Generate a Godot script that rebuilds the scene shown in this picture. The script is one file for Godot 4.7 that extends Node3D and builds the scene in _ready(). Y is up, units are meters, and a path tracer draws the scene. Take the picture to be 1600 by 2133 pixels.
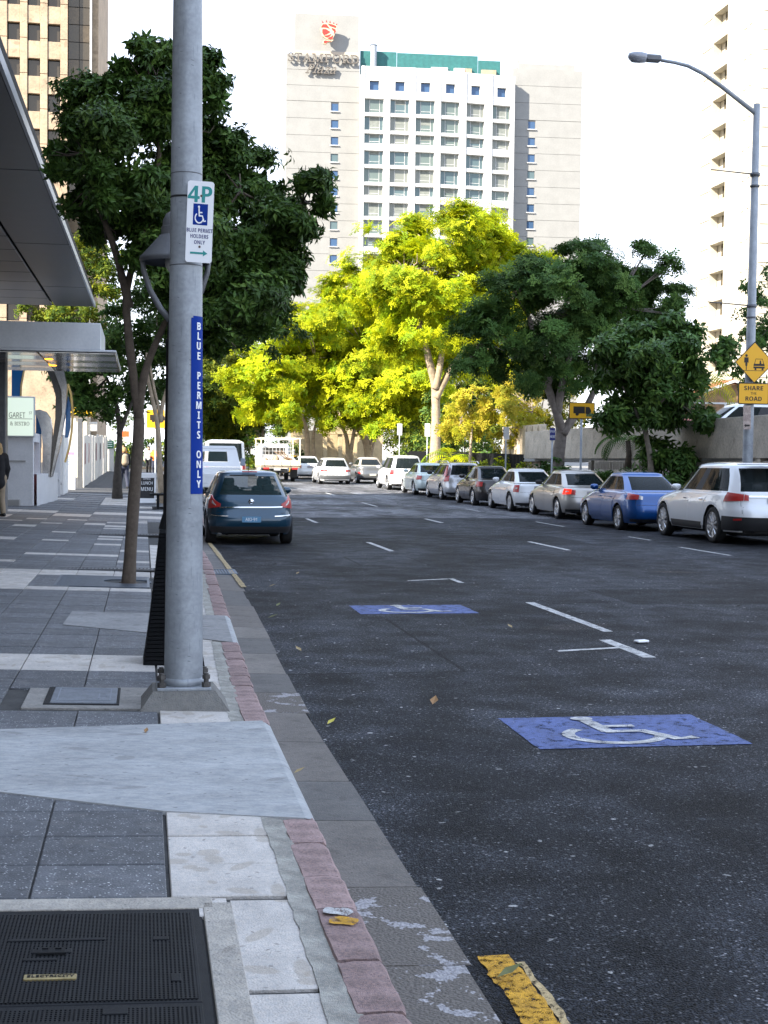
extends Node3D
# A street in the shade of office towers: parking bays, parked cars, sunlit trees and a hotel beyond.
# x to the right, y up, the street runs towards -z; d is the distance along the street (-z).
var rng := RandomNumberGenerator.new()
var taken := {}
var M := {}
var stage_t := 0

func stage(s): 
	var now := Time.get_ticks_msec()
	print(s, " ", now - stage_t, " ms"); stage_t = now

# ---------------------------------------------------------------- ground profile
func gy(d: float) -> float:
	var t := maxf(0.0, d - 34.0)
	return 0.0125 * t * t / (t + 14.0)
func kx(d: float) -> float: return 0.73 + 0.0225 * clampf(d - 9.0, 0.0, 12.0)     # face of the left kerb
func fp(x: float, d: float) -> float: return gy(d) + 0.115 + 0.03 * (kx(d) - x)    # left footpath, falling to the kerb

# ---------------------------------------------------------------- naming and nodes
func numbered(par: Node, base: String) -> String:
	var k := str(par.get_instance_id()) + base
	var n: int = taken.get(k, 0); taken[k] = n + 1
	return base if n == 0 else "%s_%03d" % [base, n]
func obj(called: String, shape, m, par: Node = self) -> MeshInstance3D:
	var o := MeshInstance3D.new()
	if shape is SurfaceTool:
		shape.generate_normals(); o.mesh = shape.commit()
	else: o.mesh = shape
	o.name = numbered(par, called); o.material_override = m
	par.add_child(o, true)
	return o
func base(called: String, at := Vector3.ZERO, turn := 0.0, par: Node = self) -> Node3D:
	var o := Node3D.new(); o.name = numbered(par, called); par.add_child(o, true)
	o.position = at; o.rotation.y = turn
	return o
func tag(o: Node, label: String, category := "", group := ""):
	o.set_meta("label", label)
	if category: o.set_meta("category", category)
	if group: o.set_meta("group", group)
	return o
func structure(o: Node, label := "", category := ""):
	o.set_meta("kind", "structure")
	if label: tag(o, label, category)
	return o

# ---------------------------------------------------------------- shapes
func S(smooth := false) -> SurfaceTool:
	var st := SurfaceTool.new(); st.begin(Mesh.PRIMITIVE_TRIANGLES); st.set_smooth_group(0 if smooth else -1); return st
func T3(st: SurfaceTool, a: Vector3, b: Vector3, c: Vector3):
	st.add_vertex(a); st.add_vertex(b); st.add_vertex(c)
func Q4(st: SurfaceTool, a: Vector3, b: Vector3, c: Vector3, d: Vector3):
	T3(st, a, b, c); T3(st, a, c, d)
func QO(st: SurfaceTool, a: Vector3, b: Vector3, c: Vector3, d: Vector3, ctr: Vector3):   # turned away from ctr
	var n := (a - c).cross(a - b)
	if n.dot((a + b + c + d) / 4.0 - ctr) < 0.0: Q4(st, a, d, c, b)
	else: Q4(st, a, b, c, d)
func TO(st: SurfaceTool, a: Vector3, b: Vector3, c: Vector3, ctr: Vector3):
	if (a - c).cross(a - b).dot((a + b + c) / 3.0 - ctr) < 0.0: T3(st, a, c, b)
	else: T3(st, a, b, c)
func QU(st: SurfaceTool, a: Vector3, b: Vector3, c: Vector3, d: Vector3):     # turned up, with metre uvs
	var p := [a, b, c, d]
	if (a - c).cross(a - b).y < 0.0: p = [a, d, c, b]
	for i in [0, 1, 2, 0, 2, 3]:
		var v: Vector3 = p[i]
		st.set_uv(Vector2(v.x, v.z)); st.set_uv2(Vector2(v.x / 16.0, v.z / 32.0)); st.add_vertex(v)
func cbox(st: SurfaceTool, c: Vector3, s: Vector3, b := 0.0, xf := Transform3D()):
	var h := s * 0.5
	var ctr := xf * c
	var P := func(x, y, z): return xf * (c + Vector3(x, y, z))
	if b <= 0.0:
		for k in 2:
			var q := -1.0 if k == 0 else 1.0
			QO(st, P.call(q * h.x, -h.y, -h.z), P.call(q * h.x, h.y, -h.z), P.call(q * h.x, h.y, h.z), P.call(q * h.x, -h.y, h.z), ctr)
			QO(st, P.call(-h.x, q * h.y, -h.z), P.call(h.x, q * h.y, -h.z), P.call(h.x, q * h.y, h.z), P.call(-h.x, q * h.y, h.z), ctr)
			QO(st, P.call(-h.x, -h.y, q * h.z), P.call(h.x, -h.y, q * h.z), P.call(h.x, h.y, q * h.z), P.call(-h.x, h.y, q * h.z), ctr)
		return
	var i := h - Vector3(b, b, b)
	for q in [-1.0, 1.0]:
		QO(st, P.call(q * h.x, -i.y, -i.z), P.call(q * h.x, i.y, -i.z), P.call(q * h.x, i.y, i.z), P.call(q * h.x, -i.y, i.z), ctr)
		QO(st, P.call(-i.x, q * h.y, -i.z), P.call(i.x, q * h.y, -i.z), P.call(i.x, q * h.y, i.z), P.call(-i.x, q * h.y, i.z), ctr)
		QO(st, P.call(-i.x, -i.y, q * h.z), P.call(i.x, -i.y, q * h.z), P.call(i.x, i.y, q * h.z), P.call(-i.x, i.y, q * h.z), ctr)
		for r in [-1.0, 1.0]:
			QO(st, P.call(q * h.x, r * i.y, -i.z), P.call(q * i.x, r * h.y, -i.z), P.call(q * i.x, r * h.y, i.z), P.call(q * h.x, r * i.y, i.z), ctr)
			QO(st, P.call(q * h.x, -i.y, r * i.z), P.call(q * i.x, -i.y, r * h.z), P.call(q * i.x, i.y, r * h.z), P.call(q * h.x, i.y, r * i.z), ctr)
			QO(st, P.call(-i.x, q * h.y, r * i.z), P.call(-i.x, q * i.y, r * h.z), P.call(i.x, q * i.y, r * h.z), P.call(i.x, q * h.y, r * i.z), ctr)
			for t in [-1.0, 1.0]:
				TO(st, P.call(q * h.x, r * i.y, t * i.z), P.call(q * i.x, r * h.y, t * i.z), P.call(q * i.x, r * i.y, t * h.z), ctr)
func boxm(s: Vector3, b := 0.0, c := Vector3.ZERO) -> ArrayMesh:
	var st := S(); cbox(st, c, s, b); st.generate_normals(); return st.commit()
func hexa(st: SurfaceTool, lo: Array, hi: Array):      # eight corners: four below, four above, same order
	var ctr := Vector3.ZERO
	for v in lo + hi: ctr += v / 8.0
	QO(st, lo[0], lo[1], lo[2], lo[3], ctr); QO(st, hi[0], hi[1], hi[2], hi[3], ctr)
	for k in 4: QO(st, lo[k], lo[(k + 1) % 4], hi[(k + 1) % 4], hi[k], ctr)
func lathe(st: SurfaceTool, prof: Array, n := 16, xf := Transform3D()):     # prof: Vector2(radius, y), upwards
	for i in prof.size() - 1:
		var a: Vector2 = prof[i]; var b: Vector2 = prof[i + 1]
		for k in n:
			var u := TAU * k / n; var v := TAU * (k + 1) / n
			var p0 := xf * Vector3(a.x * cos(u), a.y, a.x * sin(u)); var p1 := xf * Vector3(a.x * cos(v), a.y, a.x * sin(v))
			var p2 := xf * Vector3(b.x * cos(v), b.y, b.x * sin(v)); var p3 := xf * Vector3(b.x * cos(u), b.y, b.x * sin(u))
			if a.x > 1e-5: T3(st, p0, p1, p2)
			if b.x > 1e-5: T3(st, p0, p2, p3)
func tube(st: SurfaceTool, pts: Array, rad: Array, n := 8, cap := true):
	var rings := []
	var up := Vector3(0.13, 0.2, 1.0).normalized()
	for i in pts.size():
		var t: Vector3 = (pts[mini(i + 1, pts.size() - 1)] - pts[maxi(i - 1, 0)]).normalized()
		var s := t.cross(up)
		if s.length() < 0.1: s = t.cross(Vector3.RIGHT)
		s = s.normalized(); var w := s.cross(t)
		var ring := []
		for k in n:
			var a := TAU * k / n
			ring.append(pts[i] + (s * cos(a) + w * sin(a)) * rad[i])
		rings.append(ring)
	for i in pts.size() - 1:
		for k in n:
			var m := (k + 1) % n
			QO(st, rings[i][k], rings[i][m], rings[i + 1][m], rings[i + 1][k], (pts[i] + pts[i + 1]) * 0.5)
	if cap:
		for e in [0, pts.size() - 1]:
			var inner: Vector3 = pts[1] if e == 0 else pts[e - 1]
			for k in n: TO(st, pts[e], rings[e][k], rings[e][(k + 1) % n], inner)
func prism(st: SurfaceTool, poly: PackedVector2Array, depth: float, xf := Transform3D()):   # an outline in x, y given thickness in z, from 0 to depth
	var p := poly
	if Geometry2D.is_polygon_clockwise(p): p.reverse()
	var tri := Geometry2D.triangulate_polygon(p)
	for i in range(0, tri.size(), 3):
		var a := p[tri[i]]; var b := p[tri[i + 1]]; var c := p[tri[i + 2]]
		if (b - a).cross(c - a) > 0.0: var t := b; b = c; c = t
		T3(st, xf * Vector3(a.x, a.y, depth), xf * Vector3(b.x, b.y, depth), xf * Vector3(c.x, c.y, depth))
		T3(st, xf * Vector3(a.x, a.y, 0), xf * Vector3(c.x, c.y, 0), xf * Vector3(b.x, b.y, 0))
	for i in p.size():
		var a := p[i]; var b := p[(i + 1) % p.size()]
		Q4(st, xf * Vector3(a.x, a.y, 0), xf * Vector3(a.x, a.y, depth), xf * Vector3(b.x, b.y, depth), xf * Vector3(b.x, b.y, 0))
func rrect(w: float, h: float, r: float, n := 4) -> PackedVector2Array:
	var p := PackedVector2Array()
	for q in 4:
		var c: Vector2 = [Vector2(w / 2 - r, h / 2 - r), Vector2(-w / 2 + r, h / 2 - r), Vector2(-w / 2 + r, -h / 2 + r), Vector2(w / 2 - r, -h / 2 + r)][q]
		for k in n + 1:
			var a := PI / 2 * (q + float(k) / n)
			p.append(c + Vector2(cos(a), sin(a)) * r)
	return p
func stroke(pts: Array, w: float) -> PackedVector2Array:      # a band of width w along an open line
	var l := PackedVector2Array(); var r := PackedVector2Array()
	for i in pts.size():
		var a: Vector2 = pts[maxi(i - 1, 0)]; var b: Vector2 = pts[mini(i + 1, pts.size() - 1)]
		var n := (b - a).normalized().orthogonal() * w * 0.5
		l.append(pts[i] + n); r.append(pts[i] - n)
	r.reverse(); l.append_array(r)
	return l
func arc(c: Vector2, r: float, a0: float, a1: float, n := 12, ry := -1.0) -> Array:
	var o := []
	for k in n + 1:
		var a := deg_to_rad(lerpf(a0, a1, float(k) / n)); o.append(c + Vector2(cos(a) * r, sin(a) * (r if ry < 0 else ry)))
	return o
func lettering(s: String, h: float, m, par: Node, at: Vector3, b := Basis(), wide := 1.0, serif := 0, bold := false, depth := 0.004, align := 0) -> MeshInstance3D:   # h: height of a capital
	var f := SystemFont.new(); f.font_names = PackedStringArray([["Droid Sans", "Droid Serif", "Droid Sans Mono"][serif]])
	if bold: f.font_weight = 700
	var t := TextMesh.new(); t.font = f; t.text = s; t.font_size = 64; t.pixel_size = h / (64.0 * 0.714); t.depth = depth; t.curve_step = 3.0
	t.horizontal_alignment = [HORIZONTAL_ALIGNMENT_CENTER, HORIZONTAL_ALIGNMENT_LEFT, HORIZONTAL_ALIGNMENT_RIGHT][align]
	var o := obj("lettering", t, m, par)
	o.transform = Transform3D(b * Basis.from_scale(Vector3(wide, 1, 1)), at)
	return o

# ---------------------------------------------------------------- materials
func mat(c: Color, rough := 0.8, metal := 0.0, tex: Texture2D = null, scale := 1.0, nrm: Texture2D = null, nscale := 1.0) -> StandardMaterial3D:
	var m := StandardMaterial3D.new()
	m.albedo_color = c.linear_to_srgb(); m.roughness = rough; m.metallic = metal
	if tex or nrm:
		m.uv1_triplanar = true; m.uv1_world_triplanar = true; m.uv1_scale = Vector3.ONE * scale
	if tex: m.albedo_texture = tex
	if nrm: m.normal_enabled = true; m.normal_texture = nrm; m.normal_scale = nscale
	return m
func L(r: float, g: float, b: float) -> Color: return Color(r, g, b)
func noise_bytes(n: int, freq: float, oct: int, sd: int) -> PackedByteArray:
	var f := FastNoiseLite.new(); f.seed = sd; f.frequency = freq; f.fractal_octaves = oct
	f.noise_type = FastNoiseLite.TYPE_SIMPLEX_SMOOTH
	var im := f.get_seamless_image(n, n); im.convert(Image.FORMAT_L8)
	return im.get_data()
# a tileable grey texture that multiplies a colour: coarse and fine noise round 1, in linear steps, and grains
func tint_image(n: int, coarse: float, fine: float, grain: float, sd: int, warm := 0.0) -> Image:
	var a := noise_bytes(n, 3.0 / n, 4, sd); var b := noise_bytes(n, 24.0 / n, 3, sd + 7)
	var r := RandomNumberGenerator.new(); r.seed = sd
	var out := PackedByteArray(); out.resize(n * n * 3)
	for i in n * n:
		var v := 0.86 + coarse * (a[i] / 127.5 - 1.0) + fine * (b[i] / 127.5 - 1.0) + grain * (r.randf() - 0.5)
		var w := warm * (b[i] / 127.5 - 1.0)
		out[i * 3] = int(clampf((v + w) * 255.0, 0, 255)); out[i * 3 + 1] = int(clampf(v * 255.0, 0, 255)); out[i * 3 + 2] = int(clampf((v - w) * 255.0, 0, 255))
	return Image.create_from_data(n, n, false, Image.FORMAT_RGB8, out)
func texof(im: Image) -> ImageTexture: return ImageTexture.create_from_image(im)
func bump_of(n: int, freq: float, oct: int, sd: int, strength: float) -> ImageTexture:
	var f := FastNoiseLite.new(); f.seed = sd; f.frequency = freq; f.fractal_octaves = oct
	var im := f.get_seamless_image(n, n); im.convert(Image.FORMAT_RGBA8); im.bump_map_to_normal_map(strength)
	return texof(im)
func dot_on(im: Image, x: float, y: float, rx: float, ry: float, turn: float, c: Color, a := 1.0):
	var n := im.get_width(); var R := int(ceil(maxf(rx, ry))); var cs := cos(turn); var sn := sin(turn)
	for j in range(-R, R + 1):
		for i in range(-R, R + 1):
			var u := (i * cs + j * sn) / rx; var v := (-i * sn + j * cs) / ry
			var q := u * u + v * v
			if q <= 1.0:
				var px := posmod(int(x) + i, n); var py := posmod(int(y) + j, im.get_height())
				im.set_pixel(px, py, im.get_pixel(px, py).lerp(c, a * minf(1.0, (1.0 - q) * 2.5)))
func make_materials():
	rng.seed = 11
	var plain := texof(tint_image(256, 0.07, 0.05, 0.05, 3, 0.01))
	var rough_t := texof(tint_image(256, 0.12, 0.10, 0.12, 5, 0.02))
	var soft_n := bump_of(256, 0.05, 4, 9, 2.0)
	var grit_n := bump_of(512, 0.16, 4, 19, 5.0)
	var faint := texof(tint_image(256, 0.025, 0.02, 0.03, 4, 0.004))
	M.plain_tex = plain; M.rough_tex = rough_t; M.soft_n = soft_n; M.grit_n = grit_n
	# asphalt: dark binder, pale and dark chips; larger wear on the second uv
	var n := 1024
	var a := noise_bytes(n, 0.006, 4, 21); var b := noise_bytes(n, 0.09, 2, 22); var c := noise_bytes(n, 0.25, 2, 23)
	var out := PackedByteArray(); out.resize(n * n * 3)
	for i in n * n:
		var v := 0.235 + 0.05 * (a[i] / 127.5 - 1.0) + 0.10 * (b[i] / 127.5 - 1.0) + 0.20 * (c[i] / 127.5 - 1.0) + 0.12 * (rng.randf() - 0.5)
		out[i * 3] = int(clampf(v * 250.0, 8, 255)); out[i * 3 + 1] = int(clampf(v * 255.0, 8, 255)); out[i * 3 + 2] = int(clampf(v * 272.0, 8, 255))
	var im := Image.create_from_data(n, n, false, Image.FORMAT_RGB8, out)
	for k in 9000:
		var g := rng.randf_range(0.5, 1.0)
		dot_on(im, rng.randf() * n, rng.randf() * n, rng.randf_range(1.1, 2.8), rng.randf_range(1.0, 1.8), rng.randf() * PI, Color(g, g * 0.98, g * 0.97), rng.randf_range(0.3, 0.85))
	for k in 46: dot_on(im, rng.randf() * n, rng.randf() * n, rng.randf_range(3, 7), rng.randf_range(2, 4), rng.randf() * PI, Color(0.95, 0.93, 0.9), 0.9)
	var asphalt_tex := texof(im)
	var w := Image.create(1024, 2048, false, Image.FORMAT_RGB8)
	var wa := noise_bytes(1024, 0.004, 5, 31); var wb := noise_bytes(1024, 0.02, 4, 32)
	for j in 2048:
		for i in 1024:
			var q := ((j / 2) * 1024 + i)
			var v := 0.80 + 0.32 * (wa[q] / 127.5 - 1.0) + 0.26 * (wb[(j % 1024) * 1024 + i] / 127.5 - 1.0)
			v = clampf(v, 0.45, 1.0)
			w.set_pixel(i, j, Color(v * 1.01, v, v * 0.99))
	for k in 60: dot_on(w, rng.randf() * 1024, rng.randf() * 2048, rng.randf_range(8, 40), rng.randf_range(6, 24), rng.randf() * PI, Color(0.48, 0.48, 0.50), 0.5)
	for k in 16: dot_on(w, rng.randf() * 1024, rng.randf() * 2048, rng.randf_range(20, 60), rng.randf_range(8, 30), rng.randf() * PI, Color(1, 0.97, 0.93), 0.35)
	for k in 16: dot_on(w, rng.randf() * 1024, rng.randf() * 2048, rng.randf_range(12, 34), rng.randf_range(8, 20), rng.randf() * PI, Color(1.0, 0.88, 0.78), 0.5)
	for k in 420: dot_on(w, rng.randf() * 1024, rng.randf() * 2048, rng.randf_range(0.9, 2.4), rng.randf_range(0.8, 1.5), 0.0, Color(1, 1, 1), 0.9)
	for k in 7:     # older repairs: rectangles of another mix, sealed round the edge
		var x0 := rng.randi() % 800; var y0 := rng.randi() % 1800; var ww := rng.randi_range(60, 200); var hh := rng.randi_range(60, 240); var f := rng.randf_range(0.72, 1.15)
		for j in hh:
			for i in ww:
				var e: bool = i < 2 or j < 2 or i > ww - 3 or j > hh - 3
				var pc := w.get_pixel(x0 + i, y0 + j) * (0.62 if e else f); pc.a = 1.0; w.set_pixel(x0 + i, y0 + j, pc)
	for k in 18:     # cracks
		var p := Vector2(rng.randf() * 1024, rng.randf() * 2048); var dir := rng.randf_range(-0.5, 0.5) + (PI / 2 if k % 3 else 0.0)
		for s in rng.randi_range(120, 420):
			dir += rng.randf_range(-0.22, 0.22); p += Vector2(cos(dir), sin(dir))
			dot_on(w, posmod(int(p.x), 1024), posmod(int(p.y), 2048), 1.1, 1.1, 0.0, Color(0.3, 0.3, 0.3), 0.8)
	var as_m := StandardMaterial3D.new()
	as_m.albedo_texture = asphalt_tex; as_m.albedo_color = L(0.88, 0.93, 1.0).linear_to_srgb(); as_m.roughness = 0.68; as_m.metallic_specular = 0.22
	as_m.uv1_scale = Vector3(0.30, 0.30, 0.30); as_m.detail_enabled = true; as_m.detail_albedo = texof(w); as_m.detail_blend_mode = BaseMaterial3D.BLEND_MODE_MUL; as_m.detail_uv_layer = BaseMaterial3D.DETAIL_UV_2
	as_m.normal_enabled = true; as_m.normal_texture = bump_of(1024, 0.32, 3, 29, 6.0); as_m.normal_scale = 0.8
	M.asphalt = as_m
	M.asphalt_old_lit = as_m.duplicate(); M.asphalt_old_lit.albedo_color = Color.WHITE; im.adjust_bcs(1.85, 1.0, 0.9); M.asphalt_old_lit.albedo_texture = texof(im)  # older mix beyond the seam, brightened further to stand in for sunlight
	# footpath slabs: dark with pale chips; cream with fine dark grains
	var dk := Image.create(512, 512, false, Image.FORMAT_RGB8)
	var da := noise_bytes(512, 0.012, 4, 41); var db := noise_bytes(512, 0.2, 2, 42)
	for j in 512:
		for i in 512:
			var v := 0.335 + 0.05 * (da[j * 512 + i] / 127.5 - 1.0) + 0.06 * (db[j * 512 + i] / 127.5 - 1.0) + 0.05 * (rng.randf() - 0.5)
			dk.set_pixel(i, j, Color(v * 0.97, v * 0.99, v * 1.03))
	for k in 1500:
		var g := rng.randf_range(0.55, 0.98)
		dot_on(dk, rng.randf() * 512, rng.randf() * 512, rng.randf_range(1.0, 3.4), rng.randf_range(0.8, 1.9), rng.randf() * PI, Color(g, g, g), rng.randf_range(0.6, 1.0))
	for k in 26: dot_on(dk, rng.randf() * 512, rng.randf() * 512, rng.randf_range(4, 11), rng.randf_range(3, 8), rng.randf() * PI, Color(0.17, 0.17, 0.18), rng.randf_range(0.3, 0.7))
	for k in 14: dot_on(dk, rng.randf() * 512, rng.randf() * 512, rng.randf_range(14, 40), rng.randf_range(8, 24), rng.randf() * PI, Color(0.46, 0.45, 0.44), 0.3)
	var dark_t := texof(dk)
	M.slab_dark = []
	for f in [0.86, 1.0, 1.15]: M.slab_dark.append(mat(L(f, f, f), 0.62, 0.0, dark_t, 1.05, grit_n, 0.25))
	var cr := tint_image(512, 0.05, 0.05, 0.10, 44, 0.012)
	for k in 2600:
		var g := rng.randf_range(0.45, 0.72)
		dot_on(cr, rng.randf() * 512, rng.randf() * 512, rng.randf_range(0.8, 2.0), rng.randf_range(0.7, 1.2), rng.randf() * PI, Color(g, g * 0.97, g * 0.93), 0.6)
	for k in 34: dot_on(cr, rng.randf() * 512, rng.randf() * 512, rng.randf_range(3, 9), rng.randf_range(3, 7), rng.randf() * PI, Color(0.42, 0.41, 0.40), rng.randf_range(0.25, 0.65))
	for k in 16: dot_on(cr, rng.randf() * 512, rng.randf() * 512, rng.randf_range(18, 60), rng.randf_range(8, 30), rng.randf() * PI, Color(0.66, 0.62, 0.56), 0.35)
	var cream_t := texof(cr)
	M.slab_cream = []
	for f in [0.64, 0.70, 0.76]: M.slab_cream.append(mat(L(f, f * 0.93, f * 0.85), 0.75, 0.0, cream_t, 1.3, grit_n, 0.3))
	M.bedding = mat(L(0.07, 0.068, 0.065), 0.95, 0.0, rough_t, 1.5)
	var cc := tint_image(512, 0.08, 0.07, 0.07, 46, 0.012)
	for k in 110: dot_on(cc, rng.randf() * 512, rng.randf() * 512, rng.randf_range(1, 3.2), rng.randf_range(1, 2), 0.0, Color(0.25, 0.25, 0.25), 0.7)
	for k in 12: dot_on(cc, rng.randf() * 512, rng.randf() * 512, rng.randf_range(8, 26), rng.randf_range(4, 14), rng.randf() * PI, Color(0.62, 0.61, 0.60), 0.4)
	for k in 30: dot_on(cc, rng.randf() * 512, rng.randf() * 512, rng.randf_range(20, 70), rng.randf_range(6, 22), rng.randf() * 0.5, Color(0.97, 0.97, 0.97), 0.25)
	var conc_t := texof(cc)
	M.conc_tex = conc_t
	M.concrete = mat(L(0.47, 0.48, 0.48), 0.85, 0.0, conc_t, 0.7, grit_n, 0.12); M.concrete.uv1_scale = Vector3(0.42, 0.8, 0.8)
	M.mortar = mat(L(0.44, 0.42, 0.37), 0.92, 0.0, rough_t, 2.2, grit_n, 0.9)
	var gs := Image.create(512, 512, false, Image.FORMAT_RGB8)      # old concrete with crusts of dried cement
	var ga := noise_bytes(512, 0.012, 5, 81); var gb := noise_bytes(512, 0.10, 3, 82)
	for j in 512:
		for i in 512:
			var q := j * 512 + i; var v := 0.80 + 0.10 * (gb[q] / 127.5 - 1.0) + 0.08 * (rng.randf() - 0.5)
			if ga[q] + 0.25 * gb[q] > 207.0: v = 1.25 + 0.2 * (gb[q] / 127.5 - 1.0)
			gs.set_pixel(i, j, Color(v * 0.53, v * 0.50 + (0.03 if v > 1.1 else 0.0), v * 0.47 + (0.08 if v > 1.1 else 0.0)))
	var crust_t := texof(gs)
	M.gutter = [mat(L(0.19, 0.168, 0.148), 0.8, 0.0, conc_t, 0.9, grit_n, 0.3), mat(L(0.24, 0.215, 0.19), 0.8, 0.0, conc_t, 0.8, grit_n, 0.3), mat(L(0.155, 0.145, 0.135), 0.8, 0.0, conc_t, 1.0, grit_n, 0.3)]
	M.gutter_crust = mat(L(0.80, 0.79, 0.78), 0.8, 0.0, crust_t, 0.75, grit_n, 0.6)
	var pk := tint_image(256, 0.12, 0.12, 0.10, 48, 0.03)
	for k in 240: dot_on(pk, rng.randf() * 256, rng.randf() * 256, rng.randf_range(0.8, 3.0), rng.randf_range(0.7, 1.8), rng.randf() * PI, Color(0.42, 0.36, 0.36), 0.6)
	var pink_t := texof(pk)
	M.pink = []
	for f in [0.88, 1.0, 1.1]: M.pink.append(mat(L(0.43 * f, 0.30 * f, 0.28 * f), 0.85, 0.0, pink_t, 2.6, grit_n, 1.1))
	# metals
	var gal := tint_image(512, 0.10, 0.06, 0.05, 51, 0.0)
	for k in 60: dot_on(gal, rng.randf() * 512, rng.randf() * 512, rng.randf_range(1.0, 2.2), rng.randf_range(6, 30), 0.0, Color(0.55, 0.56, 0.58), 0.35)
	for k in 24: dot_on(gal, rng.randf() * 512, rng.randf() * 512, rng.randf_range(2, 7), rng.randf_range(1, 2), 0.2, Color(0.30, 0.31, 0.33), 0.5)
	M.galv = mat(L(0.44, 0.47, 0.50), 0.5, 0.2, texof(gal), 1.1, soft_n, 0.15)
	M.iron = mat(L(0.016, 0.017, 0.019), 0.6, 0.0, rough_t, 3.0, grit_n, 0.4); M.iron.metallic_specular = 0.3
	M.dark_paint = mat(L(0.016, 0.017, 0.019), 0.7, 0.0, plain, 1.0); M.dark_paint.metallic_specular = 0.3
	M.grey_paint = mat(L(0.17, 0.175, 0.185), 0.45, 0.2, plain, 1.0)
	M.steel = mat(L(0.45, 0.46, 0.48), 0.28, 0.9, plain, 1.0)
	M.chrome = mat(L(0.75, 0.76, 0.78), 0.1, 1.0)
	M.brass = mat(L(0.45, 0.36, 0.17), 0.4, 0.7, rough_t, 8.0)
	M.white = mat(L(0.78, 0.78, 0.78), 0.5, 0.0, plain, 0.4)
	M.black = mat(L(0.012, 0.012, 0.013), 0.6)
	M.rubber = mat(L(0.018, 0.018, 0.019), 0.85, 0.0, rough_t, 4.0)
	# paint on the road: worn to the chips below
	var worn := tint_image(512, 0.10, 0.10, 0.12, 61, 0.0)
	for k in 900: dot_on(worn, rng.randf() * 512, rng.randf() * 512, rng.randf_range(0.8, 3.0), rng.randf_range(0.7, 2.0), rng.randf() * PI, Color(0.35, 0.35, 0.37), 0.7)
	worn.convert(Image.FORMAT_RGBA8)
	var wn := noise_bytes(512, 0.018, 5, 63); var wf := noise_bytes(512, 0.22, 2, 64)
	var worn2: Image = worn.duplicate()
	for j in 512:
		for i in 512:
			var q := j * 512 + i; var h := wn[q] * 0.55 + wf[q] * 0.45 + rng.randf() * 30.0
			if h > 184.0: var c0 := worn.get_pixel(i, j); c0.a = 0.0; worn.set_pixel(i, j, c0)
			if h > 168.0: var c1 := worn2.get_pixel(i, j); c1.a = 0.0; worn2.set_pixel(i, j, c1)
	var worn_t := texof(worn); var worn2_t := texof(worn2)
	M.road_white = mat(L(0.72, 0.71, 0.69), 0.75, 0.0, worn_t, 1.1, grit_n, 0.5)
	M.road_blue = mat(L(0.10, 0.155, 0.40), 0.72, 0.0, worn_t, 1.1, grit_n, 0.5)
	M.road_yellow = mat(L(0.82, 0.42, 0.012), 0.72, 0.0, worn2_t, 2.1, grit_n, 0.6)
	M.road_pale_yellow = mat(L(0.70, 0.52, 0.26), 0.75, 0.0, worn2_t, 2.9, grit_n, 0.6)
	for k in ["road_white", "road_blue", "road_yellow", "road_pale_yellow"]: M[k].transparency = BaseMaterial3D.TRANSPARENCY_ALPHA_SCISSOR; M[k].alpha_scissor_threshold = 0.5
	M.sign_white = mat(L(0.88, 0.88, 0.88), 0.4)
	M.sign_green = mat(L(0.0, 0.27, 0.25), 0.45)
	M.sign_blue = mat(L(0.004, 0.035, 0.26), 0.6); M.sign_blue.metallic_specular = 0.25
	M.sign_navy = mat(L(0.025, 0.03, 0.16), 0.45)
	M.sign_yellow = mat(L(0.86, 0.44, 0.012), 0.5)
	M.print_black = mat(L(0.02, 0.015, 0.012), 0.6)
	# walls
	M.hotel_beige = mat(L(0.365, 0.36, 0.345), 0.8, 0.0, faint, 0.12)
	M.hotel_white = mat(L(0.78, 0.775, 0.765), 0.7, 0.0, faint, 0.12)
	M.tower_tan = mat(L(0.52, 0.39, 0.265), 0.85, 0.0, conc_t, 0.16)
	M.apart = mat(L(0.66, 0.60, 0.48), 0.75, 0.0, faint, 0.15)
	M.retaining = mat(L(0.60, 0.53, 0.43), 0.9, 0.0, conc_t, 0.35, grit_n, 0.3)
	M.block = mat(L(0.55, 0.50, 0.43), 0.9, 0.0, rough_t, 1.2, grit_n, 0.4)
	M.white_wall = mat(L(0.84, 0.84, 0.85), 0.6, 0.0, faint, 0.5)
	M.hoarding = mat(L(0.80, 0.77, 0.72), 0.6, 0.0, faint, 0.5)
	M.soffit = mat(L(0.030, 0.033, 0.042), 0.35, 0.1, plain, 0.6)
	M.canopy_white = mat(L(0.80, 0.82, 0.84), 0.35, 0.1, faint, 0.5)
	M.tint_glass = mat(L(0.05, 0.045, 0.035), 0.06, 0.3)
	M.tower_glass = mat(L(0.075, 0.062, 0.045), 0.08, 0.35)
	M.hotel_glass = [mat(L(0.10, 0.145, 0.15), 0.08, 0.25), mat(L(0.13, 0.165, 0.15), 0.1, 0.2), mat(L(0.19, 0.20, 0.175), 0.15, 0.1), mat(L(0.05, 0.10, 0.19), 0.08, 0.25)]
	M.bark = mat(L(0.15, 0.115, 0.085), 0.95, 0.0, rough_t, 3.0, grit_n, 1.2)
	M.bark_pale = mat(L(0.46, 0.36, 0.25), 0.9, 0.0, rough_t, 1.5, soft_n, 0.6)
	M.bark_dark = mat(L(0.09, 0.075, 0.06), 0.95, 0.0, rough_t, 2.0, grit_n, 1.0)
	M.wood = mat(L(0.34, 0.20, 0.10), 0.8, 0.0, rough_t, 1.0)
	M.roof_tile = mat(L(0.42, 0.15, 0.075), 0.85, 0.0, rough_t, 2.0)
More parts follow.
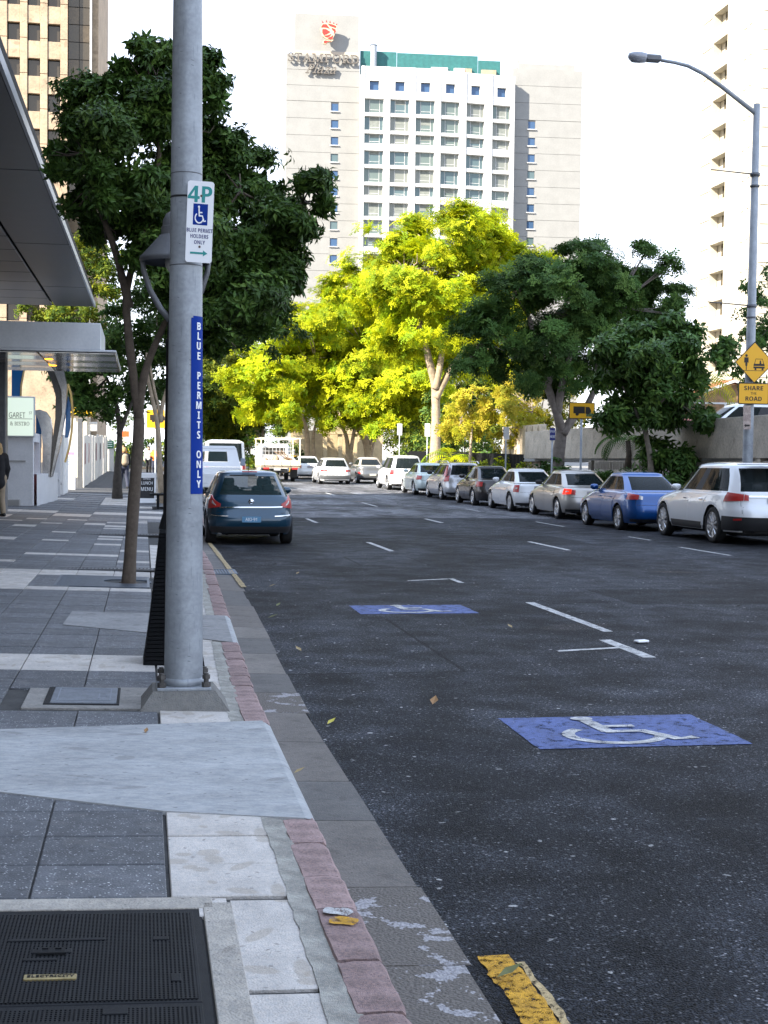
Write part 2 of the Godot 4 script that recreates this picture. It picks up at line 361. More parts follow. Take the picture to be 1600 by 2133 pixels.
func leaf_mat(c: Color, back: float, rough := 0.5) -> StandardMaterial3D:
	var m := StandardMaterial3D.new(); m.albedo_color = Color.WHITE; m.vertex_color_use_as_albedo = true
	m.albedo_color = c.linear_to_srgb(); m.roughness = rough; m.metallic_specular = 0.3; m.cull_mode = BaseMaterial3D.CULL_DISABLED
	if back > 0.0: m.backlight_enabled = true; m.backlight = Color(back, back, back)
	return m

# ---------------------------------------------------------------- ground, road, kerb, footpath
func sheet(called: String, m, ds: Array, left: Callable, right: Callable, cols := 1, par: Node = self) -> MeshInstance3D:    # a strip along the street; left(d), right(d) -> Vector3
	var st := S(true)
	for i in ds.size() - 1:
		for k in cols:
			var a: Vector3 = left.call(ds[i]).lerp(right.call(ds[i]), float(k) / cols); var b: Vector3 = left.call(ds[i]).lerp(right.call(ds[i]), float(k + 1) / cols)
			var c: Vector3 = left.call(ds[i + 1]).lerp(right.call(ds[i + 1]), float(k + 1) / cols); var e: Vector3 = left.call(ds[i + 1]).lerp(right.call(ds[i + 1]), float(k) / cols)
			QU(st, a, b, c, e)
	return obj(called, st, m, par)
func steps(a: float, b: float, s: float) -> Array:
	var o := []
	var d := a
	while d < b - 1e-4: o.append(d); d += s
	o.append(b)
	return o
func ground_poly(called: String, pts: Array, m, lift: float, par: Node, on_path := false, thick := 0.0) -> MeshInstance3D:    # pts: Vector2(x, d); laid on the road or the path, cut in strips where long
	var st := S()
	var p := PackedVector2Array(pts)
	var tri := Geometry2D.triangulate_polygon(p)
	var Y := func(v: Vector2):
		if thick < 0.0: return Vector3(v.x, gy(v.y) + 0.0185 - 0.036 * (v.x - kx(v.y)), -v.y)
		return Vector3(v.x, (fp(v.x, v.y) if on_path else gy(v.y)) + lift, -v.y)
	for i in range(0, tri.size(), 3):
		var a: Vector3 = Y.call(p[tri[i]]); var b: Vector3 = Y.call(p[tri[i + 1]]); var c: Vector3 = Y.call(p[tri[i + 2]])
		if (a - c).cross(a - b).y < 0.0: T3(st, a, c, b)
		else: T3(st, a, b, c)
	if thick > 0.0:
		var ctr := Vector3.ZERO
		for v in pts: ctr += Y.call(v) / pts.size()
		for i in pts.size():
			var a: Vector3 = Y.call(pts[i]); var b: Vector3 = Y.call(pts[(i + 1) % pts.size()])
			QO(st, a, b, b - Vector3(0, thick, 0), a - Vector3(0, thick, 0), ctr)
	return obj(called, st, m, par)
func ragged(x0: float, x1: float, d0: float, d1: float, amp: float, step: float, sd: int) -> Array:
	var r := RandomNumberGenerator.new(); r.seed = sd
	var a := []; var b := []
	var u := 0.0; var v := 0.0
	for d in steps(d0, d1, step):
		u = lerpf(u, r.randf_range(-amp, amp), 0.55); v = lerpf(v, r.randf_range(-amp, amp), 0.55)
		a.append(Vector2(x0 + u, d)); b.append(Vector2(x1 + v, d))
	b.reverse()
	return a + b
func blob(x: float, d: float, rx: float, rd: float, sd: int) -> Array:
	var r := RandomNumberGenerator.new(); r.seed = sd
	var o := []; var f := 0.8
	for i in 40:
		f = lerpf(f, r.randf_range(0.45, 1.15), 0.6); var a := TAU * i / 40.0
		o.append(Vector2(x + cos(a) * rx * f, d + sin(a) * rd * f))
	return o
func build_ground():
	var far := steps(-30.0, 200.0, 2.5)
	# the land below everything, out to the horizon
	var g := S(true)
	for i in 24:
		for k in 24:
			var x0 := -900.0 + 75.0 * i; var z0 := 300.0 - 75.0 * k
			QU(g, Vector3(x0, -0.35, z0), Vector3(x0 + 75, -0.35, z0), Vector3(x0 + 75, -0.35, z0 - 75), Vector3(x0, -0.35, z0 - 75))
	structure(obj("ground", g, mat(L(0.16, 0.15, 0.12), 0.95, 0.0, M.rough_tex, 0.2)))
	structure(sheet("road", M.asphalt, steps(-30.0, 40.0, 2.5), func(d): return Vector3(kx(d) + 0.315, gy(d), -d), func(d): return Vector3(14.05, gy(d), -d), 6), "dark asphalt one way street with parking bays", "road")
	structure(sheet("road", M.asphalt_old_lit, steps(40.0, 200.0, 2.5), func(d): return Vector3(kx(d) + 0.315, gy(d), -d), func(d): return Vector3(14.05, gy(d), -d), 6), "older asphalt further along the street, made paler to stand in for sunlight", "road")
	# left footpath: bedding below the slabs, then asphalt path further on
	var path: MeshInstance3D = structure(sheet("footpath", M.bedding, steps(-8.0, 34.0, 2.0), func(d): return Vector3(-9.0, fp(-9.0, d) - 0.014, -d), func(d): return Vector3(kx(d) - 0.13, fp(kx(d) - 0.13, d) - 0.014, -d), 2), "slabbed footpath with cream bands along the kerb", "footpath")
	var ap := mat(L(0.060, 0.060, 0.062), 0.85, 0.0, M.rough_tex, 1.3, M.grit_n, 0.5)
	structure(sheet("path", ap, steps(54.0, 200.0, 3.0), func(d): return Vector3(-9.0, fp(-9.0, d), -d), func(d): return Vector3(kx(d) - 0.13, fp(kx(d) - 0.13, d), -d), 2))
	structure(sheet("path", mat(L(0.17, 0.175, 0.18), 0.8, 0.0, M.conc_tex, 0.5), steps(34.0, 54.0, 2.0), func(d): return Vector3(-9.0, fp(-9.0, d) - 0.014, -d), func(d): return Vector3(kx(d) - 0.13, fp(kx(d) - 0.13, d) - 0.014, -d), 2))
	# kerb stones of pink granite, the concrete haunch behind them, gutter pieces
	var kerb = structure(base("kerb"), "pink granite kerb stones along the left footpath", "kerb")
	var stones := []
	for v in 4:
		var st := S()
		var rows := []
		var r := RandomNumberGenerator.new(); r.seed = 300 + v
		for i in 9:     # along
			var t := i / 8.0; var e := 1.0 if i in [0, 8] else 0.0
			var row := []
			var sec := [Vector2(-0.075, -0.2), Vector2(-0.075, -0.02), Vector2(-0.069, -0.002), Vector2(-0.02, 0.0), Vector2(0.03, 0.0), Vector2(0.064, -0.003), Vector2(0.076, -0.016), Vector2(0.078, -0.14), Vector2(0.078, -0.25)]
			for p in sec:
				row.append(Vector3(p.x + r.randf_range(-0.0025, 0.0025) - 0.003 * e * signf(p.x), p.y + r.randf_range(-0.002, 0.002) - 0.0035 * e, (t - 0.5) * (0.985)))
			rows.append(row)
		for i in 8:
			for k in 8: QO(st, rows[i][k], rows[i + 1][k], rows[i + 1][k + 1], rows[i][k + 1], Vector3(0, -0.12, (i - 3.5) / 8.0))
		for i in [0, 8]:
			for k in range(1, 8): TO(st, rows[i][0], rows[i][k], rows[i][k + 1], Vector3(0, -0.1, 0))
		st.generate_normals(); stones.append(st.commit())
	rng.seed = 5
	for seg in [[-2.0, 5.94], [8.08, 11.76], [13.66, 24.5], [25.2, 60.0]]:
		var d: float = seg[0]
		while d < seg[1] - 0.1:
			var ln := minf(rng.randf_range(0.34, 0.52) * (1.0 if d < 24.0 else 2.4), seg[1] - d)
			var dm := d + ln * 0.5; var x := kx(dm) - 0.072
			var o := obj("kerb_stone", stones[rng.randi() % 4], M.pink[rng.randi() % 3], kerb)
			o.position = Vector3(x + rng.randf_range(-0.003, 0.003), fp(x, dm) + rng.randf_range(-0.004, 0.006), -dm); o.scale = Vector3(1, 1, ln - 0.008)
			o.rotation.y = rng.randf_range(-0.005, 0.005)
			d += ln
		obj("mortar_strip", ribbon(seg[0], seg[1], -0.225, -0.125), M.mortar, kerb)
	# paint daubed on one kerb stone
	for q in [[4.58, 4.66, M.road_white, 0.02], [4.46, 4.57, M.road_yellow, 0.0]]:
		var pp := []
		for a in 11: pp.append(Vector2(kx(4) - 0.072 + cos(TAU * a / 11) * rng.randf_range(0.045, 0.066), (q[0] + q[1]) / 2 + sin(TAU * a / 11) * rng.randf_range(0.025, 0.06)))
		ground_poly("paint_daub", pp, q[2], 0.012, kerb, true)
	var gut = structure(base("gutter"), "stained concrete gutter between kerb and asphalt", "gutter")
	var d2 := -2.0
	while d2 < 60.0:
		var ln := rng.randf_range(0.75, 1.15) * (1.0 if d2 < 25.0 else 2.5)
		var st := S()
		var j := rng.randf_range(-0.012, 0.02)
		for c in [[d2 + 0.004, d2 + ln - 0.004]]:
			var a: float = c[0]; var b: float = c[1]
			hexa(st, [Vector3(kx(a) - 0.01, gy(a) - 0.2, -a), Vector3(kx(a) + 0.325 + j, gy(a) - 0.2, -a), Vector3(kx(b) + 0.325 + j, gy(b) - 0.2, -b), Vector3(kx(b) - 0.01, gy(b) - 0.2, -b)],
				[Vector3(kx(a) - 0.01, gy(a) + 0.016, -a), Vector3(kx(a) + 0.325 + j, gy(a) + 0.004, -a), Vector3(kx(b) + 0.325 + j, gy(b) + 0.004, -b), Vector3(kx(b) - 0.01, gy(b) + 0.016, -b)])
		obj("gutter_piece", st, M.gutter_crust if d2 < 4.4 or (d2 > 8.6 and d2 < 9.6) else M.gutter[rng.randi() % 3], gut)
		d2 += ln
	# slabs
	rng.seed = 8
	var slab_m := boxm(Vector3(0.463, 0.03, 0.386), 0.004, Vector3(0, -0.015, 0))
	var small := boxm(Vector3(0.452, 0.03, 0.382), 0.004, Vector3(0, -0.015, 0))
	var fall := atan(0.03)
	var lay := func(x: float, d: float, m, sx: float, sz: float):
		var o := obj("slab", slab_m, m, path)
		o.transform = Transform3D(Basis(Vector3(0, 0, 1), -fall + rng.randf_range(-0.002, 0.002)) * Basis(Vector3.RIGHT, rng.randf_range(-0.002, 0.002)) * Basis.from_scale(Vector3(sx, 1, sz)), Vector3(x, fp(x, d) + rng.randf_range(-0.0015, 0.0015), -d))
	var patch1 := PackedVector2Array([Vector2(-3.0, 7.45), Vector2(-0.77, 7.81), Vector2(0.13, 8.01), Vector2(0.695, 8.14), Vector2(0.69, 5.88), Vector2(0.09, 6.01), Vector2(-0.63, 6.36), Vector2(-3.0, 7.0)])
	var patch2 := PackedVector2Array([Vector2(-0.71, 12.7), Vector2(0.01, 12.26), Vector2(0.745, 11.7), Vector2(0.79, 13.72), Vector2(-0.68, 13.81)])
	var pit := Rect2(-0.78, 8.62, 0.74, 0.73)
	for row in 74:
		var d := 4.83 + 0.2 + 0.4 * row
		for col in 9:
			var x := 0.09 - 0.235 - 0.47 * col
			if x < -0.125 * d - 0.75: continue
			var v := Vector2(x, d)
			if Geometry2D.is_point_in_polygon(v, patch1) and absf(x) < 2.9 and d > 6.5 and d < 7.6: continue
			if pit.has_point(v): continue
			if x > -1.05 and x < 0.09 and d > 16.5 and d < 18.1: continue
			var cream: bool = (d > 10.0 and d < 10.8) or (d > 15.9 and d < 18.7 and not (x > -1.1 and d > 16.5 and d < 18.1))
			if d > 19.5: cream = rng.randf() < 0.16
			lay.call(x, d, M.slab_cream[rng.randi() % 3] if cream else M.slab_dark[rng.randi() % 3], 1.0, 1.0)
		if not (d > 5.95 and d < 8.15) and not (d > 11.9 and d < 13.75) and not (d > 16.5 and d < 18.1) and d < 25.0:
			var x1 := kx(d) - 0.215
			lay.call((0.10 + x1) * 0.5, d, M.slab_cream[rng.randi() % 3], (x1 - 0.10) / 0.466, 1.0)
	for row in 12:      # larger paving further on
		for col in 5:
			var d := 34.9 + 1.6 * row; var x := 0.55 - 0.47 - 0.94 * col
			lay.call(x, d, M.slab_cream[rng.randi() % 3] if rng.randf() < 0.3 else M.slab_dark[rng.randi() % 3], 0.925 / 0.463, 1.58 / 0.386)
	for q in [[0.405, 4.38, 0.21, 0.84], [0.405, 3.52, 0.21, 0.84], [0.405, 2.66, 0.21, 0.84]]: lay.call(q[0], q[1], M.slab_cream[1], q[2] / 0.466, q[3] / 0.392)
	lay.call(0.24, 4.72, M.slab_cream[2], 0.10 / 0.466, 0.19 / 0.392)
	structure(ground_poly("concrete_patch", Array(patch1), M.concrete, 0.006, self, true, 0.03), "large smooth concrete repair in the footpath by the kerb", "pavement")
	# the ramp end of the patch that falls to the gutter
	for q in [[5.88, 8.14], [11.7, 13.72]]:
		var st := S(true); var xs := [-0.05, -0.02, 0.005, 0.02]; var ys := [0.006, 0.0, -0.018, -0.13]
		for k in 3:
			var P := []
			for e in [[q[0], k], [q[1], k], [q[1], k + 1], [q[0], k + 1]]: P.append(Vector3(kx(e[0]) + xs[e[1]], fp(kx(e[0]) - 0.05, e[0]) + ys[e[1]], -e[0]))
			QU(st, P[0], P[1], P[2], P[3])
		structure(obj("kerb_lip", st, M.concrete))
	structure(ground_poly("concrete_patch", Array(patch2), mat(L(0.34, 0.335, 0.33), 0.88, 0.0, M.conc_tex, 0.6, M.grit_n, 0.2), 0.006, self, true, 0.03), "smaller concrete repair further along the footpath", "pavement")
	# right footpath and kerb
	structure(sheet("kerb_far", M.concrete, steps(-20.0, 200.0, 5.0), func(d): return Vector3(14.05, gy(d) + 0.13, -d), func(d): return Vector3(14.35, gy(d) + 0.13, -d)))
	structure(sheet("kerb_face", M.concrete, steps(-20.0, 200.0, 5.0), func(d): return Vector3(14.03, gy(d) - 0.02, -d), func(d): return Vector3(14.05, gy(d) + 0.13, -d)))
	structure(sheet("footpath_far", mat(L(0.28, 0.27, 0.25), 0.85, 0.0, M.conc_tex, 0.5), steps(-20.0, 200.0, 5.0), func(d): return Vector3(14.35, gy(d) + 0.13, -d), func(d): return Vector3(60.0, gy(d) + 0.16, -d), 2))
func ribbon(d0: float, d1: float, x0: float, x1: float) -> SurfaceTool:     # a strip behind the kerb face, on the path
	var st := S(true); var ds := steps(d0, d1, 0.09); var r := RandomNumberGenerator.new(); r.seed = int(d0 * 10) + 77
	var L_ := []; var R_ := []
	for d in ds:
		var xa: float = kx(d) + x0 + r.randf_range(-0.006, 0.006); var xb: float = kx(d) + x1 + r.randf_range(-0.004, 0.008)
		L_.append(Vector3(xa, fp(xa, d) + 0.003, -d)); R_.append(Vector3(xb, fp(xb, d) - 0.008 + r.randf_range(-0.003, 0.004), -d))
	for i in ds.size() - 1: QU(st, L_[i], R_[i], R_[i + 1], L_[i + 1])
	return st

func wheelchair() -> Array:      # strokes of the access symbol, in a unit square, y up, facing right
	return [
		stroke(arc(Vector2(0.46, 0.335), 0.265, 128, 352, 22), 0.075),
		stroke([Vector2(0.43, 0.86), Vector2(0.455, 0.44)], 0.085),
		stroke([Vector2(0.43, 0.445), Vector2(0.66, 0.445), Vector2(0.78, 0.16), Vector2(0.90, 0.20)], 0.085),
		stroke([Vector2(0.445, 0.62), Vector2(0.66, 0.62)], 0.07),
		PackedVector2Array(arc(Vector2(0.42, 0.91), 0.068, 0, 345, 15))]
func build_markings():
	var sym := wheelchair()
	for q in [[2.26, 7.71, 1.31, 0.97, "blue painted square with white wheelchair symbol on the nearest parking bay"], [2.32, 14.82, 1.31, 0.9, "blue painted square with white wheelchair symbol on the bay behind the nearest"]]:
		var r = structure(base("bay_marking"), q[4], "road marking")
		ground_poly("blue_field", ragged(q[0], q[0] + q[2], q[1], q[1] + q[3], 0.008, 0.05, int(q[1] * 7)), M.road_blue, 0.004, r)
		for i in sym.size():
			var pts := []
			for v in sym[i]: pts.append(Vector2(q[0] + q[2] * (0.06 + 0.86 * (v.x * 0.95)), q[1] + q[3] * (0.04 + 0.94 * v.y)))
			ground_poly("symbol_stroke", pts, M.road_white, 0.008 + 0.0008 * i, r)
	var n := 0
	var lines := [[4.47, 4.575, 13.1, 15.95, "long white lane dash beside the far bay symbol"], [4.215, 4.335, 11.3, 12.5, "white bar of the T mark between the bays"], [4.27, 4.345, 18.62, 19.3, "short white corner of the L mark at the bay end"],
		[4.48, 4.58, 25.3, 28.1, "white lane dash level with the dark teal hatchback"], [4.5, 4.6, 36.9, 39.2, "white lane dash just ahead of the teal hatchback"], [4.5, 4.6, 48.0, 50.4, "small far dash in the left lane line"],
		[7.97, 8.07, 25.6, 28.4, "white dash of the right lane line, nearest"], [7.97, 8.07, 37.1, 39.4, "white dash of the right lane line, second"], [7.99, 8.09, 48.0, 51.4, "white dash of the right lane line, third"], [7.99, 8.09, 59.0, 62.0, "white dash of the right lane line, farthest"],
		[10.6, 10.68, 24.1, 26.6, "white edge line of the parking lane beside the white wagon"], [10.85, 10.93, 35.2, 37.9, "white edge line of the parking lane beside the blue sedan"], [10.85, 10.93, 44.5, 46.6, "white edge line of the parking lane beside the white hatchback"], [10.9, 10.97, 29.0, 30.4, "short white edge mark beside the front wheel of the white wagon"]]
	for l in lines:
		n += 1
		structure(ground_poly("lane_marking", ragged(l[0], l[1], l[2], l[3], 0.006, 0.09, 400 + n), M.road_white, 0.004, self), l[4], "road marking")
	structure(ground_poly("lane_marking", [Vector2(3.60, 11.73), Vector2(4.21, 11.90), Vector2(4.21, 11.98), Vector2(3.60, 11.81)], M.road_white, 0.004, self), "thin white crossbar of the T mark", "road marking")
	structure(ground_poly("lane_marking", [Vector2(3.62, 18.93), Vector2(4.265, 19.21), Vector2(4.265, 19.3), Vector2(3.62, 19.02)], M.road_white, 0.004, self), "thin white arm of the L mark", "road marking")
	structure(ground_poly("yellow_line", ragged(1.105, 1.215, 1.5, 4.47, 0.016, 0.035, 91), M.road_yellow, 0.005, self), "worn yellow kerb line in the near foreground", "road marking")
	structure(ground_poly("yellow_line", ragged(1.222, 1.25, 1.5, 4.40, 0.010, 0.03, 92), M.road_pale_yellow, 0.004, self), "older pale yellow paint beside the near kerb line", "road marking")
	structure(ground_poly("yellow_line", ragged(1.24, 1.31, 17.9, 27.5, 0.012, 0.1, 93), M.road_pale_yellow, 0.022, self), "faded yellow kerb line behind the teal hatchback", "road marking")

# ---------------------------------------------------------------- cars
func along(tab: Array, y: float) -> float:       # a table of [y, value]
	if y <= tab[0][0]: return tab[0][1]
	for i in tab.size() - 1:
		if y <= tab[i + 1][0]:
			var t: float = (y - tab[i][0]) / maxf(1e-6, tab[i + 1][0] - tab[i][0])
			return lerpf(tab[i][1], tab[i + 1][1], t)
	return tab[-1][1]
func hull(c: Dictionary, phi: float, y: float) -> Vector3:     # phi: degrees round the outline; 0 rear, 90 right, 180 front, 270 left
	var zf := along(c.zf, y); var zr := along(c.zr, y); var w := along(c.w, y)
	var e: float = 2.0 / c.n
	var a := deg_to_rad(phi); var s := sin(a); var k := cos(a)
	return Vector3(w * signf(s) * pow(absf(s), e), y, (zf + zr) * 0.5 + (zr - zf) * 0.5 * signf(k) * pow(absf(k), e))
func phi_at_z(c: Dictionary, z: float, y: float) -> float:    # on the right side
	var zf := along(c.zf, y); var zr := along(c.zr, y)
	var t := clampf((z - (zf + zr) * 0.5) / ((zr - zf) * 0.5), -0.995, 0.995)
	return rad_to_deg(acos(signf(t) * pow(absf(t), c.n / 2.0)))
func hull_patch(c: Dictionary, f0: float, f1: float, y00: float, y01: float, y10: float, y11: float, off: float, nu := 6, nv := 3) -> SurfaceTool:    # from phi f0 (heights y00..y01) to f1 (y10..y11), lifted off the hull, with a rim
	var st := S(true); var g := []
	for i in nu + 1:
		var row := []; var t := float(i) / nu; var f := lerpf(f0, f1, t)
		for k in nv + 1:
			var y := lerpf(lerpf(y00, y10, t), lerpf(y01, y11, t), float(k) / nv)
			var p := hull(c, f, y); var n := (hull(c, f + 0.6, y) - hull(c, f - 0.6, y)).cross(Vector3.UP).normalized()
			if n.dot(Vector3(p.x, 0, p.z * 0.3)) < 0.0: n = -n
			row.append([p + n * off, p - n * 0.01])
		g.append(row)
	var inn := Vector3(0, 0.6, 0)
	for i in nu:
		for k in nv: QO(st, g[i][k][0], g[i + 1][k][0], g[i + 1][k + 1][0], g[i][k + 1][0], inn)
	st.set_smooth_group(-1)
	for i in nu:
		for k in [0, nv]:
			var m: Vector3 = (g[i][nv / 2][0] + g[i + 1][nv / 2][0]) * 0.5
			QO(st, g[i][k][0], g[i + 1][k][0], g[i + 1][k][1], g[i][k][1], m)
	for k in nv:
		for i in [0, nu]: QO(st, g[i][k][0], g[i][k + 1][0], g[i][k + 1][1], g[i][k][1], g[nu / 2][k][0])
	return st
var wheel_cache := {}
func wheel_parts(r: float, spokes: int, two: bool, cover: bool) -> Array:
	var key := "%.3f %d %s %s" % [r, spokes, two, cover]
	if key in wheel_cache: return wheel_cache[key]
	var rot := Transform3D(Basis(Vector3(0, 0, 1), PI / 2), Vector3.ZERO)      # lathe axis onto x; outer face towards -x
	var st := S(true); var q := r * 0.70
	lathe(st, [Vector2(q, -0.10), Vector2(r * 0.93, -0.105), Vector2(r * 0.985, -0.085), Vector2(r, -0.05), Vector2(r, 0.05), Vector2(r * 0.985, 0.085), Vector2(r * 0.93, 0.105), Vector2(q, 0.10), Vector2(q, -0.10)], 28, rot)
	st.generate_normals(); var tyre := st.commit()
	st = S(true)
	lathe(st, [Vector2(q - 0.03, 0.0), Vector2(q - 0.005, 0.092), Vector2(q + 0.006, 0.104), Vector2(q + 0.01, 0.09), Vector2(q + 0.002, -0.08)], 28, rot)
	st.set_smooth_group(-1)
	var hub := q * 0.2
	lathe(st, [Vector2(hub, 0.03), Vector2(hub, 0.085), Vector2(hub * 0.7, 0.098), Vector2(0.0, 0.1)], 14, rot)
	if cover:
		st.set_smooth_group(0); lathe(st, [Vector2(q - 0.012, 0.085), Vector2(q * 0.75, 0.098), Vector2(q * 0.4, 0.094), Vector2(hub, 0.09)].map(func(v): return v) , 24, rot)
	for k in spokes:
		for s in ([-1, 1] if two else [0]):
			var a: float = TAU * (k + 0.09 * s * 10.0 / spokes) / spokes
			var b := Transform3D(Basis(Vector3.RIGHT, a), Vector3.ZERO)
			var w := 0.055 * r / 0.33 * (0.55 if two else 1.0) * (5.0 / spokes + 0.5) * 0.66
			hexa(st, [b * Vector3(-0.05, hub * 0.8, -w * 0.7), b * Vector3(-0.05, hub * 0.8, w * 0.7), b * Vector3(-0.06, q - 0.005, w * 0.9), b * Vector3(-0.06, q - 0.005, -w * 0.9)],
				[b * Vector3(-0.098, hub * 0.8, -w * 0.45), b * Vector3(-0.098, hub * 0.8, w * 0.45), b * Vector3(-0.095, q - 0.005, w * 0.6), b * Vector3(-0.095, q - 0.005, -w * 0.6)])
	st.generate_normals(); var rim := st.commit()
	st = S(); lathe(st, [Vector2(0.0, 0.0), Vector2(q - 0.01, 0.0)], 20, rot); lathe(st, [Vector2(q * 0.62, 0.01), Vector2(q * 0.62, 0.03), Vector2(0, 0.03)], 20, rot); st.generate_normals()
	var disc := st.commit()
	wheel_cache[key] = [tyre, rim, disc]
	return wheel_cache[key]
func paint(c: Color, metal := 0.0) -> StandardMaterial3D:
	var m := mat(c, 0.32 if metal > 0.0 else 0.25, metal); m.clearcoat_enabled = true; m.clearcoat = 1.0; m.clearcoat_roughness = 0.04
	return m
func make_car(called: String, c: Dictionary, at: Vector3, turn := 0.0) -> Node3D:
	var root := base(called, at, turn)
	var body_m: StandardMaterial3D = c.paint
	var W: float = c.W; var Ln: float = c.L; var r: float = c.r; var yb: float = c.belt
	var za: float = -Ln / 2 + c.fo; var zb: float = za + c.wb
	c.n = c.get("n", 6.0)
	# ---- lower body: rows from sill or wheel arch up to the belt line
	var cols := []
	for s in [0, 1]:
		for i in 47:
			var f := lerpf(-0.955, 0.955, i / 46.0)
			if s == 1: f = -f
			cols.append([s, f])
		for i in 13: cols.append([2 + s, lerpf(0.78, -0.78, i / 12.0) * (1.0 if s == 0 else -1.0)])
	# order: right side front->rear, rear right->left, left side rear->front, front left->right
	var order := cols.slice(0, 47) + cols.slice(47, 60) + cols.slice(60, 107) + cols.slice(107, 120)
	var V := [0.0, 0.05, 0.12, 0.22, 0.34, 0.46, 0.58, 0.68, 0.77, 0.85, 0.91, 0.955, 0.985, 1.0]
	var bot: float = c.get("bot", 0.2)
	var pos := func(q, y: float) -> Vector3:
		var zf := along(c.zf, y); var zr := along(c.zr, y); var w := along(c.w, y); var ce := (zf + zr) * 0.5; var al := (zr - zf) * 0.5
		var o := pow(1.0 - pow(absf(q[1]), c.n), 1.0 / c.n)
		match q[0]:
			0: return Vector3(w * o, y, ce + al * q[1])
			1: return Vector3(-w * o, y, ce + al * q[1])
			2: return Vector3(w * q[1], y, ce + al * o)
		return Vector3(w * q[1], y, ce - al * o)
	var st := S(true); var prev := []; var ra := r + 0.055
	var first := []
	for j in order.size() + 1:
		var q = order[j % order.size()]
		var lo := bot
		if q[0] < 2:
			var z: float = pos.call(q, 0.45).z
			for ax in [za, zb]:
				if absf(z - ax) < ra: lo = maxf(lo, r + sqrt(ra * ra - (z - ax) * (z - ax)))
		else: lo = bot + 0.03
		var col := []
		for v in V: col.append(pos.call(q, lo + (yb - lo) * v))
		if prev.size():
			for k in V.size() - 1: QO(st, prev[k], col[k], col[k + 1], prev[k + 1], Vector3(0, 0.55, clampf((prev[k].z + col[k].z) * 0.5, -Ln * 0.3, Ln * 0.3)))
		prev = col
	var body := obj("body", st, body_m, root)
	# underbody and wheel housings
	st = S(); cbox(st, Vector3(0, 0.36, 0), Vector3(W - 0.56, 0.34, Ln - 0.5), 0.05); obj("underbody", st, M.black, root)
	# ---- greenhouse
	var yr: float = c.roof; var lv := [yb, yb + 0.035, yb + (yr - yb) * 0.33, yb + (yr - yb) * 0.66, yr - 0.03, yr]
	var g: Dictionary = {"n": c.get("gn", 5.0), "zf": [[yb, c.gz[0]], [yb + (yr - yb) * 0.5, lerpf(c.gz[0], c.gz[1], 0.46)], [yr, c.gz[1]]], "zr": [[yb, c.gz[3]], [yb + (yr - yb) * 0.5, lerpf(c.gz[3], c.gz[2], c.get("bow", 0.42))], [yr, c.gz[2]]], "w": [[yb, c.gw[0]], [yr, c.gw[1]]]}
	# spans round the outline: [phi0, phi1, what]
	var spans := []
	var half := [[0.0, c.rg, "rear_window"], [c.rg, c.sw[0][0], ""]]
	for i in c.sw.size():
		half.append([c.sw[i][0], c.sw[i][1], "side_window"])
		half.append([c.sw[i][1], c.sw[i + 1][0] if i + 1 < c.sw.size() else 148.0, "" if i + 1 == c.sw.size() else "|"])
	half.append([148.0, 180.0, "windscreen"])
	for s: float in [1.0, -1.0]:
		var fs := S(true); var used := false
		for h in half:
			var is_glass: bool = h[2] != "" and h[2] != "|"
			var nu := 8 if is_glass else 3
			var gs := S(true)
			for k in 5:
				var into: SurfaceTool = gs if (is_glass or h[2] == "|") and k >= 1 and k <= 3 else fs
				for i in nu:
					var a := lerpf(h[0], h[1], float(i) / nu) * s; var b := lerpf(h[0], h[1], float(i + 1) / nu) * s
					QO(into, hull(g, a, lv[k]), hull(g, b, lv[k]), hull(g, b, lv[k + 1]), hull(g, a, lv[k + 1]), Vector3(0, yb, 0))
			if is_glass: obj(h[2], gs, c.get("glass", M.car_glass), root)
			elif h[2] == "|": obj("door_pillar", gs, M.trim, root)
		obj("pillars", fs, c.get("pillar_paint", body_m), root)
	# roof
	st = S(true); var rows := [[yr, 1.0], [yr + 0.022, 0.985], [yr + 0.045, 0.94], [c.H - 0.018, 0.78], [c.H - 0.004, 0.5], [c.H, 0.0]]
	var zc: float = (c.gz[1] + c.gz[2]) * 0.5
	for k in 5:
		for i in 36:
			var pts := []
			for u in [[i, k], [i + 1, k], [i + 1, k + 1], [i, k + 1]]:
				var p := hull(g, u[0] * 10.0, yr); var f: float = rows[u[1]][1]
				pts.append(Vector3(p.x * f, rows[u[1]][0], zc + (p.z - zc) * f))
			QO(st, pts[0], pts[1], pts[2], pts[3], Vector3(0, yb, zc))
	obj("roof", st, c.get("roof_paint", body_m), root)
	# ---- seats
	for x in [-0.36, 0.36]:
		st = S(); cbox(st, Vector3(x * W / 1.75, 0.82, c.gz[1] + 0.55), Vector3(0.46, 0.62, 0.14), 0.05); cbox(st, Vector3(x * W / 1.75, 1.2, c.gz[1] + 0.58), Vector3(0.26, 0.17, 0.09), 0.03); obj("seat", st, M.trim, root)
	st = S(); cbox(st, Vector3(0, 0.8, c.gz[2] - 0.35), Vector3(W * 0.72, 0.5, 0.16), 0.05)
	for x in [-0.4, 0.4]: cbox(st, Vector3(x, 1.1, c.gz[2] - 0.33), Vector3(0.25, 0.15, 0.08), 0.03)
	obj("rear_seat", st, M.trim, root)
	# ---- doors with handles
	var y0 := bot + 0.09; var zm: float = lerpf(za + ra, zb - ra, c.get("door_split", 0.56))
